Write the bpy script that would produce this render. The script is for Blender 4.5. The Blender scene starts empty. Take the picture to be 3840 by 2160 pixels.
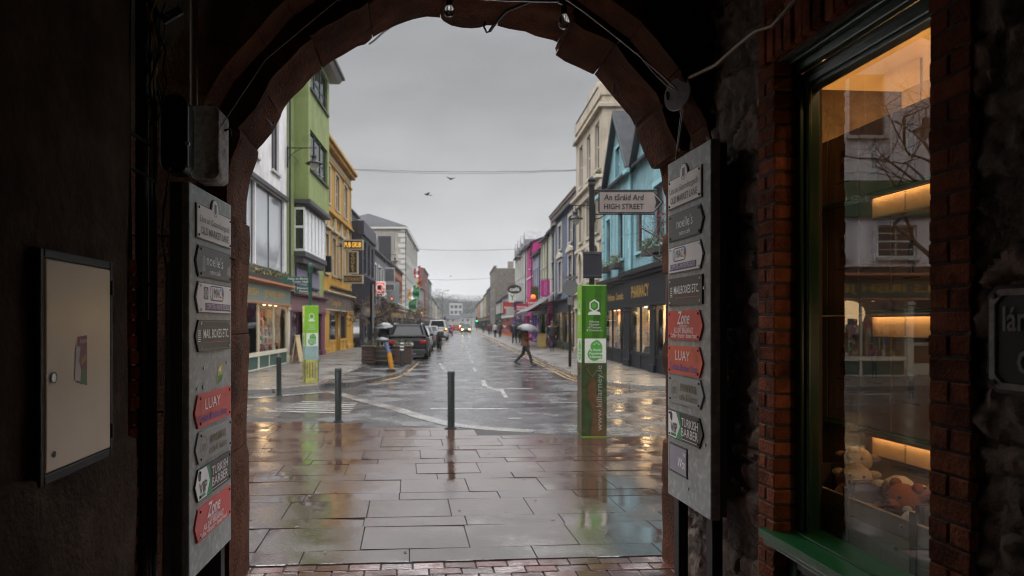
import bpy, bmesh, math, random
from mathutils import Vector, Matrix, noise
R = random.Random(7)
scene = bpy.context.scene
COL = scene.collection
PI = math.pi
TH = math.radians(4.3)                     # the archway lane is turned a little against the street
TC, TS = math.cos(TH), math.sin(TH)
CAMH = 1.7
def lane(u, v, z=0.0):                     # lane coordinates (across, along, up) -> world
    return Vector((u*TC - v*TS, u*TS + v*TC, z))

# ---------------------------------------------------------------- materials
def _nodes(name):
    m = bpy.data.materials.new(name); m.use_nodes = True
    nt = m.node_tree
    return m, nt, nt.nodes['Principled BSDF']
MATS = {}
def pmat(name, col, rough=.6, var=.12, scale=3.0, bump=0.0, bscale=50.0, tint=0.0, spec=.5, metal=0.0,
         rvar=0.0, streak=0.0, coat=0.0, stain=None, stain_amt=0.0, stain_scale=1.5):
    if name in MATS: return MATS[name]
    m, nt, b = _nodes(name); N, L = nt.nodes, nt.links
    tc = N.new('ShaderNodeTexCoord')
    def noi(sc, det=6, mapping=None):
        n = N.new('ShaderNodeTexNoise'); n.inputs['Scale'].default_value = sc; n.inputs['Detail'].default_value = det
        n.inputs['Roughness'].default_value = .6
        if mapping:
            mp = N.new('ShaderNodeMapping'); mp.inputs['Scale'].default_value = mapping
            L.new(tc.outputs['Object'], mp.inputs['Vector']); L.new(mp.outputs['Vector'], n.inputs['Vector'])
        else: L.new(tc.outputs['Object'], n.inputs['Vector'])
        return n
    def ramp(src, a, b_):
        r = N.new('ShaderNodeMapRange'); r.inputs['From Min'].default_value = .3; r.inputs['From Max'].default_value = .7
        r.inputs['To Min'].default_value = a; r.inputs['To Max'].default_value = b_
        L.new(src, r.inputs['Value']); return r.outputs['Result']
    n1 = noi(scale)
    cur = ramp(n1.outputs['Fac'], 1-var, 1+var)
    def mul(a, b_):
        x = N.new('ShaderNodeMath'); x.operation = 'MULTIPLY'
        L.new(a, x.inputs[0])
        if isinstance(b_, float): x.inputs[1].default_value = b_
        else: L.new(b_, x.inputs[1])
        return x.outputs[0]
    if streak:
        n2 = noi(1.0, 5, (3.0, 3.0, .25)); cur = mul(cur, ramp(n2.outputs['Fac'], 1-streak, 1+streak*.3))
    if tint:
        at = N.new('ShaderNodeAttribute'); at.attribute_name = 'tint'
        r = N.new('ShaderNodeMapRange'); r.inputs['To Min'].default_value = 1-tint; r.inputs['To Max'].default_value = 1+tint
        L.new(at.outputs['Fac'], r.inputs['Value']); cur = mul(cur, r.outputs['Result'])
    vm = N.new('ShaderNodeVectorMath'); vm.operation = 'SCALE'
    vm.inputs[0].default_value = col[:3]
    if stain:
        n4 = noi(stain_scale, 8)
        mr = N.new('ShaderNodeMapRange'); mr.inputs['From Min'].default_value = .5; mr.inputs['From Max'].default_value = .62
        mr.inputs['To Max'].default_value = stain_amt
        L.new(n4.outputs['Fac'], mr.inputs['Value'])
        mx = N.new('ShaderNodeMix'); mx.data_type = 'RGBA'
        mx.inputs['A'].default_value = (*col[:3], 1); mx.inputs['B'].default_value = (*stain, 1)
        L.new(mr.outputs['Result'], mx.inputs['Factor']); L.new(mx.outputs['Result'], vm.inputs[0])
    L.new(cur, vm.inputs['Scale']); L.new(vm.outputs[0], b.inputs['Base Color'])
    b.inputs['Roughness'].default_value = rough; b.inputs['Metallic'].default_value = metal
    b.inputs['Specular IOR Level'].default_value = spec
    if coat: b.inputs['Coat Weight'].default_value = coat; b.inputs['Coat Roughness'].default_value = .1
    if rvar:
        n5 = noi(scale*2.3)
        L.new(ramp(n5.outputs['Fac'], max(.02, rough-rvar), min(1, rough+rvar)), b.inputs['Roughness'])
    if bump:
        n3 = noi(bscale, 5); bp = N.new('ShaderNodeBump'); bp.inputs['Strength'].default_value = bump
        bp.inputs['Distance'].default_value = .02
        L.new(n3.outputs['Fac'], bp.inputs['Height']); L.new(bp.outputs['Normal'], b.inputs['Normal'])
    MATS[name] = m
    return m
def paint(name, col, rough=.5, spec=.5): return pmat(name, col, rough, .07, 6, .05, 80, spec=spec)
def render_wall(name, col): return pmat(name, col, .75, .08, 1.2, .15, 60, streak=.3, stain=(col[0]*.5, col[1]*.5, col[2]*.46), stain_amt=.4, stain_scale=.8)
def emit(name, col, strength):
    if name in MATS: return MATS[name]
    m, nt, b = _nodes(name)
    b.inputs['Base Color'].default_value = (*[min(.8, c)*.25 for c in col], 1)
    b.inputs['Emission Color'].default_value = (*col, 1); b.inputs['Emission Strength'].default_value = strength
    MATS[name] = m; return m
def pane_mat(name, ior=1.6, tintc=(.9, .93, .92), rough=.0):
    m = bpy.data.materials.new(name); m.use_nodes = True; nt = m.node_tree; N, L = nt.nodes, nt.links
    N.remove(N['Principled BSDF'])
    tr = N.new('ShaderNodeBsdfTransparent'); tr.inputs['Color'].default_value = (*tintc, 1)
    gl = N.new('ShaderNodeBsdfGlossy'); gl.inputs['Roughness'].default_value = rough
    ge = N.new('ShaderNodeNewGeometry'); dt = N.new('ShaderNodeVectorMath'); dt.operation = 'DOT_PRODUCT'
    L.new(ge.outputs['Incoming'], dt.inputs[0]); L.new(ge.outputs['Normal'], dt.inputs[1])
    def mth(op, a_, b_=None):
        x = N.new('ShaderNodeMath'); x.operation = op
        for i_, q_ in enumerate((a_, b_)):
            if q_ is None: continue
            if isinstance(q_, float): x.inputs[i_].default_value = q_
            else: L.new(q_, x.inputs[i_])
        return x.outputs[0]
    f0 = 2*((ior-1)/(ior+1))**2
    p5 = mth('POWER', mth('SUBTRACT', 1.0, mth('ABSOLUTE', dt.outputs['Value'])), 5.0)
    fr = mth('ADD', mth('MULTIPLY', p5, 1.0-f0), f0)      # Schlick reflection of both faces of a sheet of glass
    mx = N.new('ShaderNodeMixShader')
    L.new(fr, mx.inputs[0]); L.new(tr.outputs[0], mx.inputs[1]); L.new(gl.outputs[0], mx.inputs[2])
    L.new(mx.outputs[0], N['Material Output'].inputs['Surface'])
    MATS[name] = m; return m
def dark_pane(name, col=(.012, .014, .016), rough=.03):   # a window whose unlit room shows nothing
    if name in MATS: return MATS[name]
    m, nt, b = _nodes(name)
    b.inputs['Base Color'].default_value = (*col, 1); b.inputs['Roughness'].default_value = rough
    b.inputs['Specular IOR Level'].default_value = .9; b.inputs['IOR'].default_value = 1.6
    N, L = nt.nodes, nt.links
    tc = N.new('ShaderNodeTexCoord'); n = N.new('ShaderNodeTexNoise'); n.inputs['Scale'].default_value = .9
    bp = N.new('ShaderNodeBump'); bp.inputs['Strength'].default_value = .06; bp.inputs['Distance'].default_value = .1
    L.new(tc.outputs['Object'], n.inputs['Vector']); L.new(n.outputs['Fac'], bp.inputs['Height']); L.new(bp.outputs['Normal'], b.inputs['Normal'])
    MATS[name] = m; return m

# ---------------------------------------------------------------- mesh builder
class MB:
    def __init__(s, M=None):
        s.v, s.f, s.mi, s.t = [], [], [], []
        s.M = M or Matrix.Identity(4); s.tint = .5
    def add(s, vs, fs, m=0):
        b = len(s.v); s.v += [s.M @ Vector(p) for p in vs]
        for f in fs: s.f.append([b+i for i in f]); s.mi.append(m); s.t.append(s.tint)
        return s
    def box(s, x0, x1, y0, y1, z0, z1, m=0):
        return s.add([(x0,y0,z0),(x1,y0,z0),(x1,y1,z0),(x0,y1,z0),(x0,y0,z1),(x1,y0,z1),(x1,y1,z1),(x0,y1,z1)],
              [(0,3,2,1),(4,5,6,7),(0,1,5,4),(1,2,6,5),(2,3,7,6),(3,0,4,7)], m)
    def quad(s, a, b, c, d, m=0): return s.add([a,b,c,d], [(0,1,2,3)], m)
    def poly(s, pts, m=0): return s.add(pts, [tuple(range(len(pts)))], m)
    def prism(s, pts, a, b, plane='xy', m=0):
        def P(p, h):
            return (p[0],p[1],h) if plane == 'xy' else (p[0],h,p[1]) if plane == 'xz' else (h,p[0],p[1])
        n = len(pts)
        return s.add([P(p,a) for p in pts]+[P(p,b) for p in pts],
              [tuple(range(n))[::-1], tuple(range(n,2*n))]+[(i,(i+1)%n,n+(i+1)%n,n+i) for i in range(n)], m)
    def tube(s, pts, r, n=8, m=0, cap=True):
        pts = [Vector(p) for p in pts]; k = len(pts)
        rs = r if isinstance(r, (list, tuple)) else [r]*k
        vs, fs = [], []; up = None
        for i, p in enumerate(pts):
            t = (pts[min(i+1,k-1)] - pts[max(i-1,0)])
            t = t.normalized() if t.length > 1e-9 else Vector((0,0,1))
            if up is None: up = Vector((0,0,1)) if abs(t.z) < .9 else Vector((1,0,0))
            a = t.cross(up)
            a = a.normalized() if a.length > 1e-6 else t.orthogonal().normalized()
            b = a.cross(t).normalized(); up = b
            for j in range(n):
                q = 2*PI*j/n; vs.append(p + a*math.cos(q)*rs[i] + b*math.sin(q)*rs[i])
        for i in range(k-1):
            for j in range(n): fs.append((i*n+j, i*n+(j+1)%n, (i+1)*n+(j+1)%n, (i+1)*n+j))
        if cap: fs += [tuple(range(n))[::-1], tuple(range((k-1)*n, k*n))]
        return s.add(vs, fs, m)
    def cyl(s, c, r, z0, z1, n=16, m=0, r2=None): return s.tube([(c[0],c[1],z0),(c[0],c[1],z1)], [r, r if r2 is None else r2], n, m)
    def lathe(s, prof, n=16, m=0, c=(0,0,0), axis='z'):
        def P(r, h, q):
            a, b = r*math.cos(q), r*math.sin(q)
            p = (a,b,h) if axis == 'z' else (a,h,b) if axis == 'y' else (h,a,b)
            return (p[0]+c[0], p[1]+c[1], p[2]+c[2])
        k = len(prof); vs = [P(r,h,2*PI*j/n) for r, h in prof for j in range(n)]
        fs = [(i*n+j, i*n+(j+1)%n, (i+1)*n+(j+1)%n, (i+1)*n+j) for i in range(k-1) for j in range(n)]
        if prof[0][0] > 1e-4: fs.append(tuple(range(n))[::-1])
        if prof[-1][0] > 1e-4: fs.append(tuple(range((k-1)*n, k*n)))
        return s.add(vs, fs, m)
    def ball(s, c, r, n=12, m=0, sc=(1,1,1)):
        k = max(4, n//2); vs = [(c[0]+r*sc[0]*math.sin(PI*i/k)*math.cos(2*PI*j/n), c[1]+r*sc[1]*math.sin(PI*i/k)*math.sin(2*PI*j/n), c[2]+r*sc[2]*math.cos(PI*i/k)) for i in range(k+1) for j in range(n)]
        return s.add(vs, [(i*n+j, (i+1)*n+j, (i+1)*n+(j+1)%n, i*n+(j+1)%n) for i in range(k) for j in range(n)], m)
    def loft(s, rings, m=0, cap=True):
        n = len(rings[0]); k = len(rings); vs = [p for r in rings for p in r]
        fs = [(i*n+j, i*n+(j+1)%n, (i+1)*n+(j+1)%n, (i+1)*n+j) for i in range(k-1) for j in range(n)]
        if cap: fs += [tuple(range(n))[::-1], tuple(range((k-1)*n, k*n))]
        return s.add(vs, fs, m)
    def leaf(s, c, size, m=0):
        a = Vector((R.gauss(0,1), R.gauss(0,1), R.gauss(0,1))).normalized(); b = a.orthogonal().normalized()
        c = Vector(c); l = size*R.uniform(.6, 1.3); w = l*.45; s.tint = R.random()
        d = a.cross(b)*l*.12
        s.add([c-a*l*.5, c+b*w*.5+d, c+a*l*.5, c-b*w*.5+d], [(0,1,2,3)], m); s.tint = .5
    def text(s, txt, size, origin, right=(1,0,0), up=(0,1,0), m=0, w=None, align='C', bold=0.0, shear=0.0, depth=.002, res=2):
        cu = bpy.data.curves.new('t', 'FONT'); cu.body = txt; cu.size = 1.0; cu.extrude = 0; cu.offset = bold
        cu.shear = shear; cu.resolution_u = res
        ob = bpy.data.objects.new('t', cu); me = bpy.data.meshes.new_from_object(ob)
        vs = [Vector(v.co) for v in me.vertices]
        if vs:
            x0 = min(v.x for v in vs); x1 = max(v.x for v in vs)
            sx = size if w is None else w/(x1-x0)
            off = {'C': -(x0+x1)/2, 'L': -x0, 'R': -x1}[align]
            o, r, u = Vector(origin), Vector(right), Vector(up); n = r.cross(u)*depth
            s.add([o + r*((v.x+off)*sx) + u*(v.y*size) + n for v in vs], [tuple(p.vertices) for p in me.polygons], m)
        bpy.data.objects.remove(ob); bpy.data.curves.remove(cu); bpy.data.meshes.remove(me)
        return s
    def build(s, name, mats, parent=None, bevel=0.0, seg=1, smooth=False, merge=False, loc=None, label=None, normals=True, wn=False):
        me = bpy.data.meshes.new(name); me.from_pydata([tuple(v) for v in s.v], [], s.f)
        if not isinstance(mats, (list, tuple)): mats = [mats]
        for x in mats: me.materials.append(x)
        me.polygons.foreach_set('material_index', s.mi)
        at = me.attributes.new('tint', 'FLOAT', 'FACE'); at.data.foreach_set('value', s.t)
        if normals or bevel or merge:
            bm = bmesh.new(); bm.from_mesh(me)
            if merge: bmesh.ops.remove_doubles(bm, verts=bm.verts, dist=1e-5)
            if normals: bmesh.ops.recalc_face_normals(bm, faces=bm.faces)
            if bevel:
                es = [e for e in bm.edges if len(e.link_faces) == 2 and e.calc_face_angle(0) > .5]
                bmesh.ops.bevel(bm, geom=es, offset=bevel, segments=seg, profile=.6, affect='EDGES', clamp_overlap=True)
            bm.to_mesh(me); bm.free()
        if smooth:
            for p in me.polygons: p.use_smooth = True
            if hasattr(me, 'set_sharp_from_angle'): me.set_sharp_from_angle(angle=math.radians(40))
        o = bpy.data.objects.new(name, me); COL.objects.link(o)
        if parent is not None: o.parent = parent
        if loc is not None: o.location = loc
        if label: o['label'] = label
        return o
def tag(o, label, cat=None, group=None, kind=None):
    if label: o['label'] = label
    if cat: o['category'] = cat
    if group: o['group'] = group
    if kind: o['kind'] = kind
    return o
def thing(name, label, cat, loc=(0,0,0), rot=0.0, group=None):
    o = bpy.data.objects.new(name, None); COL.objects.link(o); o.empty_display_size = .2
    o.location = loc; o.rotation_euler = (0,0,rot)
    return tag(o, label, cat, group)
def lthing(name, label, cat, u, v, z=0, group=None, rot=0.0): return thing(name, label, cat, lane(u,v,z), TH+rot, group)
def struct(o): o['kind'] = 'structure'; return o
def copy_tree(o, parent=None):
    c = o.copy(); COL.objects.link(c)
    if parent is not None: c.parent = parent
    for ch in list(o.children): copy_tree(ch, c)
    return c
def frame(o, r, u):                        # local x=right, y=up, z=out of a sign face
    r, u = Vector(r).normalized(), Vector(u).normalized(); n = r.cross(u)
    return Matrix(((r.x,u.x,n.x,o[0]),(r.y,u.y,n.y,o[1]),(r.z,u.z,n.z,o[2]),(0,0,0,1)))
def arrow_poly(w, h, tip, t=.05):          # sign plate outline, pointed on one side
    if tip == 'L': return [(t,0),(w,0),(w,h),(t,h),(0,h/2)]
    if tip == 'R': return [(0,0),(w-t,0),(w,h/2),(w-t,h),(0,h)]
    return [(0,0),(w,0),(w,h),(0,h)]
def disc(mb, cx, cy, r, z, m=0, n=20, sy=1.0): mb.poly([(cx+r*math.cos(2*PI*i/n), cy+r*sy*math.sin(2*PI*i/n), z) for i in range(n)], m)
def ring(mb, cx, cy, r, w, z, m=0, n=20, sy=1.0):
    for i in range(n):
        a, b = 2*PI*i/n, 2*PI*(i+1)/n
        mb.quad(*[(cx+q*math.cos(g), cy+q*sy*math.sin(g), z) for q, g in ((r,a),(r,b),(r-w,b),(r-w,a))], m)
def rect(mb, x0, x1, y0, y1, z, m=0): mb.quad((x0,y0,z),(x1,y0,z),(x1,y1,z),(x0,y1,z), m)
def rrect(mb, x0, x1, y0, y1, r, z, m=0):
    p = []
    for cx, cy, a0 in ((x1-r,y1-r,0),(x0+r,y1-r,PI/2),(x0+r,y0+r,PI),(x1-r,y0+r,1.5*PI)):
        p += [(cx+r*math.cos(a0+PI/2*i/5), cy+r*math.sin(a0+PI/2*i/5), z) for i in range(6)]
    mb.poly(p, m)

# ---------------------------------------------------------------- world, camera
w = bpy.data.worlds.new("World"); scene.world = w; w.use_nodes = True
nt = w.node_tree; N, L = nt.nodes, nt.links; bg = N['Background']
sky = N.new('ShaderNodeTexSky'); sky.sky_type = 'NISHITA'; sky.sun_disc = False
SUN_EL, SUN_ROT = math.radians(58), math.radians(200)
sky.sun_elevation = SUN_EL; sky.sun_rotation = SUN_ROT; sky.air_density = 2; sky.dust_density = 5
tc = N.new('ShaderNodeTexCoord'); sep = N.new('ShaderNodeSeparateXYZ')
L.new(tc.outputs['Generated'], sep.inputs[0])
rp = N.new('ShaderNodeValToRGB'); cr = rp.color_ramp
cr.elements[0].position = 0.0; cr.elements[0].color = (.70,.70,.70,1)
cr.elements[1].position = 1.0; cr.elements[1].color = (4.2,4.2,4.25,1)
for p, c in ((.09,.55),(.18,.43),(.28,.30),(.36,.23),(.43,.24),(.5,1.0),(.62,3.0)):
    e = cr.elements.new(p); e.color = (c, c, c*1.015, 1)
L.new(sep.outputs['Z'], rp.inputs[0])
cl = N.new('ShaderNodeTexNoise'); cl.inputs['Scale'].default_value = 4.2; cl.inputs['Detail'].default_value = 5
mpz = N.new('ShaderNodeMapping'); mpz.inputs['Scale'].default_value = (1,1,2.6)
L.new(tc.outputs['Generated'], mpz.inputs[0]); L.new(mpz.outputs[0], cl.inputs['Vector'])
cm = N.new('ShaderNodeMapRange'); cm.inputs['From Min'].default_value = .36; cm.inputs['From Max'].default_value = .64
cm.inputs['To Min'].default_value = .90; cm.inputs['To Max'].default_value = 1.10
L.new(cl.outputs['Fac'], cm.inputs['Value'])
hs = N.new('ShaderNodeHueSaturation'); hs.inputs['Saturation'].default_value = .06
L.new(sky.outputs[0], hs.inputs['Color'])
bw = N.new('ShaderNodeRGBToBW'); L.new(sky.outputs[0], bw.inputs[0])
dv = N.new('ShaderNodeVectorMath'); dv.operation = 'DIVIDE'          # cloud cover evens the clear sky's brightness out
L.new(hs.outputs[0], dv.inputs[0]); L.new(bw.outputs[0], dv.inputs[1])
m1 = N.new('ShaderNodeVectorMath'); m1.operation = 'MULTIPLY'; L.new(dv.outputs[0], m1.inputs[0]); L.new(rp.outputs[0], m1.inputs[1])
m2 = N.new('ShaderNodeVectorMath'); m2.operation = 'SCALE'; L.new(m1.outputs[0], m2.inputs[0]); L.new(cm.outputs[0], m2.inputs['Scale'])
sc10 = N.new('ShaderNodeVectorMath'); sc10.operation = 'SCALE'; sc10.inputs['Scale'].default_value = 10.0
L.new(m2.outputs[0], sc10.inputs[0]); L.new(sc10.outputs[0], bg.inputs['Color']); bg.inputs['Strength'].default_value = .1
sl = bpy.data.lights.new('sun', 'SUN'); sl.energy = 1.0; sl.angle = math.radians(60); sl.color = (1,.97,.94)
so = bpy.data.objects.new('sun', sl); COL.objects.link(so)
so.rotation_euler = (PI/2-SUN_EL, 0, PI-SUN_ROT+0.0)
cam = bpy.data.cameras.new('camera'); cam.lens = 24; cam.sensor_width = 36
cam.shift_x = 136/2576; cam.shift_y = 89.5/2576; cam.clip_start = .05; cam.clip_end = 3000
cam.dof.use_dof = True; cam.dof.focus_distance = 3.9; cam.dof.aperture_fstop = 2.8; cam.dof.aperture_blades = 0
co = bpy.data.objects.new('camera', cam); COL.objects.link(co); co.location = (0,0,CAMH); co.rotation_euler = (PI/2,0,0)
scene.camera = co
vs_ = scene.view_settings; vs_.view_transform = 'Standard'; vs_.look = 'None'; vs_.exposure = 0; vs_.gamma = 1
cy = scene.cycles
scene.render.engine = 'CYCLES'
cy.use_denoising = True; cy.max_bounces = 8; cy.diffuse_bounces = 4; cy.glossy_bounces = 4; cy.transmission_bounces = 6
cy.transparent_max_bounces = 12; cy.volume_bounces = 0; cy.sample_clamp_indirect = 4; cy.caustics_reflective = False; cy.caustics_refractive = False
cy.use_light_tree = True; cy.filter_width = 1.15
# ================================================================ THE ARCHWAY LANE
M_black = pmat('black plaster', (.058,.040,.030), .8, .5, 2.5, .7, 22, spec=.04, stain=(.09,.068,.052), stain_amt=.6, stain_scale=3, streak=.2)
M_rubble = pmat('dark rubble stone', (.115,.078,.058), .8, .45, 4, .9, 14, tint=.45)
M_brick = pmat('red brick', (.25,.085,.046), .9, .35, 9, .6, 60, tint=.35, spec=.12, stain=(.07,.03,.02), stain_amt=.6, stain_scale=6)
M_mortar = pmat('dark mortar', (.06,.045,.038), .9, .25, 12, .5, 60)
M_sand = pmat('red sandstone', (.105,.046,.028), .9, .45, 6, 1.0, 40, tint=.22, spec=.08, stain=(.045,.025,.018), stain_amt=.85, stain_scale=3)
M_boardm = pmat('grey painted steel', (.26,.275,.27), .38, .14, 5, .08, 70, streak=.22, stain=(.47,.48,.45), stain_amt=.6, stain_scale=22)
M_boarddark = pmat('dark steel edge', (.035,.032,.03), .6, .2, 6)
M_iron = pmat('black iron', (.014,.014,.014), .5, .2, 8, spec=.2)
M_tubeb = pmat('brown conduit', (.12,.08,.05), .5, .25, 10)
M_green = pmat('bottle green gloss paint', (.012,.05,.026), .32, .2, 5, .05, 60, spec=.6)
M_greensill = pmat('mid green gloss paint', (.012,.10,.035), .3, .15, 5, .05, 60, spec=.6)
M_metal = pmat('zinc', (.5,.5,.5), .35, .1, 10, metal=.9)

# ---- arch: an end wall of dark plaster with an opening of red sandstone blocks
PROF = [(-1.084,.0),(-1.086,.211),(-1.084,.418),(-1.086,.643),(-1.089,.808),(-1.104,.88),(-1.104,.985),(-1.093,1.345),(-1.086,1.485),(-1.084,1.576),(-1.09,1.632),(-1.1,1.722),(-1.103,1.772),(-1.086,2.105),(-1.081,2.187),(-1.079,2.281),(-1.084,2.371),(-1.105,2.385),(-1.103,2.545),(-1.076,2.716),(-1.049,2.782),(-1.027,2.846),(-1.023,2.882),(-1.032,2.904),(-1.001,2.935),(-.931,3.024),(-.87,3.139),(-.862,3.169),(-.843,3.206),(-.807,3.256),(-.72,3.344),(-.657,3.418),(-.586,3.481),(-.515,3.535),(-.453,3.571),(-.341,3.642),(-.291,3.656),(-.256,3.685),(-.239,3.708),(-.157,3.756),(-.058,3.804),(.047,3.844),(.146,3.866),(.241,3.862),(.258,3.839),(.314,3.808),(.388,3.795),(.461,3.793),(.517,3.801),(.569,3.819),(.639,3.818),(.72,3.798),(.843,3.782),(.918,3.753),(1.041,3.728),(1.076,3.712),(1.059,3.67),(1.067,3.647),(1.059,3.625),(1.132,3.578),(1.232,3.537),(1.331,3.492),(1.344,3.495),(1.389,3.442),(1.465,3.355),(1.541,3.268),(1.611,3.189),(1.644,3.125),(1.655,3.11),(1.648,3.086),(1.664,3.047),(1.708,2.936),(1.77,2.816),(1.828,2.821),(1.837,2.777),(1.856,2.659),(1.879,2.605),(1.879,2.363),(1.847,2.322),(1.846,2.06),(1.888,2.056),(1.876,1.74),(1.866,1.576),(1.846,1.516),(1.85,1.409),(1.874,1.323),(1.879,.876),(1.85,.847),(1.844,.681),(1.84,.583),(1.853,.534),(1.841,.486),(1.844,.358),(1.85,.174),(1.844,.03),(1.84,.0)]
JOINTS = [0, 5, 10, 13, 17, 23, 26, 32, 38, 43, 50, 55, 58, 62, 67, 72, 77, 81, 86, 91, 95]
CX, CZ = .385, 2.25
def outer(p, d):                            # push an opening point out into the masonry
    u, z = p
    if z < CZ: return (u + (-d if u < CX else d), z)
    q = Vector((u-CX, z-CZ)); q = q.normalized()*(q.length+d); return (CX+q.x, CZ+q.y)
arch = lthing('stone_archway', 'dark archway of chipped red sandstone blocks that frames the street', 'archway', CX, 4.55)
AV0, AV1 = 4.3-4.55, 4.82-4.55
for k in range(len(JOINTS)-1):
    a, b = JOINTS[k], JOINTS[k+1]
    pts = [Vector((p[0]-CX, p[1])) for p in PROF[a:b+1]]
    # resample along the inner edge
    S = []
    for i in range(len(pts)-1):
        n = max(1, int((pts[i+1]-pts[i]).length/.05))
        S += [pts[i].lerp(pts[i+1], j/n) for j in range(n)]
    S.append(pts[-1])
    if len(S) > 6: S[0] = S[0].lerp(S[1], .05); S[-1] = S[-1].lerp(S[-2], .05)
    mb = MB(); mb.tint = R.random()
    nv, nr = 10, 4; rings = []
    back = R.uniform(-.02,.02)
    for p in S:
        o = Vector(outer((p.x+CX, p.y), .36)) - Vector((CX, 0))
        row = []
        def nz(x, y, z, amp): return (noise.noise(Vector((x*7+k*3.1, y*7, z*7)))+.55*noise.noise(Vector((x*19, y*19+k, z*19))))*amp
        for j in range(nr+1):               # near face, outside -> inside
            q = o.lerp(p, j/nr); row.append((q.x, AV0+back+nz(q.x,0,q.y,.018), q.y))
        for j in range(1, nv+1):            # soffit, near -> far
            t = j/nv; y = AV0+back+(AV1-AV0-back)*t
            bulge = .012*math.sin(t*PI*2+k)*(1-t) + nz(p.x, y, p.y, .022)*(1-t*.9)
            ed = .035*(max(0, .12-t)/.12)**2
            d = (o-p).normalized()
            row.append((p.x + d.x*(bulge+ed), y, p.y + d.y*(bulge+ed)))
        for j in range(1, nr+1):
            q = p.lerp(o, j/nr); row.append((q.x, AV1, q.y))
        rings.append(row)
    mb.loft(rings)
    mb.build('voussoir' if pts[0].y > 2.2 else 'jamb_block', M_sand, arch, smooth=True)
mb = MB()
bk = [outer(p, .03) for p in PROF]
for (u0,z0),(u1,z1) in zip(bk, bk[1:]): mb.quad((u0-CX,AV0+.03,z0),(u1-CX,AV0+.03,z1),(u1-CX,AV1-.04,z1),(u0-CX,AV1-.04,z0))
mb.build('joint_mortar', M_mortar, arch)
# wall around the opening
mb = MB()
OUT = [outer(p, .33) for p in PROF[::3]+[PROF[-1]]]
for i in range(len(OUT)-1):
    (u0,z0),(u1,z1) = OUT[i], OUT[i+1]
    def far(u, z):
        if z < CZ: return (-3.2 if u < CX else 4.0, z)
        q = Vector((u-CX, z-CZ)).normalized(); t = min((3.3/abs(q.x)) if abs(q.x) > .05 else 99, 4.2/max(q.y,.05)); return (CX+q.x*t, CZ+q.y*t)
    a, b = far(u0,z0), far(u1,z1)
    for yy in (AV0+.03, AV1-.04):
        mb.quad((u0-CX,yy,z0),(a[0]-CX,yy,a[1]),(b[0]-CX,yy,b[1]),(u1-CX,yy,z1))
mb.build('end_wall', M_black, arch)
# inner arch ring on the lane side
mb = MB(); RING = [(-1.30,0),(-1.30,1.2),(-1.28,2.2),(-1.25,2.7),(-1.134,2.994),(-1.039,3.162),(-.853,3.381),(-.687,3.569),(-.45,3.75),(-.1,3.95),(.4,4.02),(.85,3.9),(1.107,3.70),(1.406,3.493),(1.631,3.23),(1.8,2.9),(1.90,2.5),(1.93,2.0),(1.95,0)]
for k in range(len(RING)-1):
    p0, p1 = Vector(RING[k]), Vector(RING[k+1]); n = 5; mb.tint = R.random()
    rows = []
    for i in range(n+1):
        p = p0.lerp(p1, .006+.988*i/n); d = (Vector(outer(p, .3))-p)
        row = []
        for j in range(5): 
            q = p+d*(1-j/4); row.append((q.x-CX, 3.98-4.55+noise.noise(Vector((q.x*5,q.y*5,k)))*.02, q.y))
        for j in range(1,6):
            t = j/5; b = noise.noise(Vector((p.x*6, t*3+k, p.y*6)))*.02; row.append((p.x-CX+d.x*b*2, 3.98-4.55+t*.24, p.y+d.y*b*2))
        for j in range(1,5):
            q = p+d*(j/4); row.append((q.x-CX, 3.98-4.55+.24, q.y))
        rows.append(row)
    mb.loft(rows)
mb.build('inner_arch_ring', M_sand, arch, smooth=True)

# ---- lane ceiling
o = MB(Matrix.Rotation(TH,4,'Z')).box(-3.2,4.3,-6,4.32,4.12,4.3).build('ceiling', M_black); struct(o)
mb = MB(Matrix.Rotation(TH,4,'Z'))
for v in (-4.6,-2.4,-.2,1.4,2.9): mb.box(-1.5,2.0,v,v+.16,3.9,4.119)
tag(mb.build('ceiling_beam', M_black, bevel=.01), None, kind='structure')

o = MB(Matrix.Rotation(TH,4,'Z')).box(-1.7,-.75,-6.1,-5.9,0,4.12).box(.75,2.1,-6.1,-5.9,0,4.12).box(-.75,.75,-6.1,-5.9,2.4,4.12).build('light_block_wall', M_black); struct(o)  # unseen wall added behind the camera to cut light entering the lane
# ---- left wall
lw = lthing('plaster_wall', 'rough black plaster wall along the left side of the dark lane', 'wall', -1.4, -1)
mb = MB()
nu, nz_ = 60, 40
def wallpt(v, z): return ((.12 if v < 4.268 else 0) + (.035 if z < 1.17 else 0) + noise.noise(Vector((v*2.2, z*2.2, 1)))*.018 + noise.noise(Vector((v*9,z*9,4)))*.005, v, z)
zs = [0,.3,.6,.9,1.15,1.165,1.18,1.5,1.8,2.1,2.5,3,3.5,4.12]
vsn = sorted([-5+i*.12 for i in range(81) if abs(-5+i*.12-4.268) > .03]+[4.262,4.274])
for i in range(len(vsn)-1):
    for j in range(len(zs)-1):
        mb.quad(*[wallpt(vsn[a],zs[b]) for a,b in ((i,j),(i+1,j),(i+1,j+1),(i,j+1))])
mb.box(-.3,-.06,-5,4.6,0,4.12)
mb.build('wall_face', M_black, lw, smooth=True)
mb = MB(); mb.box(0,.045,4.3,4.42,0,4.1)
mb.build('plaster_pilaster', M_black, lw, bevel=.012)
mb = MB()
z = 0; k = 0
while z < 2.0:
    mb.tint = R.random(); mb.box(.0,.062+R.uniform(-.006,.006),4.43,4.53+R.uniform(-.015,.01),z,z+.064); z += .075; k += 1
mb.build('brick_edge', M_brick, lw, bevel=.006)
mb = MB()
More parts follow.
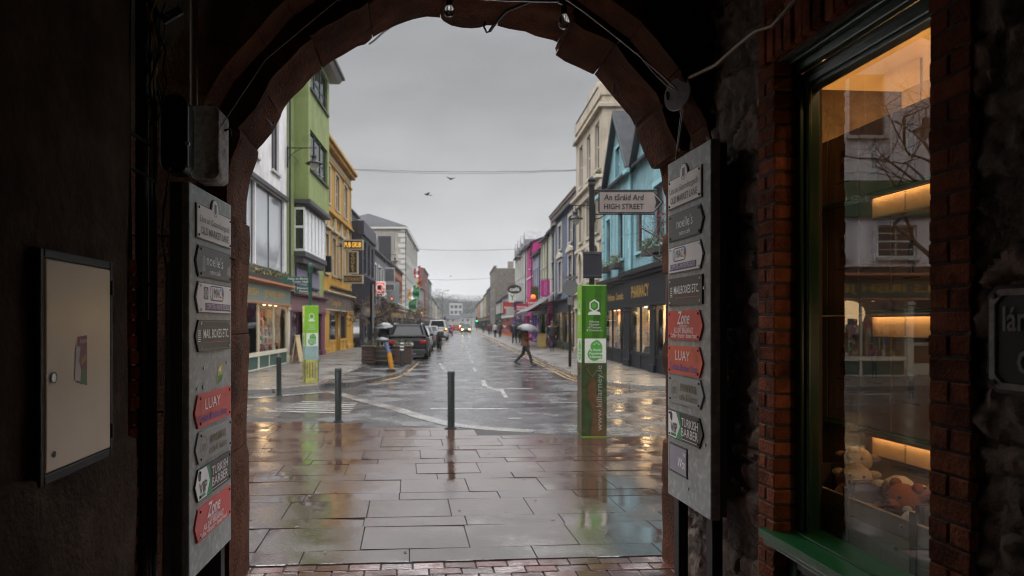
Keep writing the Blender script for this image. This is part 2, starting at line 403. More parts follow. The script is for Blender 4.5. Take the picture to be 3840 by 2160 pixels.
for q, (v, r) in enumerate(((4.60,.03),(4.67,.022),(4.73,.03))): MB().tube([(.05,v,.0),(.05,v,4.1)], r, 10).build('downpipe', M_iron, lw, smooth=True)
mb = MB()
for z in (.8,1.9,2.45,2.62): MB().tube([(.01,4.35,z+.12),(.06,4.35,z+.1),(.075,4.37,z),(.08,4.72,z)], .009, 6).build('pipe_clamp', M_iron, lw, smooth=True)

# ---- conduits on the left
o = MB().tube([(0,0,0),(.012,0,.9),(.02,0,1.6),(.02,0,2.02)], .022, 10).build('cable_conduit', M_tubeb, smooth=True)
o.location = lane(-1.26,3.68,0); tag(o, 'brown plastic conduit standing upright beside the left sign board', 'conduit')
o = MB().tube([(0,0,0),(0,0,.9)], .022, 10).tube([(0,0,.9),(-.045,0,1.75)], [.022,.02], 10).build('cable_conduit', M_tubeb, smooth=True)
o.location = lane(-1.19,3.93,2.72); tag(o, 'thin brown conduit rising from the weathered box up to the ceiling', 'conduit')
o = MB().tube([(0,0,0),(0,0,2.2)], .014, 8).build('cable_conduit', M_tubeb, smooth=True)
o.location = lane(-1.33,3.66,1.72); tag(o, 'slim grey conduit left of the black rounded box', 'conduit')
cb = MB()
for k in range(7):
    x = -1.30+R.uniform(-.04,.06); v = 3.6
    pts = [lane(x+R.uniform(-.03,.03), v+R.uniform(-.03,.03), 3.35-j*.09+R.uniform(-.02,.02)) for j in range(8)]
    cb.tube(pts, .005, 5, 1 if k in (2,5) else 0)
cb.tube([lane(-1.27,3.6,2.9),lane(-1.25,3.62,2.75),lane(-1.2,3.66,2.68)], .006, 6)
tag(cb.build('loose_wires', [M_iron, pmat('yellow wire', (.5,.35,.03), .5)], smooth=True), 'tangle of loose black and yellow wires hanging high on the left wall', 'wires')
o = MB(Matrix.Translation(lane(-1.2,3.6,3.28)) @ Matrix.Rotation(TH,4,'Z') @ Matrix.Rotation(-.55,4,'Y')).box(-.055,.055,-.01,.01,-.02,.02).text('10109', .035, (0,-.0105,-.012), (1,0,0), (0,0,1), 1).build('number_tag', [M_iron, paint('grey white', (.45,.43,.4))])
tag(o, 'small dark number tag hanging crooked among the wires', 'tag')
o = MB().tube([lane(-1.21,3.6,2.5), lane(-1.24,3.6,2.3), lane(-1.26,3.62,2.15), lane(-1.25,3.66,2.0)], .005, 6).build('thin_cable', M_iron)
tag(o, 'thin black cable drooping from the black box into the conduit', 'cable')

# ---- rounded boxes
def rbox(mb, w, d, h, r, m=0):
    p = []
    for cx, cz, a0 in ((w/2-r,h-r,0),(-w/2+r,h-r,PI/2),(-w/2+r,r,PI),(w/2-r,r,1.5*PI)):
        p += [(cx+r*math.cos(a0+PI/2*i/5), cz+r*math.sin(a0+PI/2*i/5)) for i in range(6)]
    mb.prism(p, -d/2, d/2, 'xz', m)
t = lthing('alarm_box', 'long black rounded housing with a steel rim above the left sign board', 'box', -1.22, 3.74, 2.49)
mb = MB(); rbox(mb, .145, .12, .415, .065); mb.build('casing', pmat('black enamel', (.012,.012,.012), .35, .2, 6), t, bevel=.008, smooth=True)
mb = MB(); mb.box(.071,.076,-.062,-.05,.02,.35); mb.box(.06,.084,-.066,-.045,.145,.165); mb.build('rim_clip', M_metal, t, bevel=.002)
t = lthing('weathered_box', 'weathered grey rounded box with peeling paint beside the black housing', 'box', -1.115, 3.98, 2.50)
mb = MB(); rbox(mb, .16, .22, .41, .035); mb.build('casing', pmat('peeling paint', (.38,.35,.33), .7, .4, 30, .6, 60, streak=.5, stain=(.03,.02,.02), stain_amt=.8, stain_scale=7), t, bevel=.02, seg=2, smooth=True)
mb = MB(); mb.cyl((.03,-.09),.016,.40,.418,8); mb.tube([(.08,0,.3),(.11,0,.31),(.11,.02,.27)],.008,6); mb.build('fixing', M_iron, t)

# ---- meter cabinet
t = lthing('meter_cabinet', 'dark wall cabinet with a cream door and a torn red sticker on the left wall', 'cabinet', -1.272, 2.44, 1.16)
mb = MB(); mb.box(-.06,.020,-.02,.56,-.02,.80); mb.box(.0205,.03,-.02,.008,-.02,.80); mb.box(.0205,.03,.529,.56,-.02,.80); mb.box(.0205,.03,.008,.529,.769,.80); mb.box(.0205,.03,.008,.529,-.02,.016); mb.build('casing', M_iron, t, bevel=.006)
mb = MB(); mb.box(.021,.033,.012,.525,.02,.765)
M_cream = pmat('cream enamel door', (.80,.67,.51), .28, .05, 5, .02, 60, spec=.5)
door = mb.build('cabinet_door', M_cream, t, bevel=.005)
mb = MB(frame((.0342,.012,.02),(0,1,0),(0,0,1)))
mb.quad((.215,.30,0),(.30,.28,0),(.30,.475,0),(.225,.47,0),0); mb.poly([(.20,.31,.0006),(.245,.30,.0006),(.25,.34,.0006),(.235,.38,.0006),(.245,.43,.0006),(.21,.44,.0006)],1)
mb.poly([(.24,.29,.0008),(.295,.285,.0008),(.295,.34,.0008),(.26,.35,.0008)],3); mb.quad((.25,.36,.0008),(.29,.38,.0008),(.29,.40,.0008),(.255,.385,.0008),2)
mb.text('FARM', .022, (.265,.445,.0008), m=1)
mb.build('torn_sticker', [paint('sticker red',(.22,.03,.025)),paint('sticker white',(.6,.55,.52)),paint('sticker ochre',(.35,.2,.04)),paint('sticker green',(.08,.15,.03))], door)
mb = MB(frame((.0342,.012,.02),(0,1,0),(0,0,1))); mb.M = mb.M; disc(mb,.045,.33,.017,.003,0); ring(mb,.045,.33,.02,.004,.004,1); mb.build('lock', [M_metal, M_iron], door)
mb = MB(frame((.0342,.012,.02),(0,1,0),(0,0,1))); disc(mb,.05,.06,.012,.002,0); mb.build('badge', M_iron, door)
for z in (.06,.66): MB().box(.0301,.04,.53,.545,z,z+.06).build('hinge', M_iron, t)

# ---- sign boards
def W(c): return paint('plate %.2f %.2f %.2f' % c, c, .4)
P_grey, P_dark, P_blk, P_red, P_white, P_orange = W((.72,.67,.63)), W((.085,.085,.09)), W((.018,.018,.018)), W((.55,.045,.035)), W((.78,.75,.75)), W((.62,.075,.025))
P_ink, P_silver, P_purple, P_blue, P_gold, P_green, P_steel = W((.09,.08,.08)), W((.9,.89,.88)), W((.10,.05,.17)), W((.06,.06,.3)), W((.15,.11,.05)), W((.015,.25,.09)), W((.24,.25,.245))
P_cy, P_mag, P_yel = W((.02,.3,.5)), W((.4,.03,.15)), W((.6,.5,.03))
def old_market(mb, w, h):
    mb.text('Lána an tSeanmhargaidh', .052, (w/2,h*.50,.0105), m=1, w=w*.86, bold=.004); mb.text('OLD MARKET LANE', .058, (w/2,h*.16,.0105), m=1, w=w*.80, bold=.012)
    mb.M = mb.M @ Matrix.Translation((w/2,h,.0)); mb.poly([(-.02,.035,.0105),(.02,.035,.0105),(.02,-.005,.0105),(0,-.025,.0105),(-.02,-.005,.0105)],1); ring(mb,0,-.018,.03,.008,.0103,1,16,.6)
def noelles(mb, w, h, old):
    mb.text("noelle's", .085, (w*.5,h*.42,.0105), m=1, w=w*.46); mb.text('retro café', .042, (w*.5,h*.15,.0105), m=1, w=w*.3)
    if old: mb.poly([(w*.16,h*.2,.0105),(w*.24,h*.2,.0105),(w*.25,h*.65,.0105),(w*.2,h*.72,.0105),(w*.17,h*.6,.0105)],2); mb.poly([(w*.86,h*.25,.0105),(w*.97,h*.2,.0105),(w*.97,h*.6,.0105),(w*.88,h*.5,.0105)],2)
def jmac(mb, w, h, old):
    x0, x1 = (w*.36,w*.76) if old else (w*.14,w*.54)
    rrect(mb,x0,x1,h*.42,h*.92,.035,.0103,1); rrect(mb,x0+.007,x1-.007,h*.42+.007,h*.92-.007,.03,.0106,0)
    for k in range(3): rect(mb,x1-.035,x1-.008,h*(.49+.125*k),h*(.49+.125*(k+1)),.0108,4-k)
    mb.text('J MAC', .075, ((x0+x1)/2-.012,h*.54,.0109), m=5, w=(x1-x0)*.68)
    a, b = (w*.24,w*.97) if old else (w*.06,w*.82)
    rect(mb,a,b,h*.1,h*.34,.0104,1); mb.text('COMPUTER & PRINTER SPECIALISTS', .04, ((a+b)/2,h*.15,.0108), m=6, w=(b-a)*.93)
    if old: rect(mb,w*.2,w*.32,h*.45,h*.85,.0104,5); ring(mb,w*.26,h*.65,.026,.005,.0106,0,12); ring(mb,w*.26,h*.65,.014,.004,.0106,0,12)
def mailb(mb, w, h, old):
    mb.text('MAIL BOXES ETC.' if old else 'MAILBOXES ETC.', .07, (w*.56,h*.42,.0105), m=1, w=w*.74, bold=.008); rect(mb,w*.22,w*.9,h*.27,h*.29,.0105,2)
    for k in range(6): rect(mb,w*.06,w*.13,h*(.32+.065*k),h*(.345+.065*k),.0105,1)
    if old:
        for y in (.06,.94): rect(mb,w*.08,w*.98,h*y-.001,h*y+.001,.0105,3)
def luay(mb, w, h):
    mb.text('LUAY', .085, (w*.46,h*.5,.0105), m=1, w=w*.42); mb.text('Turkish Barber Shop', .06, (w*.47,h*.14,.0105), m=2, w=w*.8, bold=.015)
    for sx in (.14,.84):
        for k in range(3): ring(mb, w*sx+.012*math.sin(k*2), h*(.45+.15*k), .014, .003, .0105, 3, 10)
    disc(mb,w*.74,h*.88,.012,.0105,3,8)
def manna(mb, w, h):
    mb.text('manna', .095, (w*.6,h*.5,.0105), m=1, w=w*.46, bold=.02); mb.text('cafe & bistro', .06, (w*.6,h*.17,.0105), m=1, w=w*.5, bold=.02)
    ring(mb,w*.2,h*.5,.056,.005,.0105,1,22); mb.text('m', .085, (w*.2,h*.36,.0105), m=1)
def vip(mb, w, h, tip):
    a = w*.38
    mb.poly([(w*.02,h*.03,.0103),(a-.06,h*.03,.0103),(a,h*.5,.0103),(a-.06,h*.97,.0103),(w*.02,h*.97,.0103)] if tip=='R' else [(.05,h*.03,.0103),(a-.03,h*.03,.0103),(a,h*.45,.0103),(a-.05,h*.97,.0103),(.05,h*.97,.0103),(.008,h*.5,.0103)],1)
    mb.poly([(a-.055,h*.97,.0104),(a-.01,h*.97,.0104),(a+.02,h*.5,.0104),(a+.04,h*.03,.0104),(a-.055,h*.03,.0104),(a+.002,h*.5,.0104)],2)
    mb.text('VIP', .085, (w*.2,h*.22,.0106), m=0, w=w*.2, bold=.01); rect(mb,w*.1,w*.26,h*.08,h*.18,.0106,2)
    mb.poly([(w*.08,h*.68,.0106),(w*.12,h*.6,.0106),(w*.145,h*.66,.0106),(w*.15,h*.82,.0106),(w*.11,h*.9,.0106),(w*.08,h*.8,.0106)],0); mb.poly([(w*.07,h*.78,.0107),(w*.155,h*.83,.0107),(w*.12,h*.95,.0107),(w*.08,h*.92,.0107)],0)
    mb.text('TURKISH', .072, (w*.66,h*.55,.0105), m=1, w=w*.46, bold=0); mb.text('BARBER', .072, (w*.66,h*.2,.0105), m=1, w=w*.46, bold=0); rect(mb,w*.44,w*.88,h*.08,h*.1,.0105,1)
def zone(mb, w, h):
    mb.text('Zone', .11, (w*.48,h*.54,.0105), m=1, w=w*.36, shear=.3, bold=.012); mb.text('Cafe & Restaurant', .028, (w*.48,h*.43,.0105), m=1, w=w*.24)
    mb.text('ALL DAY BREAKFAST', .045, (w*.48,h*.24,.0105), m=1, w=w*.56, bold=.012); mb.text('Coffee • Brunch • Street Food', .04, (w*.48,h*.07,.0105), m=1, w=w*.74, bold=.008)
def plate(root, x, z, w, h, kind, tip, facemats, draw, label, rim=None, screws=True):
    F = frame((0,0,0), BR, (0,0,1)); F = Matrix.Translation(BO) @ F @ Matrix.Translation((x,z,0))
    mb = MB(F); pts = arrow_poly(w,h,tip)
    if rim: mb.prism(pts,0,.006,'xy',1); q = [(min(max(a,.007),w-.007) if not (a in (0,w) and b==h/2) else a+(.01 if a==0 else -.01), min(max(b,.007),h-.007)) for a,b in pts]; mb.prism(q,.006,.0099,'xy',0)
    else: mb.prism(pts,0,.0099,'xy',0)
    if kind == 'old':
        mb.prism([(w/2+.062*math.cos(a),h-.012+.075*math.sin(a)) for a in [PI*i/14 for i in range(15)]],0,.0065,'xy',1); mb.prism([(w/2+.055*math.cos(a),h-.012+.068*math.sin(a)) for a in [PI*i/14 for i in range(15)]],.0065,.0102,'xy',0)
    pl = mb.build('name_plate', [facemats[0], rim or facemats[0]], root, label=label)
    mb = MB(F); draw(mb, w, h); mb.build('lettering', facemats, pl, normals=False)
    if screws:
        for sx in (.03,w-.06 if tip=='R' else w-.025): 
            for sz in (.02,h-.02): MB(F).prism([(sx+(.05 if tip=='L' and sx<.1 else 0)+.007*math.cos(PI*i/4),sz+.007*math.sin(PI*i/4)) for i in range(8)],.0099,.014).build('screw', M_metal if kind in ('jm','mb') else M_iron, pl)
def plates(root, S, tip, old):
    w, xs = S['w'], S['x']
    z = S['z']
    d = 'left' if tip == 'L' else 'right'
    plate(root, xs-.01+(.03 if tip=='L' else 0), z[0], w-.02, .185, 'old', '', [P_grey,P_ink], old_market, 'pale town plate OLD MARKET LANE with a crest tab on top', P_dark)
    plate(root, xs, z[1], w, .17, 'no', tip, [P_dark,P_silver,P_steel], lambda m,a,b: noelles(m,a,b,old), 'dark grey cafe plate with pale lettering', P_blk)
    plate(root, xs, z[2], w, .168, 'jm', tip, [P_white,P_purple,P_cy,P_mag,P_yel,P_ink,P_white], lambda m,a,b: jmac(m,a,b,old), 'white plate with purple lettering for computer specialists', P_dark)
    plate(root, xs, z[3], w-.02, .17, 'mb', tip if old else '', [P_blk,P_silver,P_red,P_steel], lambda m,a,b: mailb(m,a,b,old), 'black plate with white letters for a mail shop')
    plate(root, xs-.01, z[4], w, .175, 'lu', tip, [P_red if old else P_orange,P_silver,P_blue,P_gold], luay, 'red barber shop plate with white and blue letters')
    plate(root, xs, z[5], w, .165, 'ma', tip, [P_steel,P_gold], manna, 'steel grey cafe plate with bronze letters')
    plate(root, xs-.01, z[6], w, .17, 'vi', tip, [P_blk,P_white,P_green], lambda m,a,b: vip(m,a,b,tip), 'white, green and black barber plate')
    plate(root, xs-.01, z[7], w, .175, 'zo', tip, [P_red,P_white], zone, 'red cafe plate with white script lettering')
# right board: origin at its far edge, runs toward the camera
t = lthing('directory_board', 'right grey steel board of shop plates with arrows pointing right', 'sign board', 1.665, 4.25)
mb = MB(); mb.box(.0,.055,-.617,0,.617,2.715); mb.build('board_panel', M_boardm, t, bevel=.004)
mb = MB(); mb.box(.056,.10,-.60,-.01,.63,2.70); mb.build('backing', M_boarddark, t)
for a in (-.10,-.57): MB().box(.03,.09,a,a+.07,0,.616).build('post', M_iron, t)
BO, BR = Vector((-.0,-.02,0)), (0,-1,0)
plates(t, dict(w=.51,x=.015,z=[2.415,2.21,2.01,1.81,1.39,1.212,.99,1.603]), 'R', False)
F = Matrix.Translation((-.001,-.02,0)) @ frame((0,0,0),(0,-1,0),(0,0,1)) @ Matrix.Translation((.02,.775,0))
mb = MB(F); mb.prism([(0,0),(.27,0),(.27,.18),(0,.18)],0,.004,'xy',0); mb.prism([(.012,.012),(.262,.012),(.262,.168),(.012,.168)],.004,.006,'xy',1); mb.text('Wo', .09, (.19,.05,.0065), m=2, w=.09, shear=.35); mb.text('ı', .09, (.25,.05,.0065), m=2); mb.text('THE', .03,(.235,.125,.0065), m=2, w=.04)
mb.build('name_plate', [P_blk, W((.26,.24,.3)), P_silver], t, label='torn half of a lilac plate with white script')
for x, z in ((.53,1.02),(.3,.72),(.52,1.9),(-.0,1.5)): MB(frame((-.001,-.02,0),(0,-1,0),(0,0,1))).prism([(x+.009*math.cos(PI*i/5),z+.009*math.sin(PI*i/5)) for i in range(10)],0,.006).build('screw', M_metal, t)
# left board
LBROT = math.radians(-2.7)
t = lthing('directory_board', 'left grey steel board of shop plates with arrows pointing left', 'sign board', -1.066, 4.25, rot=LBROT)
mb = MB(); mb.box(-.03,0,-.70,0,.385,2.42); mb.box(-.10,-.0301,-.70,-.66,.385,2.42,1); mb.build('board_panel', [M_boardm, M_boarddark], t, bevel=.004)
mb = MB(); mb.box(-.10,-.032,-.655,-.01,.40,2.40); mb.build('backing', M_boarddark, t)
for a in (-.10,-.64): MB().box(-.09,-.03,a,a+.07,0,.384).build('post', M_iron, t)
BO, BR = Vector((0,-.70,0)), (0,1,0)
plates(t, dict(w=.605,x=.065,z=[2.147,1.945,1.755,1.55,1.15,.962,.765,.552]), 'L', True)
for x, z in ((.21,1.46),(.60,1.47),(.11,1.36),(.2,1.36)): MB(frame((.001,-.70,0),(0,1,0),(0,0,1))).prism([(x+.009*math.cos(PI*i/5),z+.009*math.sin(PI*i/5)) for i in range(10)],0,.005).build('screw', M_metal, t)
mb = MB(frame((.001,-.70,0),(0,1,0),(0,0,1))); mb.poly([(.43,1.36,.001),(.5,1.37,.001),(.53,1.43,.001),(.53,1.47,.001),(.45,1.45,.001)],0); mb.poly([(.44,1.355,.0015),(.52,1.37,.0015),(.53,1.405,.0015),(.45,1.40,.0015)],1)
mb.poly([(.45,1.43,.0018),(.5,1.42,.0018),(.49,1.455,.0018)],2); rect(mb,.2,.24,1.345,1.385,.001,3)
mb.build('sticker', [paint('sticker yellow',(.45,.4,.03)), paint('sticker leaf green',(.04,.18,.03)), P_white, P_steel], t)

# ---- horn siren, cables, string lights
t = lthing('horn_speaker', 'round grey horn speaker mounted on the dark wall at upper right', 'speaker', 1.70, 4.08, 3.10)
M_horn = pmat('grey horn', (.20,.17,.16), .5, .25, 30, .2, 40)
A = Matrix.Rotation(math.radians(-62),4,'Z') @ Matrix.Rotation(math.radians(12),4,'Y')
mb = MB(A); mb.lathe([(.098,-.065),(.102,-.06),(.09,-.045),(.055,.0),(.035,.05),(.03,.06)][::-1]+[(.095,-.058),(.05,.005),(.034,.03),(.012,.032)][0:0], 28, 0, axis='y'); mb.build('horn', M_horn, t, smooth=True)
mb = MB(A); mb.lathe([(.036,-.03),(.036,.01),(.03,.02)], 18, 0, axis='y'); mb.build('driver_cap', pmat('dark horn cap',(.04,.035,.03),.5), t, smooth=True)
mb = MB(); mb.tube([(.0,.03,.0),(.08,.06,-.03),(.10,.1,-.08)], .012, 8); mb.tube([(-.09,.03,-.02),(-.10,.03,.02),(-.06,.04,.06)], .006, 6); mb.build('bracket', M_iron, t, smooth=True)
def cable(label, pts, r, mat=M_tubeb, n=6, name='cable'):
    o = MB().tube([lane(*p) for p in pts], r, n).build(name, mat, smooth=True); return tag(o, label, 'cable')
cable('thick brown cable running from the horn speaker up to the right', [(1.69,4.1,3.2),(1.69,3.95,3.17),(1.68,3.6,3.11),(1.66,3.3,3.10),(1.64,3.1,3.08),(1.64,2.95,3.04),(1.66,2.75,3.10),(1.68,2.6,3.2),(1.7,2.4,3.4)], .011)
cable('thin twisted cable sagging along the arch to the horn speaker', [(.84,3.72,3.52),(1.0,3.85,3.50),(1.2,3.95,3.42),(1.4,4.0,3.30),(1.55,4.02,3.19),(1.64,4.05,3.13)], .006)
cable('pale frayed wire sagging just under the twisted cable', [(1.35,3.93,3.30),(1.45,3.95,3.20),(1.55,4.0,3.14),(1.64,4.03,3.11)], .004)
for k, dx in enumerate((0,.012,.03)): cable(['left one','middle one','right one'][k]+' of the thin wires hanging from the horn speaker to the right board', [(1.665+dx,4.03,3.02),(1.664+dx*.6,4.08,2.86),(1.662+dx*.1,4.12,2.716)], .0022, M_metal if k < 2 else M_iron)
cable('black cable loop dangling off the left shoulder of the arch', [(-.98,4.45,3.28),(-.97,4.5,3.16),(-.93,4.6,3.06),(-.905,4.7,3.04),(-.90,4.72,3.07)], .007, M_iron)
cable('black cable loop dangling off the right shoulder of the arch', [(1.42,4.5,3.58),(1.42,4.6,3.45),(1.46,4.72,3.32),(1.49,4.76,3.32),(1.50,4.76,3.35)], .006, M_iron)
cable('black cable tied under the crown of the arch', [(.95,4.2,3.72),(.78,4.25,3.73),(.64,4.35,3.71),(.58,4.45,3.67),(.55,4.5,3.64)], .011, M_iron)
cable('short black hook of cable ends beside the crown lump', [(.55,4.5,3.64),(.53,4.5,3.63),(.51,4.5,3.67),(.52,4.5,3.7)], .007, M_iron)
cable('faint wire strung between the two bulbs', [(.06,3.6,3.50),(.3,3.6,3.42),(.55,3.6,3.415),(.8,3.6,3.42),(.84,3.6,3.40)], .0025, M_metal)
cable('faint cobwebbed wire climbing the left arch soffit', [(-1.1,3.9,2.7),(-.8,3.95,3.2),(-.4,3.95,3.55),(.1,3.8,3.62)], .003, M_tubeb)
M_glassb = pmat('clear bulb glass', (.9,.9,.9), .05, .02); nb = M_glassb.node_tree.nodes['Principled BSDF']; nb.inputs['Transmission Weight'].default_value = .95; nb.inputs['IOR'].default_value = 1.3
for k, (u, v, z, lab, sp) in enumerate(((.225,3.6,3.345,'round clear festoon bulb hanging left of the crown',0),(.84,3.6,3.32,'pear-shaped filament bulb hanging right of the crown',1))):
    t = lthing('festoon_bulb', lab, 'light bulb', u, v, z, 'festoon bulbs under the arch')
    pr = [(.0,-.028),(.015,-.025),(.026,-.01),(.029,.004),(.024,.02),(.014,.034)] if not sp else [(0,-.045),(.014,-.042),(.026,-.03),(.03,-.014),(.027,.004),(.018,.028),(.013,.036)]
    mb = MB(); mb.lathe(pr, 18); mb.build('glass', M_glassb, t, smooth=True)
    mb = MB(); mb.lathe([(.015,.034),(.018,.036),(.018,.075),(.008,.085)], 12); mb.build('bulb_holder', M_iron, t, smooth=True)
    mb = MB(); mb.tube([(-.008,0,.03),(-.006,0,-.02),(.004,0,-.025),(.006,0,.03)], .0016, 5); mb.tube([(0,0,.085),(0,0,.5)], .005, 6, 1); mb.build('filament', [pmat('filament',(.5,.35,.2),.4,metal=.6), M_iron], t)
# ---- right side of the lane: rubble, brick piers, shop window
def rubble(mb, u, v0, v1, z0, z1, st, amp, seed):
    nv, nz2 = int((v1-v0)/st), int((z1-z0)/st); g, ks, hs_ = [], [], []
    for i in range(nv+1):
        for j in range(nz2+1):
            v, z = v0+(v1-v0)*i/nv, z0+(z1-z0)*j/nz2
            wv = v+.05*noise.noise(Vector((v*8,z*8,seed))); wz = z+.04*noise.noise(Vector((v*9,z*9,seed+5)))
            d, pt = noise.voronoi(Vector((wv*3.2+seed, wz*6.5, seed))); e = d[1]-d[0]
            h = min(e/.16, 1); cell = (math.sin(pt[0].x*12.9+pt[0].y*78.2)*43758.5) % 1
            rough = .55*noise.noise(Vector((v*13,z*13,seed)))+.35*noise.noise(Vector((v*31,z*31,seed)))+.2*noise.noise(Vector((v*70,z*70,seed)))
            tilt = ((cell*7)%1-.5)*(wz*6.5-pt[0].y)*.03
            g.append((u-amp*(h*(.5+.7*cell)) - rough*.024*(.4+h) - tilt*h, v, z)); ks.append(cell); hs_.append(h)
    base = len(mb.v); mb.v += [mb.M @ Vector(p) for p in g]
    for i in range(nv):
        for j in range(nz2):
            a = i*(nz2+1)+j; q = (a, a+nz2+1, a+nz2+2, a+1)
            mb.f.append([base+x for x in q]); mb.mi.append(1 if hs_[a] < .45 else 0); mb.t.append(ks[a])
t = lthing('rubble_wall', 'rough dark rubble stone wall along the right side of the lane', 'wall', 0, 0)
mb = MB(); rubble(mb, 1.785, .6, 2.0, 0, 4.12, .018, .020, 3.3); rubble(mb, 1.785, -3.0, .6, 0, 4.12, .05, .020, 3.3); rubble(mb, 1.85, 3.27, 4.45, 0, 4.12, .018, .024, 9.1)
mb.build('stone_face', [M_rubble, pmat('lime mortar', (.10,.08,.065), .95, .35, 14, .7, 60)], t, smooth=True, normals=False)
mb = MB(); mb.box(1.87,2.0,3.2,4.5,0,4.12); mb.box(1.82,1.97,-5,2.0,0,4.12); mb.box(1.84,1.97,2.0,3.29,3.25,4.12); mb.build('wall_core', M_mortar, t)
def bricks(mb, u0, u1, v0, v1, z0, z1, seed):           # pier of stretchers and headers
    rr = random.Random(seed); z = z0; k = 0
    while z < z1-.03:
        h = .066; j = .010
        if k % 2 == 0: segs = [(v0, v1)]
        else: m_ = v0+(v1-v0)*.5; segs = [(v0, m_-j/2), (m_+j/2, v1)]
        for a, b in segs:
            mb.tint = rr.random(); du = rr.uniform(-.003,.003); dv = rr.uniform(-.002,.002)
            mb.box(u0+du, u1, a+dv, b+rr.uniform(-.004,.004), z+rr.uniform(-.002,.002), z+h)
        z += h+.010; k += 1
t = lthing('brick_pier', 'red brick pier on the far side of the green shop window', 'pier', 1.75, 3.14)
mb = MB(); bricks(mb, 0, .16, 0, .15, 0, 2.93, 5); mb.build('brick_face', M_brick, t, bevel=.006)
mb = MB(); mb.box(.006,.2,.004,.148,0,2.95); mb.build('mortar_core', M_mortar, t)
t = lthing('brick_pier', 'red brick pier on the near side of the green shop window', 'pier', 1.75, 2.0)
mb = MB(); bricks(mb, 0, .2, 0, .17, 0, 2.93, 8); mb.build('brick_face', M_brick, t, bevel=.004)
mb = MB(); mb.box(.006,.2,.003,.1685,0,2.95); mb.build('mortar_core', M_mortar, t)
t = lthing('brick_lintel', 'soldier course of upright red bricks above the green shop window', 'lintel', 1.75, 2.0, 2.97)
mb = MB(); v = 0
while v < 1.28:
    mb.tint = R.random(); mb.box(R.uniform(-.006,.006),.2,v,v+.066,0,.215+R.uniform(-.006,.006)); v += .076
z = .23
while z < 1.1:
    v = -.1*(int(z*100)%2)
    while v < 1.28:
        mb.tint = R.random(); mb.box(.02+R.uniform(-.006,.006),.2,max(0,v),min(1.29,v+.215),z,z+.066); v += .226
    z += .076
mb.build('brick_face', M_brick, t, bevel=.006)
mb = MB(); mb.box(.03,.2,0,1.29,-.02,1.12); mb.build('mortar_core', M_mortar, t)

WV0, WV1, WZ0, WZ1, WU = 2.1, 3.14, .72, 2.80, 1.93
t = lthing('shop_window', 'dark green framed gift shop window glowing amber on the right of the lane', 'window', WU, WV0)
wl = WV1-WV0
mb = MB()
mb.box(-.05,.012,wl-.06,wl,WZ0,WZ1+.09); mb.box(-.075,-.05,wl-.04,wl,WZ0,WZ1+.12)
mb.box(-.05,.012,-.02,.06,WZ0,WZ1+.09)
mb.box(-.05,.012,.06,wl-.06,WZ1,WZ1+.09); mb.box(-.09,-.05,-.02,wl,WZ1+.09,WZ1+.13); mb.box(-.12,-.05,-.02,wl,WZ1+.13,WZ1+.17)
mb.box(-.065,-.05,.06,wl-.06,WZ1+.02,WZ1+.05); mb.box(-.07,-.0505,wl-.1,wl-.085,WZ0,WZ1+.05)
mb.build('window_frame', M_green, t, bevel=.004)
M_pane = pane_mat('shop glass', 1.75)
mb = MB(); mb.quad((0,.06,WZ0),(0,.06,WZ1),(0,wl-.06,WZ1),(0,wl-.06,WZ0)); mb.build('pane', M_pane, t, normals=False)
mb = MB(); mb.box(-.22,.04,-.05,wl+.07,WZ0-.055,WZ0-.012); mb.box(-.20,-.1,-.05,wl+.06,WZ0-.085,WZ0-.056); mb.box(-.10,.04,-.02,wl,WZ0-.012,WZ0); mb.build('sill', M_greensill, t, bevel=.006, seg=2)
mb = MB(); mb.box(-.10,.04,-.05,wl+.02,0,WZ0-.086); mb.box(-.125,-.101,-.05,wl+.02,.0,.14); mb.box(-.115,-.101,wl-.08,wl+.02,.14,WZ0-.086); mb.box(-.115,-.101,-.05,wl-.08,.55,WZ0-.086); mb.build('stall_riser', M_green, t, bevel=.006)
mb = MB(); mb.box(-.035,.1,-.1,wl,WZ1+.171,WZ1+.2); mb.build('head_board', M_iron, t)

# shop room behind the glass
M_room = pmat('shop plaster', (.55,.42,.26), .8, .08, 3)
M_roomdark = pmat('dark shop joinery', (.05,.03,.022), .7, .2, 5)
o = MB(Matrix.Rotation(TH,4,'Z'))
mb = o; mb.box(3.3,3.38,.6,5.2,.0,3.25,0); mb.box(1.98,3.3,5.0,5.1,0,3.25,1); mb.box(1.98,3.3,.6,.7,0,3.25,1); mb.box(1.98,3.38,.6,5.2,3.25,3.3,0); mb.box(1.98,3.38,.6,5.2,-.02,.02,1)
mb.box(1.985,2.03,4.5,5.1,0,3.24,1); mb.box(1.985,2.03,3.2,4.5,0,3.24,1); mb.box(1.985,2.03,.6,1.99,0,3.24,1)
struct(mb.build('shop_room', [M_room, M_roomdark]))
for k, (u, v) in enumerate(((2.98,3.75),(2.98,3.05))):
    t = lthing('pendant_lamp', ['pendant lamp deeper inside the gift shop, behind the cartons','pendant lamp nearest the arch window inside the gift shop, behind the cartons'][k], 'lamp', u, v, 2.72)
    mb = MB(); mb.lathe([(0,-.02),(.10,-.015),(.12,.0)], 20); mb.build('lamp_glass', emit('warm lamp', (1,.62,.25), 6), t, smooth=True)
    mb = MB(); mb.lathe([(.13,0),(.02,.06),(.008,.08),(.008,.52)], 20); mb.build('lamp_base', M_metal, t, smooth=True)
    ld = bpy.data.lights.new('shop_lamp', 'POINT'); ld.energy = 50; ld.color = (1,.56,.2); ld.shadow_soft_size = .12
    lo = bpy.data.objects.new('lamp_light', ld); COL.objects.link(lo); lo.location = lane(u, v, 2.60)
M_card = pmat('brown gift box card', (.20,.13,.08), .7, .1, 5, .05, 40)
M_cardink = pmat('dark print', (.02,.015,.012), .6)
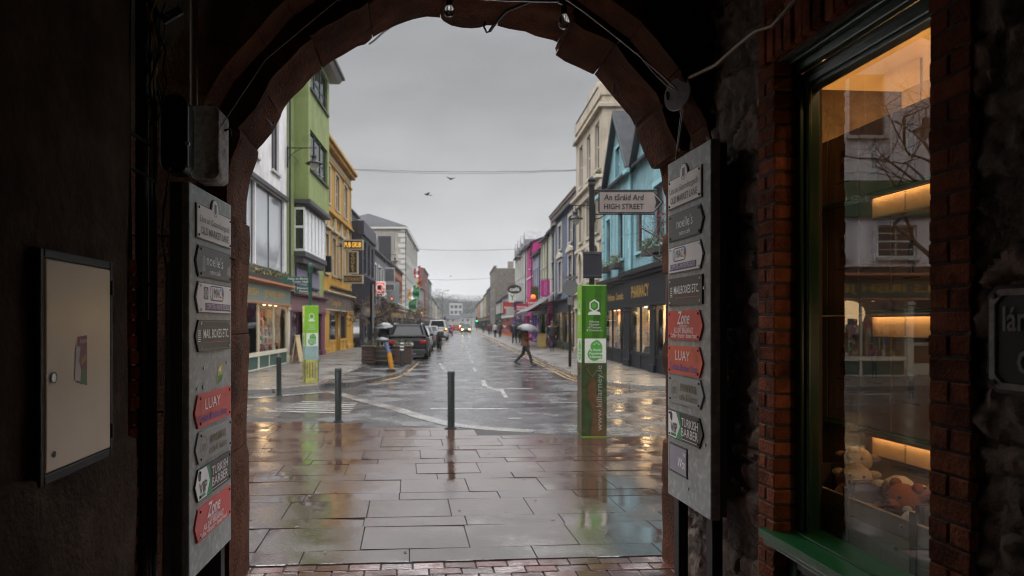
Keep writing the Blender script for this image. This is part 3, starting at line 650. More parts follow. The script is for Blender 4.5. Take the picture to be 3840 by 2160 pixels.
M_shelfg = pmat('green glass edge', (.02,.16,.06), .12, .1, 5)
M_shelft = pmat('shelf underside', (.10,.075,.05), .5)
def giftbox(label, u0, u1, v0, v1, z0, z1, soldier=True):
    t = lthing('gift_box', label, 'box', u0, v0, z0, 'gift boxes stacked on the shelves')
    du, dvv, h = u1-u0, v1-v0, z1-z0
    mb = MB(); mb.box(0,du,0,dvv,0,h); mb.build('carton', M_card, t, bevel=.004)
    mb = MB(frame((-.001,0,0),(0,-1,0),(0,0,1)) @ Matrix.Translation((-dvv/2,h*.62,0)))
    s = min(.045, dvv*.3)
    ring(mb,0,0,s*.5,s*.12,.0,0,12); rect(mb,-s*.5,s*.5,s*.5,s*.62,0); rect(mb,-s*.3,s*.3,s*.62,s*1.1,0); mb.quad((-s*.4,-s*.5,0),(s*.4,-s*.5,0),(s*.5,-s*1.4,0),(-s*.5,-s*1.4,0)); mb.quad((-s*.4,-s*1.5,0),(-s*.1,-s*1.5,0),(-s*.12,-s*2.2,0),(-s*.4,-s*2.2,0)); mb.quad((s*.1,-s*1.5,0),(s*.4,-s*1.5,0),(s*.4,-s*2.2,0),(s*.12,-s*2.2,0)); rect(mb,-s*1.2,s*1.2,-s*2.8,-s*2.65,0)
    mb.build('printed_motif', M_cardink, t, normals=False)
SH = [(2.34,'upper'),(1.75,'middle'),(1.16,'lower')]
for z, nm in SH:
    o = MB().box(0,.42,0,1.5,0,.011,0).box(.004,.42,0,1.5,-.0015,-.0003,1).build('glass_shelf', [M_shelfg, M_shelft]); o.location = lane(2.30,2.35,z); o.rotation_euler.z = TH
    tag(o, nm+' green-edged glass shelf inside the shop window', 'shelf')
for z, nm in SH:
    t = lthing('added_shelf_light', 'added amber lit panel under the '+nm+' glass shelf', 'light panel', 2.325, 2.40, z-.115, 'added light panels under the glass shelves')  # panel and strip added to make the amber glow under each shelf
    MB().box(.0,.02,0,.855,.0,.10).build('backing_panel', pmat('warm cream panel', (.72,.56,.38), .8, .1, 6), t, bevel=.003); MB().tube([(-.028,.0,.105),(-.028,.85,.105)],.004,6).build('added_lamp_strip', emit('amber strip', (1,.50,.17), 16), t); MB().box(-.036,-.02,.0,.855,.1095,.1145).box(-.036,-.033,.0,.855,.0965,.1094).build('strip_holder', M_metal, t)
    mb = MB()
    for k in range(9): mb.box(-.0015,.0,.62,.63,.006+k*.0105,.011+k*.0105)
    mb.build('perforated_edge', M_card, t)
# tall cartons at the far end, then rows that leave a lit gap under each shelf
for n_, (za, zb) in (('top',(2.353,2.72)),('second',(1.763,2.205)),('third',(1.173,1.62)),('bottom',(.5,1.0))):
    v = 2.38
    k = 0
    while v < 3.75:
        w_ = .26 if k % 2 == 0 else .24
        zt = zb if v+w_ < 3.27 else {'top':2.72,'second':2.33,'third':1.74,'bottom':1.15}[n_]
        giftbox('brown printed carton, %s from the near end of the %s row on the shelves' % (['first','second','third','fourth','fifth','sixth','seventh'][k], n_), 2.34, 2.70, v, v+w_-.006, za, zt)
        v += w_; k += 1
t = lthing('added_fill_lamp', 'added unseen lamp above the head of the gift shop window', 'lamp', 2.12, 2.55, 3.12)  # out-of-view lamp added to brighten the carton fronts
MB().lathe([(0,-.03),(.04,-.025),(.05,0)],14).build('lamp_glass', MATS['warm lamp'], t, smooth=True); MB().lathe([(.055,0),(.05,.06),(.01,.07),(.01,.13)],14).build('lamp_base', M_metal, t, smooth=True)
ld = bpy.data.lights.new('added_fill_light', 'POINT'); ld.energy = 6; ld.color = (1,.6,.3); ld.shadow_soft_size = .05
lo = bpy.data.objects.new('added_fill_light', ld); COL.objects.link(lo); lo.location = lane(2.12,2.55,3.05)
t = lthing('added_fill_lamp', 'added unseen lamp inside the gift shop window behind the near brick pier', 'lamp', 2.12, 2.16, 1.60)  # second out-of-view lamp, added to light the trays and cabinet door
MB().lathe([(0,-.03),(.04,-.025),(.05,0)],14).build('lamp_glass', MATS['warm lamp'], t, smooth=True); MB().lathe([(.055,0),(.05,.06),(.01,.07),(.01,1.5)],14).build('lamp_base', M_metal, t, smooth=True)
ld = bpy.data.lights.new('added_fill_light', 'POINT'); ld.energy = 7; ld.color = (1,.62,.34); ld.shadow_soft_size = .05
lo = bpy.data.objects.new('added_fill_light', ld); COL.objects.link(lo); lo.location = lane(2.12,2.16,1.53)
# floor of the display with timber trays of soft toys
o = MB(Matrix.Rotation(TH,4,'Z')).box(1.99,2.9,2.02,3.7,.49,.57).build('display_floor', M_roomdark); struct(o)
M_tray = pmat('whitewashed tray boards', (.34,.27,.21), .7, .15, 6, .15, 50, tint=.2)
M_trayin = pmat('tray inside', (.06,.035,.025), .8)
def tray(label, v0, v1):
    t = lthing('display_tray', label, 'tray', 2.03, v0, .572, 'timber trays in the shop window'); Lh = v1-v0
    mb = MB()
    for k in range(4):
        mb.tint = R.random(); z = .002+k*.082
        if k % 2: mb.box(0,.018,0,Lh*.48,z,z+.079); mb.tint = R.random(); mb.box(0,.018,Lh*.483,Lh,z,z+.079)
        else: mb.box(0,.018,0,Lh,z,z+.079)
    mb.build('front_boards', M_tray, t, bevel=.002)
    mb = MB(); mb.box(.0185,.34,0,.02,0,.40); mb.box(.0185,.34,Lh-.02,Lh,0,.40); mb.box(.32,.34,.02,Lh-.02,0,.44); mb.box(.0185,.32,.02,Lh-.02,.15,.17); mb.build('tray_body', M_trayin, t)
    mb = MB(); mb.box(-.008,.0,-.012,.02,0,.37); mb.build('corner_strip', M_roomdark, t)
tray('timber tray at the far end of the shop window', 3.01, 3.42); tray('wide timber tray in the middle of the shop window', 2.59, 3.0); tray('timber tray behind the near brick pier', 2.2, 2.58)
def toy(label, u, v, z, body, face, s=1.0, tilt=0.0, ears='round'):
    mB = pmat('plush %.2f %.2f %.2f' % body, body, .95, .2, 25, .6, 120); mF = pmat('plush %.2f %.2f %.2f' % face, face, .95, .15, 25, .5, 120)
    t = lthing('soft_toy', label, 'soft toy', u, v, z, 'soft toys in the trays', tilt)
    mb = MB(Matrix.Scale(s,4)); mb.ball((0,0,.06),.065,14,0,(1,1,1.05)); mb.ball((-.05,.05,.03),.028,10,0,(1.3,1,.8)); mb.ball((-.05,-.05,.03),.028,10,0,(1.3,1,.8)); mb.ball((-.03,.065,.08),.024,10,0,(1,1,1.5)); mb.ball((-.03,-.065,.08),.024,10,0,(1,1,1.5)); mb.build('body', mB, t, smooth=True)
    mb = MB(Matrix.Scale(s,4)); mb.ball((-.015,0,.16),.06,16,1); mb.ball((-.065,0,.145),.026,12,1,(1,1.1,.8))
    for sy in (-1,1):
        if ears == 'round': mb.ball((.0,sy*.048,.21),.022,10,0)
        else: mb.ball((.0,sy*.065,.175),.026,10,0,(.6,1.2,.7))
    h = mb.build('head', [mB, mF], t, smooth=True)
    for sy in (-1,1): MB(Matrix.Scale(s,4)).ball((-.066,sy*.026,.175),.007,8).build('eye', M_cardink, h, smooth=True)
    MB(Matrix.Scale(s,4)).ball((-.09,0,.15),.008,8).build('nose', M_cardink, h, smooth=True)
toy('white lamb soft toy with a black eye in the middle tray', 2.20, 2.90, .77, (.62,.55,.48), (.66,.60,.53), 1.15, .9, 'side')
toy('rust brown bear soft toy in the middle tray', 2.15, 2.79, .77, (.26,.07,.03), (.33,.11,.06), 1.1, .2)
toy('sandy yellow soft toy leaning at the back of the middle tray', 2.28, 2.72, .80, (.30,.19,.08), (.36,.25,.13), 1.1, -.3)
toy('pale blue soft toy lying low in the front of the middle tray', 2.10, 2.67, .74, (.36,.42,.47), (.45,.48,.52), .85, .2)
toy('cream rabbit soft toy in the far tray', 2.15, 3.12, .79, (.42,.33,.24), (.46,.38,.29), 1.1, 1.0, 'side')
toy('brown dog soft toy at the back of the far tray', 2.27, 3.28, .84, (.3,.2,.12), (.35,.27,.18), 1.1, .8, 'side')
o = MB().tube([(0,0,0),(.03,-.08,.05),(.08,-.2,.13),(.1,-.26,.17)], [.018,.02,.02,.016], 8).tube([(0,.02,0),(-.01,.09,-.01)], .028, 8).build('pink_scarf', pmat('pink knit',(.5,.22,.2),.9,.2,40,.5,120), smooth=True)
o.location = lane(2.11,2.90,.86); o.rotation_euler.z = TH; tag(o, 'pink knitted strap draped across the middle tray', 'strap')
# street name plate on the rubble wall
t = lthing('street_plate', 'old black iron street name plate with raised white letters on the rubble wall', 'street sign', 1.715, 1.885, 1.50)
F = frame((0,0,0),(0,-1,0),(0,0,1))
M_wpaint = pmat('chipped white paint', (.34,.31,.29), .6, .3, 30, .2, 60)
mb = MB(F); 
def oct_(a,b,c,d,r): return [(a+r,c),(b-r,c),(b,c+r),(b,d-r),(b-r,d),(a+r,d),(a,d-r),(a,c+r)]
mb.prism(oct_(0,.9,0,.31,.03),-.03,.012); mb.build('plate_body', M_iron, t, bevel=.002)
mb = MB(F); a = oct_(.012,.888,.012,.298,.03); b = oct_(.03,.87,.03,.28,.025)
for i in range(8): mb.prism([a[i],a[(i+1)%8],b[(i+1)%8],b[i]],.0125,.018)
mb.build('rim', M_wpaint, t)
mb = MB(F); mb.text('lánA An tSeAnmhARgAidh', .10, (.055,.18,.0135), m=0, w=.8, align='L', bold=.015); mb.text('OLD MARKET LANE', .095, (.10,.06,.0135), m=0, w=.70, align='L', bold=.02); mb.build('lettering', M_wpaint, t, normals=False)
for x, z in ((.03,.28),(.03,.03)): MB(F).prism([(x+.008*math.cos(PI*i/4),z+.008*math.sin(PI*i/4)) for i in range(8)],.018,.024).build('bolt', M_iron, t)

# ================================================================ GROUND
def wet(name, col, rough=.16, rv=.14, scale=1.5, tint=.25, bump=.12, bscale=30, puddle=.5, spec=.5, ior=1.9):
    m = pmat(name, col, rough, .12, 2.2, bump, bscale, tint=tint, spec=spec, stain=(col[0]*.55,col[1]*.5,col[2]*.5), stain_amt=.3, stain_scale=.9)
    nt = m.node_tree; N, L = nt.nodes, nt.links; b = N['Principled BSDF']
    b.inputs['IOR'].default_value = ior
    tc = N.new('ShaderNodeTexCoord'); n = N.new('ShaderNodeTexNoise'); n.inputs['Scale'].default_value = scale; n.inputs['Detail'].default_value = 7; n.inputs['Roughness'].default_value = .65
    L.new(tc.outputs['Object'], n.inputs['Vector'])
    mr = N.new('ShaderNodeMapRange'); mr.inputs['From Min'].default_value = .5-puddle*.2; mr.inputs['From Max'].default_value = .62
    mr.inputs['To Min'].default_value = max(.02, rough-rv); mr.inputs['To Max'].default_value = rough+rv
    L.new(n.outputs['Fac'], mr.inputs['Value']); L.new(mr.outputs['Result'], b.inputs['Roughness'])
    if bump:                                  # standing water smooths the relief
        bp = [x for x in N if x.bl_idname == 'ShaderNodeBump'][0]
        m2 = N.new('ShaderNodeMapRange'); m2.inputs['From Min'].default_value = .42; m2.inputs['From Max'].default_value = .6; m2.inputs['To Min'].default_value = bump*.12; m2.inputs['To Max'].default_value = bump
        L.new(n.outputs['Fac'], m2.inputs['Value']); L.new(m2.outputs['Result'], bp.inputs['Strength'])
    return m
M_slab = wet('wet sandstone slab', (.060,.032,.023), .085, .06, 1.1, .12, .16, 38, .5, ior=7.0)
M_joint = pmat('joint sand', (.014,.011,.01), .8, .3, 20)
M_paver = wet('wet red paver', (.11,.04,.03), .16, .10, 1.4, .35, .3, 40, .6, ior=3.6)
M_asph = wet('wet asphalt', (.036,.034,.035), .23, .10, .8, 0, .35, 70, .4, ior=2.1)
M_foot = wet('wet footpath flags', (.072,.063,.052), .40, .14, .8, .25, .3, 50, .5)
M_kerb = wet('wet granite kerb', (.15,.142,.132), .22, .12, 1.5, .25, .2, 60, .5)
M_line = wet('worn white line', (.18,.172,.16), .3, .12, 2, 0, .15, 60, .5)
M_yline = wet('worn yellow line', (.26,.15,.03), .35, .12, 2, 0, .15, 60, .5)
M_earth = pmat('far ground', (.05,.055,.04), .9, .3, .05)
o = MB().box(-900,900,-200,1500,-.4,-.02).build('ground', M_earth); struct(o)
mb = MB(); mb.quad((-60,4.9,0),(60,4.9,0),(60,420,0),(-60,420,0)); struct(mb.build('road', M_asph))
mb = MB(Matrix.Rotation(TH,4,'Z')); mb.quad((-1.6,-6,.002),(2.0,-6,.002),(2.0,4.85,.002),(-1.6,4.85,.002)); struct(mb.build('lane_floor', M_joint))
# brick pavers in the arch
mb = MB(Matrix.Rotation(TH,4,'Z')); v = 4.82; k = 0
while v > 2.6:
    u = -1.5 - (.11 if k % 2 else 0)
    while u < 2.0:
        mb.tint = R.random(); z = .012+R.uniform(-.003,.004); a, b = R.uniform(-.003,.003), R.uniform(-.003,.003)
        u1, v1 = u+.212, v-.112
        mb.add([(u,v1,z-.03),(u1,v1,z-.03),(u1,v,z-.03),(u,v,z-.03),(u,v1,z+a),(u1,v1,z+b),(u1,v,z-a),(u,v,z-b)], [(4,5,6,7),(0,1,5,4),(1,2,6,5),(2,3,7,6),(3,0,4,7)])
        u += .221
    v -= .121; k += 1
struct(mb.build('brick_paving', M_paver, bevel=.004))
# plaza slabs: courses across the view, wide and narrow in turn
BND = [(-40,14.5),(-7,13.2),(-3.9,12.4),(-2,11.75),(-.5,11.25),(-.14,11.1),(.93,10.75),(1.8,10.35),(3.1,10.3),(6,10.3),(40,10.3)]
def bnd(x):
    for (x0,y0),(x1,y1) in zip(BND, BND[1:]):
        if x <= x1: return y0+(y1-y0)*(x-x0)/(x1-x0)
    return 10.3
mb = MB(); mb.poly([(x,y-.02,.004) for x,y in BND[::-1]]+[(-40,1.5,.004)]+[lane(-1.55,4.83,.004),lane(2.0,4.83,.004)]+[(40,7,.004)])
struct(mb.build('plaza_bed', M_joint))
mb = MB(); v = 4.84; k = 0
while v < 15:
    d = .275 if k % 2 == 0 else .575
    u = -14+R.uniform(0,.7)
    while u < 14:
        ln = R.uniform(.68,.86) if k % 2 else R.uniform(.75,.98)
        c = lane(u+ln/2, v+d/2)
        if abs(u) < 9 or True:
            P = [lane(a, b) for a, b in ((u+.005,v+.005),(u+ln-.005,v+.005),(u+ln-.005,v+d-.005),(u+.005,v+d-.005))]
            if all(p.y < bnd(p.x)-.0 for p in P) and (v > 4.83) and (abs(u) < 2.6 or v > 5.6 or True):
                mb.tint = R.random(); z = .016; tx, ty = R.gauss(0,.0022), R.gauss(0,.0014)
                T = [Vector((p.x,p.y,z+s1*tx+s2*ty)) for p, s1, s2 in zip(P,(-1,1,1,-1),(-1,-1,1,1))]
                mb.add([Vector((p.x,p.y,-.01)) for p in P]+T, [(4,5,6,7),(0,1,5,4),(1,2,6,5),(2,3,7,6),(3,0,4,7)])
        u += ln
    v += d; k += 1
struct(mb.build('plaza_paving', M_slab))
# pale stone channel that edges the plaza and swings across to the left footpath
def ribbon(mb, pts, w, z, m=0):
    pts = [Vector((*p,0)) for p in pts]; l = []
    for i, p in enumerate(pts):
        t = (pts[min(i+1,len(pts)-1)]-pts[max(i-1,0)]).normalized(); n = Vector((-t.y,t.x,0)); l.append((p-n*w/2, p+n*w/2))
    for (a,b),(c,d) in zip(l, l[1:]): mb.quad((*a[:2],z),(*c[:2],z),(*d[:2],z),(*b[:2],z),m)
mb = MB(); ribbon(mb, [(-3.2,17.1),(-2.6,16.0),(-1.9,14.7),(-1.2,13.5),(-.6,12.3),(-.1,11.45),(.5,11.02),(1.2,10.75)], .30, .0065)
ribbon(mb, [(-9,14.9),(-6,15.25),(-4.6,15.6),(-3.3,16.9)], .28, .0068)
struct(mb.build('stone_channel', M_kerb))
mb = MB()
for k in range(6): ribbon(mb, [(-3.7+k*.06,13.25+k*.32),(-2.05-k*.02,12.95+k*.32)], .15, .0045)
ribbon(mb, [(-4.9,12.75),(-3.9,12.62)], .2, .005); ribbon(mb, [(-5.2,13.6),(-4.1,13.4)], .2, .005)
struct(mb.build('hatched_marking', M_line))
# road markings
mb = MB()
for k in range(24): ribbon(mb, [(.62,24+k*5.2),(.62,26.1+k*5.2)], .11, .004)
ribbon(mb, [(1.05,20.3),(.75,20.4),(.73,18.6),(1.1,17.0)], .13, .0044); ribbon(mb, [(.2,17.9),(1.95,17.75)], .16, .0052); ribbon(mb, [(1.12,17.7),(1.1,15.6)], .09, .0056)
ribbon(mb, [(-.55,13.6),(1.0,13.6)], .2, .0044); ribbon(mb, [(.9,12.2),(1.15,12.25)], .12, .0044); ribbon(mb, [(2.0,14.75),(2.9,14.6)], .09, .0044); ribbon(mb,[(-.8,29.5),(-.5,25)],.1,.0044); ribbon(mb,[(-.55,24.6),(.4,24.6)],.1,.0044)
struct(mb.build('white_marking', M_line))
mb = MB()
for dx in (0,.2): ribbon(mb, [(3.40+dx,26),(3.38+dx,60),(3.35+dx,110),(3.3+dx,240)], .075, .004)
ribbon(mb, [(3.6,26),(3.58,21.5),(3.8,19.2),(4.4,17.6),(5.6,16.6),(9,16.0),(30,14.4)], .085, .0042); ribbon(mb, [(3.40,26),(3.38,21.3),(3.62,18.9),(4.3,17.3)], .08, .0046)
for dx in (0,-.2): ribbon(mb, [(-1.72+dx,30),(-1.74+dx,23.5),(-1.95+dx*.6,21.2),(-2.5,19.4)], .08, .0043)
struct(mb.build('yellow_lines', M_yline))
mb = MB()
for x, y, a, b in ((-.2,15.0,.35,.2),(1.2,14.2,.9,.35),(-1.2,20.0,.45,.3),(2.6,17.1,.3,.2),(.1,33,.4,.3)): mb.box(x-a,x+a,y-b,y+b,.001,.0035)
struct(mb.build('tarmac_patch', wet('dark tarmac patch',(.022,.022,.023),.2,.1,1,0,.4,70)))
o = MB().lathe([(0,.006),(.27,.006),(.30,.003)],24).build('manhole_cover', pmat('wet cast iron',(.05,.045,.042),.25,.2,30,.6,60)); o.location=(-1.0,19.0,0); tag(o,'round iron manhole cover in the wet road','manhole cover')
# footpaths with real kerbs
PZ = .09
def footpath(name, pts, label=None):
    mb = MB(); mb.prism(pts, -.3, PZ, 'xy'); return struct(mb.build(name, M_foot))
LK = [(-40,15.2),(-9,16.0),(-6,16.4),(-4.6,16.8),(-3.75,17.9),(-3.62,30),(-3.45,30.2),(-3.45,300),(-40,300)]
footpath('footpath', LK[::-1])
RK = [(40,15.6),(9,16.6),(5.7,17.2),(4.6,18.0),(4.0,19.5),(3.75,21.8),(3.75,60),(3.7,110),(3.65,300),(40,300)]
footpath('footpath', RK)
mb = MB(); mb.prism([(-3.62,30),(-3.72,18.3),(-3.05,18.6),(-2.4,20.3),(-2.02,22.2),(-1.98,29.2),(-2.2,30)][::-1], -.3, PZ-.006, 'xy'); struct(mb.build('kerb_buildout', wet('dark wet tarmac path',(.03,.029,.03),.25,.12,.8,0,.5,80)))
def kerbline(pts, z, w=.15):
    mb = MB()
    for (x0,y0),(x1,y1) in zip(pts, pts[1:]):
        d = Vector((x1-x0,y1-y0)); L_ = d.length; n = max(1, int(L_/.9)); d /= L_; nn = Vector((-d.y,d.x))*w/2
        for i in range(n):
            a = Vector((x0,y0))+d*(L_*i/n+.004); b = Vector((x0,y0))+d*(L_*(i+1)/n-.004); mb.tint = R.random()
            mb.prism([(a-nn)[:],(b-nn)[:],(b+nn)[:],(a+nn)[:]], -.25, z)
    return mb
struct(kerbline([(9,16.55),(5.7,17.15),(4.55,17.95),(3.93,19.45),(3.68,21.8),(3.68,60),(3.63,110),(3.6,180)], PZ+.012).build('kerb', M_kerb))
struct(kerbline([(-9,15.95),(-6,16.35),(-4.55,16.75),(-3.70,17.9),(-3.66,29.9)], PZ+.012, .2).build('kerb', M_kerb))
struct(kerbline([(-3.0,18.55),(-2.35,20.3),(-1.96,22.2),(-1.92,29.2),(-2.15,30.05),(-3.4,30.1),(-3.4,140)], PZ+.008).build('kerb', pmat('dark wet kerb',(.07,.068,.066),.25,.2,5,.3,60,tint=.3)))
# far wooded hill
mb = MB(); n = 120
for i in range(n):
    pass
def hill_h(x): return 18+8*noise.noise(Vector((x*.006,3,0)))+5*noise.noise(Vector((x*.02,8,0)))
g = [];  ny = 16
for i in range(n+1):
    for j in range(ny+1):
        x = -600+1200*i/n; y = 430+500*j/ny; h = hill_h(x)*min(1,(j/6))*(1+.04*j); g.append((x,y,h-.5))
mb.add(g, [(i*(ny+1)+j,(i+1)*(ny+1)+j,(i+1)*(ny+1)+j+1,i*(ny+1)+j+1) for i in range(n) for j in range(ny)])
struct(mb.build('hill', pmat('hill green',(.018,.02,.015),.95,.4,.05,spec=0), smooth=True))
mb = MB()
for k in range(26000):
    x = R.uniform(-190,150); j = R.uniform(0,1)**.6*7; y = 430+500*j/ny; z = hill_h(x)*min(1,(j/6))*(1+.04*j)
    mb.leaf((x+R.gauss(0,1.5), y, z+R.uniform(0,1)**2.2*(6+5*noise.noise(Vector((x*.08,2,1))))), 1.25)
tag(mb.build('hill_wood', pmat('bare winter wood',(.022,.02,.016),.95,.3,.3,tint=.5,spec=0), normals=False), 'far bare winter wood covering the hill at the end of the street', 'wood', kind='stuff')
# ================================================================ BUILDINGS
# facade frame: s along the street (away from the camera), o out towards the street, z up
def fmat(side): return Matrix(((0,1,0,0),(1,0,0,0),(0,0,1,0),(0,0,0,1))) if side == 'L' else Matrix(((0,-1,0,0),(1,0,0,0),(0,0,1,0),(0,0,0,1)))
PANE = dark_pane('window pane')
def mirror_pane(n, c):
    m = dark_pane(n, c, .03); m.node_tree.nodes['Principled BSDF'].inputs['IOR'].default_value = 2.6; return m
PANE2 = dark_pane('window pane with pale blind', (.10,.105,.11), .05)
WHITE = paint('white joinery', (.62,.61,.58)); WSTONE = pmat('painted stone sill', (.45,.44,.41), .7, .15, 4, .2, 50)
SLATE = pmat('wet slate', (.035,.036,.041), .75, .25, 3, .5, 22, streak=.2, spec=.15); CHIM = pmat('chimney render', (.22,.20,.18), .85, .25, 3, .3, 40, streak=.3)
GUT = paint('dark gutter', (.03,.03,.032)); LEADM = pmat('lead flashing', (.16,.165,.17), .5, .2, 4)
def wall_grid(mb, L, z0, H, holes, reveal=.16, m=0, o=0.0):
    xs = sorted({0, L, *[h[0] for h in holes], *[h[1] for h in holes]}); zs = sorted({z0, H, *[h[2] for h in holes], *[h[3] for h in holes]})
    for a, b in zip(xs, xs[1:]):
        for c, d in zip(zs, zs[1:]):
            mx, mz = (a+b)/2, (c+d)/2
            if not any(h[0] < mx < h[1] and h[2] < mz < h[3] for h in holes): mb.quad((a,o,c),(b,o,c),(b,o,d),(a,o,d), m)
    for h in holes:
        a, b, c, d = h[:4]; r = o-reveal
        mb.quad((a,o,c),(a,r,c),(a,r,d),(a,o,d), m); mb.quad((b,o,c),(b,r,c),(b,r,d),(b,o,d), m)
        mb.quad((a,o,c),(b,o,c),(b,r,c),(a,r,c), m); mb.quad((a,o,d),(b,o,d),(b,r,d),(a,r,d), m)
def window(root, M, a, b, c, d, kind='sash', fm=None, sill=True, o=0.0, pane=None, trim=None, name='window', reveal=.16):
    fm = fm or WHITE; r = o-reveal+.01; f = .055
    mb = MB(M); mb.box(a,a+f,r,r+.06,c,d); mb.box(b-f,b,r,r+.06,c,d); mb.box(a+f,b-f,r,r+.06,c,c+f); mb.box(a+f,b-f,r,r+.06,d-f,d)
    if kind == 'sash': mb.box(a+f,b-f,r,r+.055,(c+d)/2-.025,(c+d)/2+.025)
    if kind == 'georgian':
        mb.box(a+f,b-f,r,r+.055,(c+d)/2-.025,(c+d)/2+.025); mb.box((a+b)/2-.012,(a+b)/2+.012,r,r+.05,c+f,d-f)
        for k in (.25,.75): mb.box(a+f,b-f,r+.004,r+.046,c+(d-c)*k-.01,c+(d-c)*k+.01)
    if kind == 'cross': mb.box((a+b)/2-.03,(a+b)/2+.03,r,r+.058,c+f,d-f)
    if kind == 'triple':
        for k in (1,2): mb.box(a+(b-a)*k/3-.06,a+(b-a)*k/3+.06,r,r+.062,c+f,d-f)
        mb.box(a+f,b-f,r+.003,r+.05,c+(d-c)*.42-.025,c+(d-c)*.42+.025)
    if trim:
        t, tm = trim; mb.box(a-t,a,o+.001,o+.04,c,d+t,1); mb.box(b,b+t,o+.001,o+.04,c,d+t,1); mb.box(a,b,o+.001,o+.04,d,d+t,1)
    w_ = mb.build(name, [fm, trim[1] if trim else fm], root)
    MB(M).quad((a+.01,r+.03,c+.01),(b-.01,r+.03,c+.01),(b-.01,r+.03,d-.01),(a+.01,r+.03,d-.01)).build('pane', pane or PANE, w_)
    if sill: MB(M).box(a-.08,b+.08,r+.06,o+.09,c-.10,c).build('sill', WSTONE if sill is True else sill, w_)
    return w_
def building(name, label, side, X, Y0, Y1, H, depth, wallm, wins=(), z0=PZ-.1, roof=None, cat='building', o2=None, gutter=True, chim=(), parapet=None):
    root = thing(name, label, cat, (X, Y0, 0)); M = fmat(side); Lg = Y1-Y0
    mb = MB(M); wall_grid(mb, Lg, z0, H, [w[:4] for w in wins])
    mb.quad((0,0,z0),(0,-depth,z0),(0,-depth,H),(0,0,H)); mb.quad((Lg,0,z0),(Lg,-depth,z0),(Lg,-depth,H),(Lg,0,H)); mb.quad((0,-depth,z0),(Lg,-depth,z0),(Lg,-depth,H),(0,-depth,H))
    mb.quad((0,-.6,z0),(Lg,-.6,z0),(Lg,-.6,H),(0,-.6,H),1)
    if roof:
        rise = roof[1]
        if roof[0] == 'gable': mb.poly([(0,0,H),(0,-depth,H),(0,-depth/2,H+rise)]); mb.poly([(Lg,0,H),(Lg,-depth,H),(Lg,-depth/2,H+rise)])
        if roof[0] == 'flat': mb.quad((0,0,H),(Lg,0,H),(Lg,-depth,H),(0,-depth,H))
    mb.build('wall', [wallm, pmat('dark interior',(.02,.019,.018),.9)], root, normals=False)
    for w_ in wins: window(root, M, *w_[:4], **(w_[4] if len(w_) > 4 else {}))
    if roof and roof[0] == 'gable':
        rise = roof[1]; rm = roof[2] if len(roof) > 2 else SLATE; e = .22
        mb = MB(M); k = rise/(depth/2)
        p = [(e,H-k*e),(-depth/2,H+rise),(-depth-e,H-k*e)]; q = [(a,b+.12) for a,b in p]
        mb.prism(p[:2]+q[1::-1], -.06, Lg+.06, 'yz'); mb.prism(p[1:]+q[:0:-1], -.06, Lg+.06, 'yz'); mb.box(-.06,Lg+.06,-depth/2-.1,-depth/2+.1,H+rise+.10,H+rise+.17)
        rf = mb.build('roof', rm, root)
        for (s, hh) in chim:
            mb = MB(M); mb.box(s-.7,s+.7,-depth/2-.35,-depth/2+.35,H+rise-.8,H+rise+hh); mb.box(s-.76,s+.76,-depth/2-.41,-depth/2+.41,H+rise+hh,H+rise+hh+.12)
            c_ = mb.build('chimney', CHIM, rf)
            for j in range(3): MB(M).lathe([(.11,0),(.14,.05),(.10,.4),(.13,.42)],10,0,(s-.4+.4*j,-depth/2,H+rise+hh+.12)).build('chimney_pot', pmat('clay pot',(.28,.13,.08),.8), c_)
    if roof and roof[0] == 'hip':
        rise = roof[1]; rm = roof[2] if len(roof) > 2 else SLATE; e = .35; mb = MB(M); h = depth/2
        A = [(-e,e,H),(Lg+e,e,H),(Lg+e,-depth-e,H),(-e,-depth-e,H)]; B = [(h,-h,H+rise),(Lg-h,-h,H+rise)]
        mb.quad(A[0],A[1],B[1],B[0]); mb.poly([A[1],A[2],B[1]]); mb.quad(A[2],A[3],B[0],B[1]); mb.poly([A[3],A[0],B[0]]); mb.quad(*[(x,y,z-.01) for x,y,z in A])
        mb.build('roof', rm, root)
    if gutter: MB(M).box(-.02,Lg+.02,.12,.26,H-.16,H-.04).tube([(.12,.10,H-.1),(.12,.10,.2)],.045,8).build('gutter', GUT, root)
    if parapet: MB(M).box(-.05,Lg+.05,-.3,.10,H,H+parapet).box(-.08,Lg+.08,-.36,.16,H+parapet,H+parapet+.1).build('parapet', wallm, root)
    return root, M, Lg
def band(root, M, s0, s1, z0, z1, out, m, name='string_course', o=0.0): return MB(M).box(s0,s1,o-.02,o+out,z0,z1).build(name, m, root, bevel=.01)
GOODS = [pmat('goods %d' % i, c, .5, .2, 20) for i, c in enumerate([(.5,.42,.3),(.45,.06,.06),(.08,.25,.12),(.55,.52,.48),(.5,.3,.08),(.08,.10,.22),(.5,.2,.25),(.03,.03,.03)])]
LITWALL = pmat('lit shop wall', (.55,.47,.38), .8, .15, 3); SHOPFLOOR = pmat('shop floor', (.18,.12,.08), .5, .2, 4)
SPOT = emit('shop spot', (1,.66,.32), 7); M_spane = pane_mat('street shop glass', 1.5)
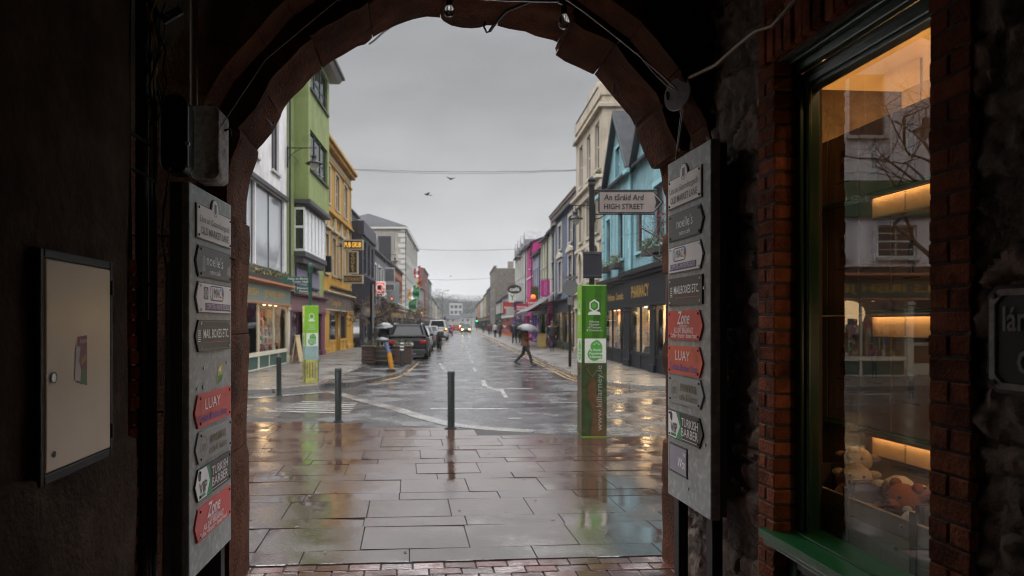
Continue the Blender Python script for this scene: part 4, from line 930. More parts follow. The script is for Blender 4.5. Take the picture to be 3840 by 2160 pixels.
def shopfront(root, M, L, side, z1, mats, units, text=None, textm=None, fas=(.62,), out=.12, lit=0, stall=.5, cornice=.14, depth=1.1, o=0.0, rgh=None, tsize=.34, tw=None, rear=None):
    """mats: (frame, fascia, cornice, stall); units: list of (s0,s1,'window'|'door'|'pier')"""
    fr, fa, co_, st = mats; fz = z1-fas[0]
    MB(M).box(0,L,-.10,o+out,fz,z1-.001).build('fascia', fa, root, bevel=.01)
    f_ = root
    mb = MB(M); mb.box(-.02,L+.02,-.1,o+out+.10,z1,z1+cornice*.4); mb.box(-.05,L+.05,-.1,o+out+.20,z1+cornice*.4,z1+cornice); mb.box(0,L,o+out+.001,o+out+.05,fz-.07,fz+.0)
    mb.build('cornice', co_, root, bevel=.008)
    if text:
        for tx in (text if isinstance(text, list) else [(text, L/2, None)]):
            mb = MB(M); r = (1,0,0) if side == 'L' else (-1,0,0)
            w_ = tx[2] if tx[2] else None
            mb.text(tx[0], tsize, (tx[1], o+out+.004, fz+(fas[0]-tsize*.72)/2), r, (0,0,1), 0, w=w_, bold=.025, depth=0)
            mb.build('lettering', textm, root, normals=False)
    for (a, b, kind) in units:
        if kind == 'pier':
            MB(M).box(a,b,-.2,o+out-.02,.0,fz-.001).box(a-.03,b+.03,-.2,o+out+.03,.0,.35).box(a-.02,b+.02,-.2,o+out+.02,fz-.22,fz-.08).build('pilaster', fr, root, bevel=.012)
        elif kind == 'door':
            mb = MB(M); r = -.45; mb.box(a,a+.09,r,r+.07,.05,2.2); mb.box(b-.09,b,r,r+.07,.05,2.2); mb.box(a+.09,b-.09,r,r+.07,2.1,2.2); mb.box(a+.09,b-.09,r,r+.065,.05,.45); mb.box(a+.09,b-.09,r,r+.06,1.0,1.1)
            mb.box(a,b,r,r+.07,2.2,2.28); mb.box(a,b,r,r+.05,2.28,fz)
            dr = mb.build('door', fr, root)
            MB(M).quad((a,r+.03,.4),(b,r+.03,.4),(b,r+.03,2.2),(a,r+.03,2.2)).build('pane', PANE, dr); MB(M).tube([(b-.13,r+.12,.9),(b-.13,r+.12,1.3)],.014,6).build('handle', pmat('brass',(.5,.33,.1),.3,metal=.9), dr)
            MB(M).quad((a,0,.09),(a,r,.09),(a,r,fz),(a,0,fz)).quad((b,0,.09),(b,r,.09),(b,r,fz),(b,0,fz)).build('door_reveal', fr, root)
        else:
            mb = MB(M); oo = o+out-.10; z_ = fz-.002; n = max(1, round((b-a)/1.7)); f = .055
            mb.box(a,b,oo-.04,oo+.04,stall,stall+.07); mb.box(a,b,oo-.04,oo+.04,z_-.08,z_)
            for k in range(n+1):
                x = a+(b-a-f)*k/n; mb.box(x,x+f,oo-.04,oo+.035,stall+.07,z_-.08)
            dw = mb.build('display_window', fr, root)
            if lit:
                q = [(a,oo,stall+.05),(b,oo,stall+.05),(b,oo,z_-.05),(a,oo,z_-.05)]
                MB(M).quad(*(q if side == 'R' else q)).build('pane', M_spane, dw, normals=False)
                dpt = -depth; mb = MB(M)
                mb.quad((a,dpt,.0),(b,dpt,.0),(b,dpt,z_),(a,dpt,z_)); mb.quad((a,oo-.05,.0),(a,dpt,.0),(a,dpt,z_),(a,oo-.05,z_)); mb.quad((b,oo-.05,.0),(b,dpt,.0),(b,dpt,z_),(b,oo-.05,z_)); mb.quad((a,oo-.05,z_-.01),(b,oo-.05,z_-.01),(b,dpt,z_-.01),(a,dpt,z_-.01)); mb.quad((a,oo-.05,stall),(b,oo-.05,stall),(b,dpt,stall),(a,dpt,stall),1)
                mb.build('display_interior', [LITWALL, SHOPFLOOR], root, normals=False)
                rr = random.Random(int(a*100)+int(root.location.y*10)); 
                for k in range(max(1, int((b-a)/.55))):
                    s_ = a+.2+k*.55; mb = MB(M); hh = rr.uniform(.9,1.7); oz = dpt+.45
                    mb.box(s_,s_+.04,oz,oz+.25,stall,stall+hh,0); mb.box(s_+.40,s_+.44,oz,oz+.25,stall,stall+hh,0)
                    for j in range(5):
                        zz = stall+hh*j/4.2; mb.box(s_+.04,s_+.40,oz,oz+.25,zz,zz+.025,0)
                        for i in range(2):
                            g = rr.randrange(1,8); hx = rr.uniform(.10,.28); mb.box(s_+.05+i*.175,s_+.05+i*.175+rr.uniform(.08,.16),oz+.06,oz+.24,zz+.026,zz+.026+hx,g)
                    for i in range(4): g = rr.randrange(0,8); x = s_+rr.uniform(0,.4); hx = rr.uniform(.08,.3); mb.box(x,x+rr.uniform(.07,.16),oz+.26,oz+.45,stall+.002,stall+hx,g)
                    mb.build('display_stand', GOODS, root)
                for k in range(max(1, int((b-a)/.8))):
                    MB(M).lathe([(0,-.0),(.05,.0),(.06,.05)],10,0,(a+.4+k*.8,oo-.35,z_-.08)).build('spotlight', SPOT, root)
                ld = bpy.data.lights.new('shop_light', 'POINT'); ld.energy = lit; ld.color = (1,.66,.34); ld.shadow_soft_size = .42
                lo = bpy.data.objects.new('shop_light', ld); COL.objects.link(lo); lo.parent = root; lo.location = M @ Vector(((a+b)/2, oo-.58, z_-.48))
            else:
                MB(M).quad((a,oo,stall+.05),(b,oo,stall+.05),(b,oo,z_-.05),(a,oo,z_-.05)).build('pane', rear or PANE, dw)
            mb = MB(M); mb.box(a,b,oo-.06,oo+.015,.0,stall-.001); k = max(1, round((b-a)/1.3))
            for j in range(k+1):
                x = a+(b-a-.08)*j/k; mb.box(x,x+.08,oo+.0155,oo+.035,.12,stall-.07,1)
            mb.box(a,b,oo+.0155,oo+.04,.0,.12,1); mb.box(a,b,oo+.0155,oo+.05,stall-.07,stall-.001,1)
            mb.build('stall_riser', [st, fr], root)
def flowerbox(label, side, X, Y, z, L_, o=.25, flowers=True, n=170, hh=.32, grp='window flower boxes'):
    t = thing('flower_box', label, 'flower box', (X,Y,z), 0, grp); M = fmat(side)
    MB(M).box(0,L_,0,o,0,.2).build('trough', pmat('dark trough',(.04,.035,.03),.7), t)
    mb = MB(M)
    for k in range(int(n*L_)): mb.leaf((R.uniform(0,L_),R.uniform(-.04,o+.12),.15+R.random()**1.3*hh*(.7+.5*noise.noise(Vector((k*.01,Y,z))))), .11, 1 if flowers and R.random() < .16 else 0)
    mb.build('foliage', [pmat('leaf green',(.055,.085,.03),.6,.3,5,tint=.6), pmat('flower mix',(.42,.22,.07),.7,.3,5,tint=.6)], t, normals=False)
    return t
def sconce(label, M3, arm=.9, grp='wall lanterns on curved iron brackets'):
    """wall lantern; M3 = wall point matrix, local x out of the wall, z up"""
    t = thing('wall_lantern', label, 'lantern', M3.translation, M3.to_euler().z, grp)
    MB().box(-.02,.03,-.05,.05,-.75,.12).tube([(.02,0,.06),(arm+.12,0,.06)],.022,6).tube([(.03,0,-.4),(.25,0,-.14),(.5,0,.0),(.62,0,.05)],.014,6).tube([(arm,0,.06),(arm,0,-.22)],.02,6).build('bracket', M_iron, t)
    MB().lathe([(.05,-.22),(.10,-.26),(.09,-.42),(.12,-.46),(.34,-.57),(.35,-.60),(.2,-.58),(.0,-.57)],14,0,(arm,0,0)).build('lamp_shade', M_iron, t, smooth=True)
    MB().lathe([(.19,-.59),(.17,-.72),(.10,-.86),(.0,-.89)],14,0,(arm,0,0)).build('lamp_glass', pmat('frosted lamp glass',(.42,.40,.35),.25,.1,5), t, smooth=True)
    return t
def outM(side, X, Y, z): return Matrix.Translation((X,Y,z)) @ Matrix.Rotation(0 if side == 'L' else PI, 4, 'Z')

# ---------------- LEFT 1: corner jewellery shop, grey white render
C_white = render_wall('grey white render', (.74,.71,.72)); C_dk = paint('anthracite', (.05,.05,.053))
bigw = dict(kind='cross', fm=C_dk, sill=False, pane=mirror_pane('shop pane with painted sky sheen', (.34,.36,.38)))  # pale pane base colour stands in for the bright sky reflection
w1 = [(.5,3.9,3.75,6.72,bigw),(4.0,7.9,3.75,6.72,bigw),(1.1,2.1,7.6,10.2,dict(kind='cross',fm=C_dk)),(3.3,4.3,7.6,10.2,dict(kind='cross',fm=C_dk)),(6.0,7.1,7.6,10.2,dict(kind='cross',fm=C_dk))]
root, M, Lg = building('jewellery_shop', 'grey white corner building with the jewellery shop at its foot, left side of the street', 'L', -7.1, 20.0, 28.3, 12.6, 9, C_white, [(.02,8.28,.1,3.3,dict(kind='none',sill=False,name='shop_opening'))][0:0]+w1, roof=('gable',2.5), z0=3.2)
FR_cream = paint('cream joinery', (.50,.47,.37)); FA_grn = paint('grey green fascia', (.14,.18,.15)); CO_cop = paint('copper pink cornice', (.36,.15,.08)); ST_grn = paint('dark green panel', (.035,.075,.06))
GOLD = pmat('gilt lettering', (.45,.27,.05), .4, .15, 10, metal=.3)
shopfront(root, M, Lg, 'L', 3.1, (FR_cream, FA_grn, CO_cop, ST_grn), [(0,.3,'pier'),(.3,4.0,'window'),(4.0,8.0,'window'),(8.0,8.3,'pier')], [('QUILLS IRISH', 2.1, 3.3), ('JEWELLERY', 5.9, 3.0)], GOLD, lit=65, stall=.62, o=.05)
MB(M).box(0,Lg,.0,.10,6.74,6.9).box(0,Lg,-.02,.08,3.6,3.74).build('window_head', C_dk, root)
# the front round the corner, facing the arch
FD = math.radians(8.6); Mf = Matrix.Translation((0,0,0)) @ Matrix(((-math.cos(FD),math.sin(FD),0,-.0),(-math.sin(FD),-math.cos(FD),0,-.05),(0,0,1,0),(0,0,0,1)))
Lf = 9.5; mb = MB(Mf); wf = [(.7+2.2*k,1.9+2.2*k,3.75,4.75,dict(kind='georgian',sill=True)) for k in range(4)] + [(1.2,2.3,7.5,9.4,dict(kind='cross',fm=C_dk)),(4.2,5.3,7.5,9.4,dict(kind='cross',fm=C_dk)),(7,8.1,7.5,9.4,dict(kind='cross',fm=C_dk))]
wall_grid(mb, Lf, 3.2, 12.6, [x[:4] for x in wf]); mb.quad((0,-.5,3.2),(Lf,-.5,3.2),(Lf,-.5,12.6),(0,-.5,12.6),1); mb.build('wall', [C_white, pmat('dark interior',(.02,.019,.018))], root, normals=False)
for x in wf: window(root, Mf, *x[:4], **x[4])
shopfront(root, Mf, Lf, 'R', 3.1, (FR_cream, ST_grn, CO_cop, ST_grn), [(0,.3,'pier'),(.3,2.9,'window'),(2.9,3.1,'pier'),(3.1,5.9,'window'),(5.9,6.1,'pier'),(6.1,7.2,'door'),(7.2,9.3,'window'),(9.3,9.5,'pier')], [('QUILLS IRISH JEWELLERY', 4.6, 6.8)], GOLD, lit=25, stall=.62, o=.05)
MB(Mf).box(0,Lf,.0,.12,5.0,6.1).build('green_band', paint('band green',(.06,.12,.06)), root)
MB(Mf).text('IRISH JEWELLERY', .34, (4.6,.125,5.4), (-1,0,0),(0,0,1),0,depth=0).build('lettering', FR_cream, root, normals=False)
for k, (p, lab) in enumerate((((-7.1,22.9,3.26),'long flower trough on the copper cornice of the street-side jewellery shopfront'),)):
    flowerbox(lab, 'L', p[0], 20.2, 3.26, 7.9, .32, n=130)
t = flowerbox('long flower trough on the copper cornice round the corner, seen only in reflections', 'L', 0, 0, 3.26, 9.0, .32, n=110); t.location = Vector((-7.1,20.0,3.26)) + (Mf.to_3x3() @ Vector((.2,.05,0))); t.rotation_euler.z = FD+PI/2+0
sconce('black lantern on a long bracket beside the green bay', outM('L', -7.02, 28.1, 8.87), 1.1)
q = Vector((-7.1,20,0)) + Mf.to_3x3() @ Vector((5.9,.02,8.0)); sconce('black lantern on the corner front of the jewellery shop', Matrix.Translation(q) @ Matrix.Rotation(-PI/2+FD,4,'Z'), 1.0)

# ---------------- LEFT 2: green building with a projecting bay over a white oriel
C_green = render_wall('leaf green render', (.235,.29,.10)); C_greenfr = paint('dark green frame', (.015,.05,.035))
root, M, Lg = building('green_building', 'tall leaf green building with a projecting upper bay', 'L', -7.1, 28.35, 36.1, 14.3, 9, C_green, [(1.5,2.2,8.4,10.2,dict(kind='sash',fm=C_greenfr))][0:0], roof=('gable',2.6), z0=2.9)
wb = [(.35,4.3,8.5,10.25,dict(kind='triple',fm=C_greenfr,sill=GUT)),(.35,4.3,12.05,13.75,dict(kind='triple',fm=C_greenfr,sill=GUT))]
Mb = M @ Matrix.Translation((1.25,.62,0)); mb = MB(Mb)
wall_grid(mb, 4.75, 7.1, 14.6, [x[:4] for x in wb]); mb.quad((0,0,7.1),(0,-.62,7.1),(0,-.62,14.6),(0,0,14.6)); mb.quad((4.75,0,7.1),(4.75,-.62,7.1),(4.75,-.62,14.6),(4.75,0,14.6)); mb.quad((0,0,7.1),(4.75,0,7.1),(4.75,-.62,7.1),(0,-.62,7.1),1); mb.quad((0,-.5,7.1),(4.75,-.5,7.1),(4.75,-.5,14.6),(0,-.5,14.6),1)
mb.box(-.08,4.85,-.6,.10,6.92,7.09,1)
mb.build('bay', [C_green, C_dk], root, normals=False)
for x in wb: window(root, Mb, *x[:4], **x[4])
MB(Mb).prism([(.55,14.25),(.55,14.5),(-1.6,16.2),(-1.6,15.95)],-.2,5.5,'yz').prism([(.55,14.18),(.40,14.0),(-.1,14.0),(-.1,14.3)],-.2,5.5,'yz').build('bay_roof', paint('grey eaves',(.2,.2,.2)), root)
MB(Mb).tube([(5.55,.5,14.2),(5.55,.5,14.45)],.07,8).box(-.2,5.6,.52,.66,14.2,14.34).build('gutter', GUT, root)
# oriel
Mo = M @ Matrix.Translation((1.25,.42,0)); mb = MB(Mo)
mb.box(0,4.7,-.42,-.02,6.75,6.9,1)
for k in range(7): x = .0+4.62*k/6; mb.box(x,x+.09,-.03,.03,4.95,6.75,0)
mb.box(0,4.7,-.03,.03,4.85,4.95,0); mb.box(0,.06,-.42,-.03,4.85,4.95,0); mb.box(0,.06,-.42,-.36,4.95,6.75,0); mb.box(0,.06,-.36,-.03,5.85,5.95,0); mb.box(0,.06,-.36,-.03,6.65,6.75,0)
mb.box(-.08,4.8,-.42,.08,4.62,4.84,1); mb.box(-.02,4.7,-.42,-.02,4.35,4.61,1)
orl = mb.build('oriel', [paint('white oriel',(.60,.60,.60)), C_dk], root)
mb = MB(Mo); mb.quad((.05,0,4.9),(4.68,0,4.9),(4.68,0,6.75),(.05,0,6.75),0); mb.quad((.03,-.38,4.9),(.03,0,4.9),(.03,0,6.75),(.03,-.38,6.75),1); mb.build('pane', [dark_pane('white oriel pane',(.66,.67,.68),.06), PANE], orl)  # front panes get a bright white base, the side pane stays dark
mb = MB(M); mb.quad((1.0,.012,3.1),(6.6,.012,3.1),(6.6,.012,4.6),(1.0,.012,4.6)); mb.build('stained_render', pmat('stained cream render',(.27,.26,.21),.85,.2,2,.3,40,streak=.5,stain=(.05,.06,.03),stain_amt=.8,stain_scale=1.6), root, normals=False)
C_plum = paint('plum joinery', (.12,.03,.06)); 
mb = MB(M)
for a, b in ((1.3,3.5),(3.8,6.2)): mb.box(a,b,.02,.09,3.35,4.2,0); mb.box(a+.08,b-.08,.0905,.095,3.43,4.12,1)
mb.build('sign_panel', [paint('navy frame',(.03,.03,.09)), paint('lilac panel',(.19,.17,.25))], root)
shopfront(root, M, Lg, 'L', 2.9, (C_plum, paint('dusty plum fascia',(.17,.09,.10)), C_plum, C_plum), [(.1,.5,'pier'),(.5,1.7,'window'),(1.7,3.1,'door'),(3.1,3.4,'pier'),(3.4,6.7,'window'),(6.7,7.6,'pier')], None, None, stall=.3)

# ---------------- LEFT 3: yellow pub
C_yel = render_wall('ochre yellow render', (.47,.25,.028)); C_buff = paint('buff stucco trim', (.40,.34,.24))
X3 = -7.25
wins = []
for a in (.9,3.9,6.9): wins.append((a+.3,a+1.5,8.45,10.55,dict(kind='sash',trim=(.28,C_buff),sill=C_buff)))
for a in (.7,2.9,5.1,7.3): wins.append((a+.2,a+1.3,4.5,6.65,dict(kind='sash',trim=(.24,C_buff),sill=C_buff,pane=PANE2)))
root, M, Lg = building('yellow_pub', 'three storey ochre yellow pub with buff stucco trim and gilt frieze', 'L', X3, 36.2, 46.3, 11.8, 8, C_yel, wins, roof=('gable',1.4), z0=3.3, gutter=False)
MB(M).box(-.05,Lg+.05,-.1,.45,11.62,11.8).box(-.05,Lg+.05,-.1,.30,11.4,11.62).box(0,Lg,-.02,.12,10.72,10.84).box(0,Lg,-.02,.10,8.02,8.25).box(0,Lg,-.02,.2,7.9,8.02).build('cornice', C_yel, root, bevel=.02)
for s in (.0,Lg-.35):
    mb = MB(M)
    for k in range(18): mb.box(s,s+(.35 if k%2 else .26),-.01,.05,3.4+k*.4,3.72+k*.4)
    mb.build('quoins', C_buff, root)
for a in (.7,2.9,5.1,7.3):
    mb = MB(M); mb.box(a-.12,a+1.62,.0,.22,6.93,7.08); mb.poly([(a-.05,.06,7.08),(a+1.55,.06,7.08),(a+.75,.06,7.78)]); mb.prism([(a+.55,7.08),(a+.95,7.08),(a+.85,7.7),(a+.75,7.85),(a+.65,7.7)],.0,.14,'xz'); mb.build('pediment', C_buff, root)
MB(M).text('COUNTY INN', .5, (Lg/2,.03,10.93),(1,0,0),(0,0,1),0,w=8.4,bold=.03,depth=0).build('frieze_lettering', pmat('raised ochre letters',(.33,.17,.02),.7), root, normals=False) if 0 else None
mb = MB(M)
for k in range(26): x = .5+k*.35; mb.prism([(x+.1*math.cos(PI*i/4),11.12+.16*math.sin(PI*i/4)) for i in range(8)],.0,.06,'xz'); mb.box(x+.13,x+.2,.0,.05,10.95,11.3)
mb.build('frieze_ornament', C_buff, root)
shopfront(root, M, Lg, 'L', 3.35, (C_yel, pmat('weathered signboard',(.10,.08,.06),.5,.3,6), C_buff, C_yel), [(0,1.5,'pier'),(1.5,3.9,'window'),(3.9,5.3,'door'),(5.3,7.6,'window'),(7.6,8.8,'pier'),(8.8,9.4,'pier'),(9.4,10.1,'pier')], [('Lounge Bar', 3.6, 3.2)], GOLD, stall=.7, fas=(.85,), tsize=.5, o=.05)
MB(M).box(.05,.35,.18,.5,4.45,5.3).tube([(.2,0,4.9),(.2,.2,4.9)],.03,6).build('loudspeaker', M_iron, root, bevel=.03)
mb = MB(M); mb.tube([(.8,.3,3.62),(9,.3,3.62)],.03,6)
for k in range(20): x = .9+k*.42; mb.tube([(x,.3,3.62),(x+.12,.34,3.8),(x+.22,.32,3.66),(x+.3,.3,3.5)],.025,5)
mb.build('iron_cresting', M_iron, root)
# pub sign stack hanging out over the path
t = thing('pub_sign', 'tall gilt and black hanging pub sign in three boxes on the yellow pub', 'sign', (X3+1.02,40.6,0))
for (za, zb, wd, txt, em) in ((6.08,6.68,1.2,'PUB GRUB',1),(4.66,6.0,.6,'COURT',0),(4.08,4.6,1.2,'RESTAURANT',0)):
    zo = 0
    mb = MB(); c = 0; mb.box(-wd/2,wd/2,-.14,.14,za+zo-.0,zb+zo,0); mb.box(-wd/2+.07,wd/2-.07,-.146,-.1401,za+zo+.07,zb+zo-.07,1); mb.box(-wd/2+.07,wd/2-.07,.1401,.146,za+zo+.07,zb+zo-.07,1)
    bx = mb.build('sign_box', [C_buff, P_blk], t)
    mb = MB()
    if txt != 'COURT': mb.text(txt, .42 if em else .3, (0,-.148,(za+zb)/2-(.15 if em else .11)),(1,0,0),(0,0,1),0,w=wd-.22,bold=.015,depth=0)
    else:
        for k, chh in enumerate(txt): mb.text(chh, .26, (0,-.148,zb-.30-k*.235),(1,0,0),(0,0,1),0,bold=.04,depth=0)
    mb.build('lettering', emit('lit amber letters',(1,.5,.06),1.2) if em else GOLD, bx, normals=False)
MB().tube([(-1.0,0,6.3),(-.55,0,6.3)],.03,6).build('arm', M_iron, t); MB().tube([(-1.0,0,4.35),(-.55,0,4.35)],.03,6).build('arm', M_iron, t)

# ---------------- LEFT 4: charcoal building
C_char = render_wall('charcoal render', (.032,.032,.042)); C_char2 = paint('charcoal joinery', (.028,.028,.04))
wins = [(.7+2.1*k,1.9+2.1*k,5.2,7.4,dict(kind='sash',fm=C_char2,sill=GUT)) for k in range(3)]
root, M, Lg = building('charcoal_building', 'charcoal black flat fronted building beyond the yellow pub', 'L', -6.5, 46.4, 53.4, 8.7, 8, C_char, wins, roof=('flat',0), z0=3.0, gutter=False)
MB(M).box(-.06,Lg+.06,-.3,.12,7.75,8.72).box(.02,Lg,-.0,.10,4.95,5.08).build('parapet', C_char2, root, bevel=.015)
mb = MB(M)
for k in range(12): x = .2+k*.6; mb.box(x,x+.10,.0,.09,3.2,4.94)
mb.build('pilaster_strips', C_char2, root)
mb = MB(M); mb.box(.3,Lg-1,-5,-1.2,8.7,9.75); mb.box(.1,Lg-.8,-5.2,-1.0,9.75,9.87); mb.build('attic_storey', C_char2, root)
window(root, M, 1.0,2.6,8.9,9.6,'cross',WHITE,False,-1.15,None,None)
shopfront(root, M, Lg, 'L', 3.05, (C_char2, pmat('grey slatted fascia',(.10,.095,.09),.6,.2,8), C_char2, C_char2), [(0,.4,'pier'),(.4,2.6,'window'),(2.6,3.8,'door'),(3.8,6.6,'window'),(6.6,7,'pier')], [('FAMILY BAR', 3.4, 4.6)], GOLD, stall=.35, fas=(.8,), tsize=.42)

# ---------------- LEFT 5: grey slate-roofed pair with red framed arched windows
C_grey5 = render_wall('mid grey render', (.15,.155,.165)); C_redfr = paint('red frame', (.16,.02,.018))
wins = [(1.2+2.6*k,2.3+2.6*k,4.6,6.7,dict(kind='sash',fm=C_redfr if k < 3 else WHITE,trim=(.16,WHITE),sill=WHITE)) for k in range(6)]
root, M, Lg = building('slate_roofed_house', 'grey rendered house with slate roof and red framed windows beyond the charcoal building', 'L', -7.0, 53.5, 70, 7.9, 8, C_grey5, wins, roof=('gable',2.6), z0=3.0, chim=((8,.9),))
for s in (2,5.6): MB(M).prism([(s-.9,7.8),(s+.9,7.8),(s+.9,8.6),(s,9.5),(s-.9,8.6)],-2.2,.05,'xz').build('gabled_dormer', C_grey5, root)
shopfront(root, M, Lg, 'L', 3.05, (paint('brown joinery',(.06,.03,.02)), paint('brown fascia',(.07,.04,.025)), C_char2, paint('brown joinery',(.06,.03,.02))), [(0,.4,'pier'),(.4,4,'window'),(4,5.3,'door'),(5.3,9,'window'),(9,9.4,'pier'),(9.4,15.5,'window'),(15.5,16.5,'pier')], [('HOTEL BAR', 5, 4), ('THE LAURELS', 12, 5)][0:1], GOLD, stall=.5)
# ---------------- LEFT 6: orange brick with red windows
C_obrick = pmat('orange brick', (.30,.14,.075), .85, .2, 10, .3, 60)
wins = [(1+2.1*k,1.9+2.1*k,4.7,6.8,dict(kind='sash',fm=C_redfr,trim=(.12,C_redfr))) for k in range(7)]
root, M, Lg = building('brick_house', 'low orange brick house with narrow red windows', 'L', -7.0, 70.1, 86, 8.0, 8, C_obrick, wins, roof=('gable',1.6), z0=3.0)
shopfront(root, M, Lg, 'L', 3.05, (paint('dark green joinery',(.02,.05,.03)), paint('ochre fascia',(.3,.2,.05)), C_char2, C_char2), [(0,.4,'pier'),(.4,5,'window'),(5,6.3,'door'),(6.3,12,'window'),(12,15.9,'pier')], None, None)
# creeper on the brick house
mb = MB(M)
for k in range(900): mb.leaf((R.uniform(.2,6)+R.gauss(0,.4), R.uniform(.1,.5), 3.3+R.random()**1.2*2.4*(.6+.4*noise.noise(Vector((k*.01,1,1))))), .32)
t = mb.build('creeper', pmat('creeper green',(.05,.065,.022),.7,.3,2,tint=.6), normals=False); t.location = (-7,70.1,0); tag(t, 'green creeper spilling down the orange brick house', 'creeper')
# ---------------- LEFT 7: big cream hotel with hipped roof, quoins and a dark billboard
C_crm = render_wall('pale cream render', (.40,.385,.33)); C_quo = paint('pale quoin', (.5,.5,.48))
wins = [(1.4+2.7*k,2.5+2.7*k,z,z+2.0,dict(kind='sash',trim=(.15,C_quo))) for k in range(10) for z in (4.6,8.0,11.4)]
root, M, Lg = building('cream_hotel', 'big cream rendered building with hipped slate roof above the brick house', 'L', -7.0, 90, 118, 14.5, 11, C_crm, wins, roof=('hip',2.6), z0=3.0)
MB(M).box(-.3,Lg+.3,-11.3,.32,14.2,14.49).build('eaves_band', WHITE, root)
for (o0, o1, a0, a1) in ((-.9,-.0,-.05,-.001),):
    mb = MB(M)
    for k in range(15): mb.box(-.06,-.001,-.9 if k%2 else -.55,.0,4.0+k*.7,4.5+k*.7); mb.box(0,.9 if k%2 else .55,.001,.06,4.0+k*.7,4.5+k*.7)
    mb.build('quoins', C_quo, root)
MB(M).box(-.25,-.01,-5.9,-1.4,9.2,13.6).box(-.30,-.2501,-5.5,-1.8,9.6,13.2,1).build('billboard', [paint('grey frame',(.25,.24,.22)), paint('dark board',(.02,.02,.023))], root)
shopfront(root, M, Lg, 'L', 3.05, (paint('dark joinery',(.03,.03,.03)), paint('cream fascia',(.35,.32,.25)), C_char2, C_char2), [(0,.4,'pier'),(.4,8,'window'),(8,9.3,'door'),(9.3,18,'window'),(18,18.4,'pier'),(18.4,27.6,'window')], None, None, stall=.6)
# ---------------- LEFT far row
FARL = [('gabled_house','dark slate roofed house beyond the cream building',118.3,140,8.5,(.25,.24,.22),4.2),('brick_house','red brick block with stone strings far down the left side',140.3,160,13.0,(.19,.085,.06),1.0),('gabled_house','grey green rendered house beyond the red brick block',160.3,180,12.0,(.14,.17,.16),1.2),('gabled_house','buff rendered house far down the left side',180.3,205,8.5,(.33,.29,.22),2.4),('gabled_house','white painted house near the end of the left row',205.3,232,8.0,(.45,.44,.42),2.4),('gabled_house','small ochre house nearest the hill on the left',232.3,262,7.5,(.32,.24,.13),2.2)]
for n_, lab, y0, y1, H, c, rise in FARL:
    L_ = y1-y0; wins = [(1.5+3*k,2.7+3*k,z,z+1.9,dict(kind='plain',fm=WHITE)) for k in range(int((L_-2)/3)) for z in [q for q in (4.2,7.2,10.2) if q+2.4 < H]]
    root, M, Lg = building(n_, lab, 'L', -7.0, y0, y1, H, 8, render_wall('render '+lab, c), wins, roof=('gable',rise), z0=2.9, chim=((1.2,.8),(L_-1.2,.8)))
    shopfront(root, M, Lg, 'L', 2.95, (C_dk, paint('fascia '+lab, (R.uniform(.03,.3),R.uniform(.03,.2),R.uniform(.03,.15))), C_dk, C_dk), [(0,.4,'pier'),(.4,L_*.45,'window'),(L_*.45,L_*.45+1.2,'door'),(L_*.45+1.2,L_-.4,'window')], None, None)

# ================================================================ RIGHT SIDE
# ---------------- RIGHT 1: blue gabled house over the black pharmacy front
C_blue = render_wall('duck egg blue render', (.20,.37,.42)); C_bluetrim = paint('pale blue trim', (.25,.47,.53)); C_barge = paint('dark barge board', (.03,.035,.04))
wins = [(2.0,3.3,4.35,6.35,dict(kind='sash',fm=C_redfr,trim=(.16,C_bluetrim),sill=C_bluetrim)),(7.6,8.5,4.35,6.3,dict(kind='sash',fm=C_dk,trim=(.16,C_bluetrim),sill=C_bluetrim)),(9.9,10.7,4.35,6.3,dict(kind='sash',fm=C_dk,trim=(.16,C_bluetrim),sill=C_bluetrim)),(4.7,5.6,4.35,6.3,dict(kind='sash',fm=C_redfr,trim=(.16,C_bluetrim),sill=C_bluetrim))]
root, M, Lg = building('blue_house', 'duck egg blue gabled house above the black pharmacy front', 'R', 6.7, 20.0, 31.6, 7.7, 8, C_blue, wins, roof=('gable',3.4), z0=3.4, gutter=False)
for (s, hw) in ((8.35,2.1),(3.3,2.2)):
    mb = MB(M); z0, zp = 7.7, 10.25
    a, b, c, d = s-.42, s+.42, 7.75, 9.0
    wall_grid(mb, 0, 0, 0, []) if 0 else None
    mb.quad((s-hw+.02,.05,7.5),(s+hw-.02,.05,7.5),(s+hw-.02,.05,7.72),(s-hw+.02,.05,7.72))
    mb.poly([(s-hw,.05,7.72),(a,.05,7.72),(a,.05,d),(a-.0,.05,7.72+(zp-7.72)*(hw-.42)/hw)]); mb.poly([(s+hw,.05,7.72),(b,.05,7.72),(b,.05,7.72+(zp-7.72)*(hw-.42)/hw)])
    mb.poly([(a,.05,d),(b,.05,d),(b,.05,7.72+(zp-7.72)*(hw-.42)/hw),(s,.05,zp),(a,.05,7.72+(zp-7.72)*(hw-.42)/hw)])
    mb.quad((a,.05,7.72),(a,-.1,7.72),(a,-.1,d),(a,.05,d)); mb.quad((b,.05,7.72),(b,-.1,7.72),(b,-.1,d),(b,.05,d))
    mb.quad((a,-.3,7.6),(b,-.3,7.6),(b,-.3,d+.1),(a,-.3,d+.1))
    gb = mb.build('street_gable', C_blue, root, normals=False)
    window(gb, M, a, b, 7.74, d, 'sash', C_bluetrim, C_bluetrim, .05, name='gable_window', trim=(.12,C_bluetrim))
    for sg in (-1,1):
        MB(M).prism([(s+sg*(hw+.15),7.5),(s+sg*(hw+.15),7.72),(s,zp+.28),(s,zp+.02)],-.0,.30,'xz').build('barge_board', C_barge, gb)
        MB(M).quad((s+sg*(hw+.15),.28,7.74),(s,.28,zp+.3),(s,-3.6,zp+.3),(s+sg*(hw+.15),-1.0,7.74)).build('gable_roof', SLATE, gb, normals=False)
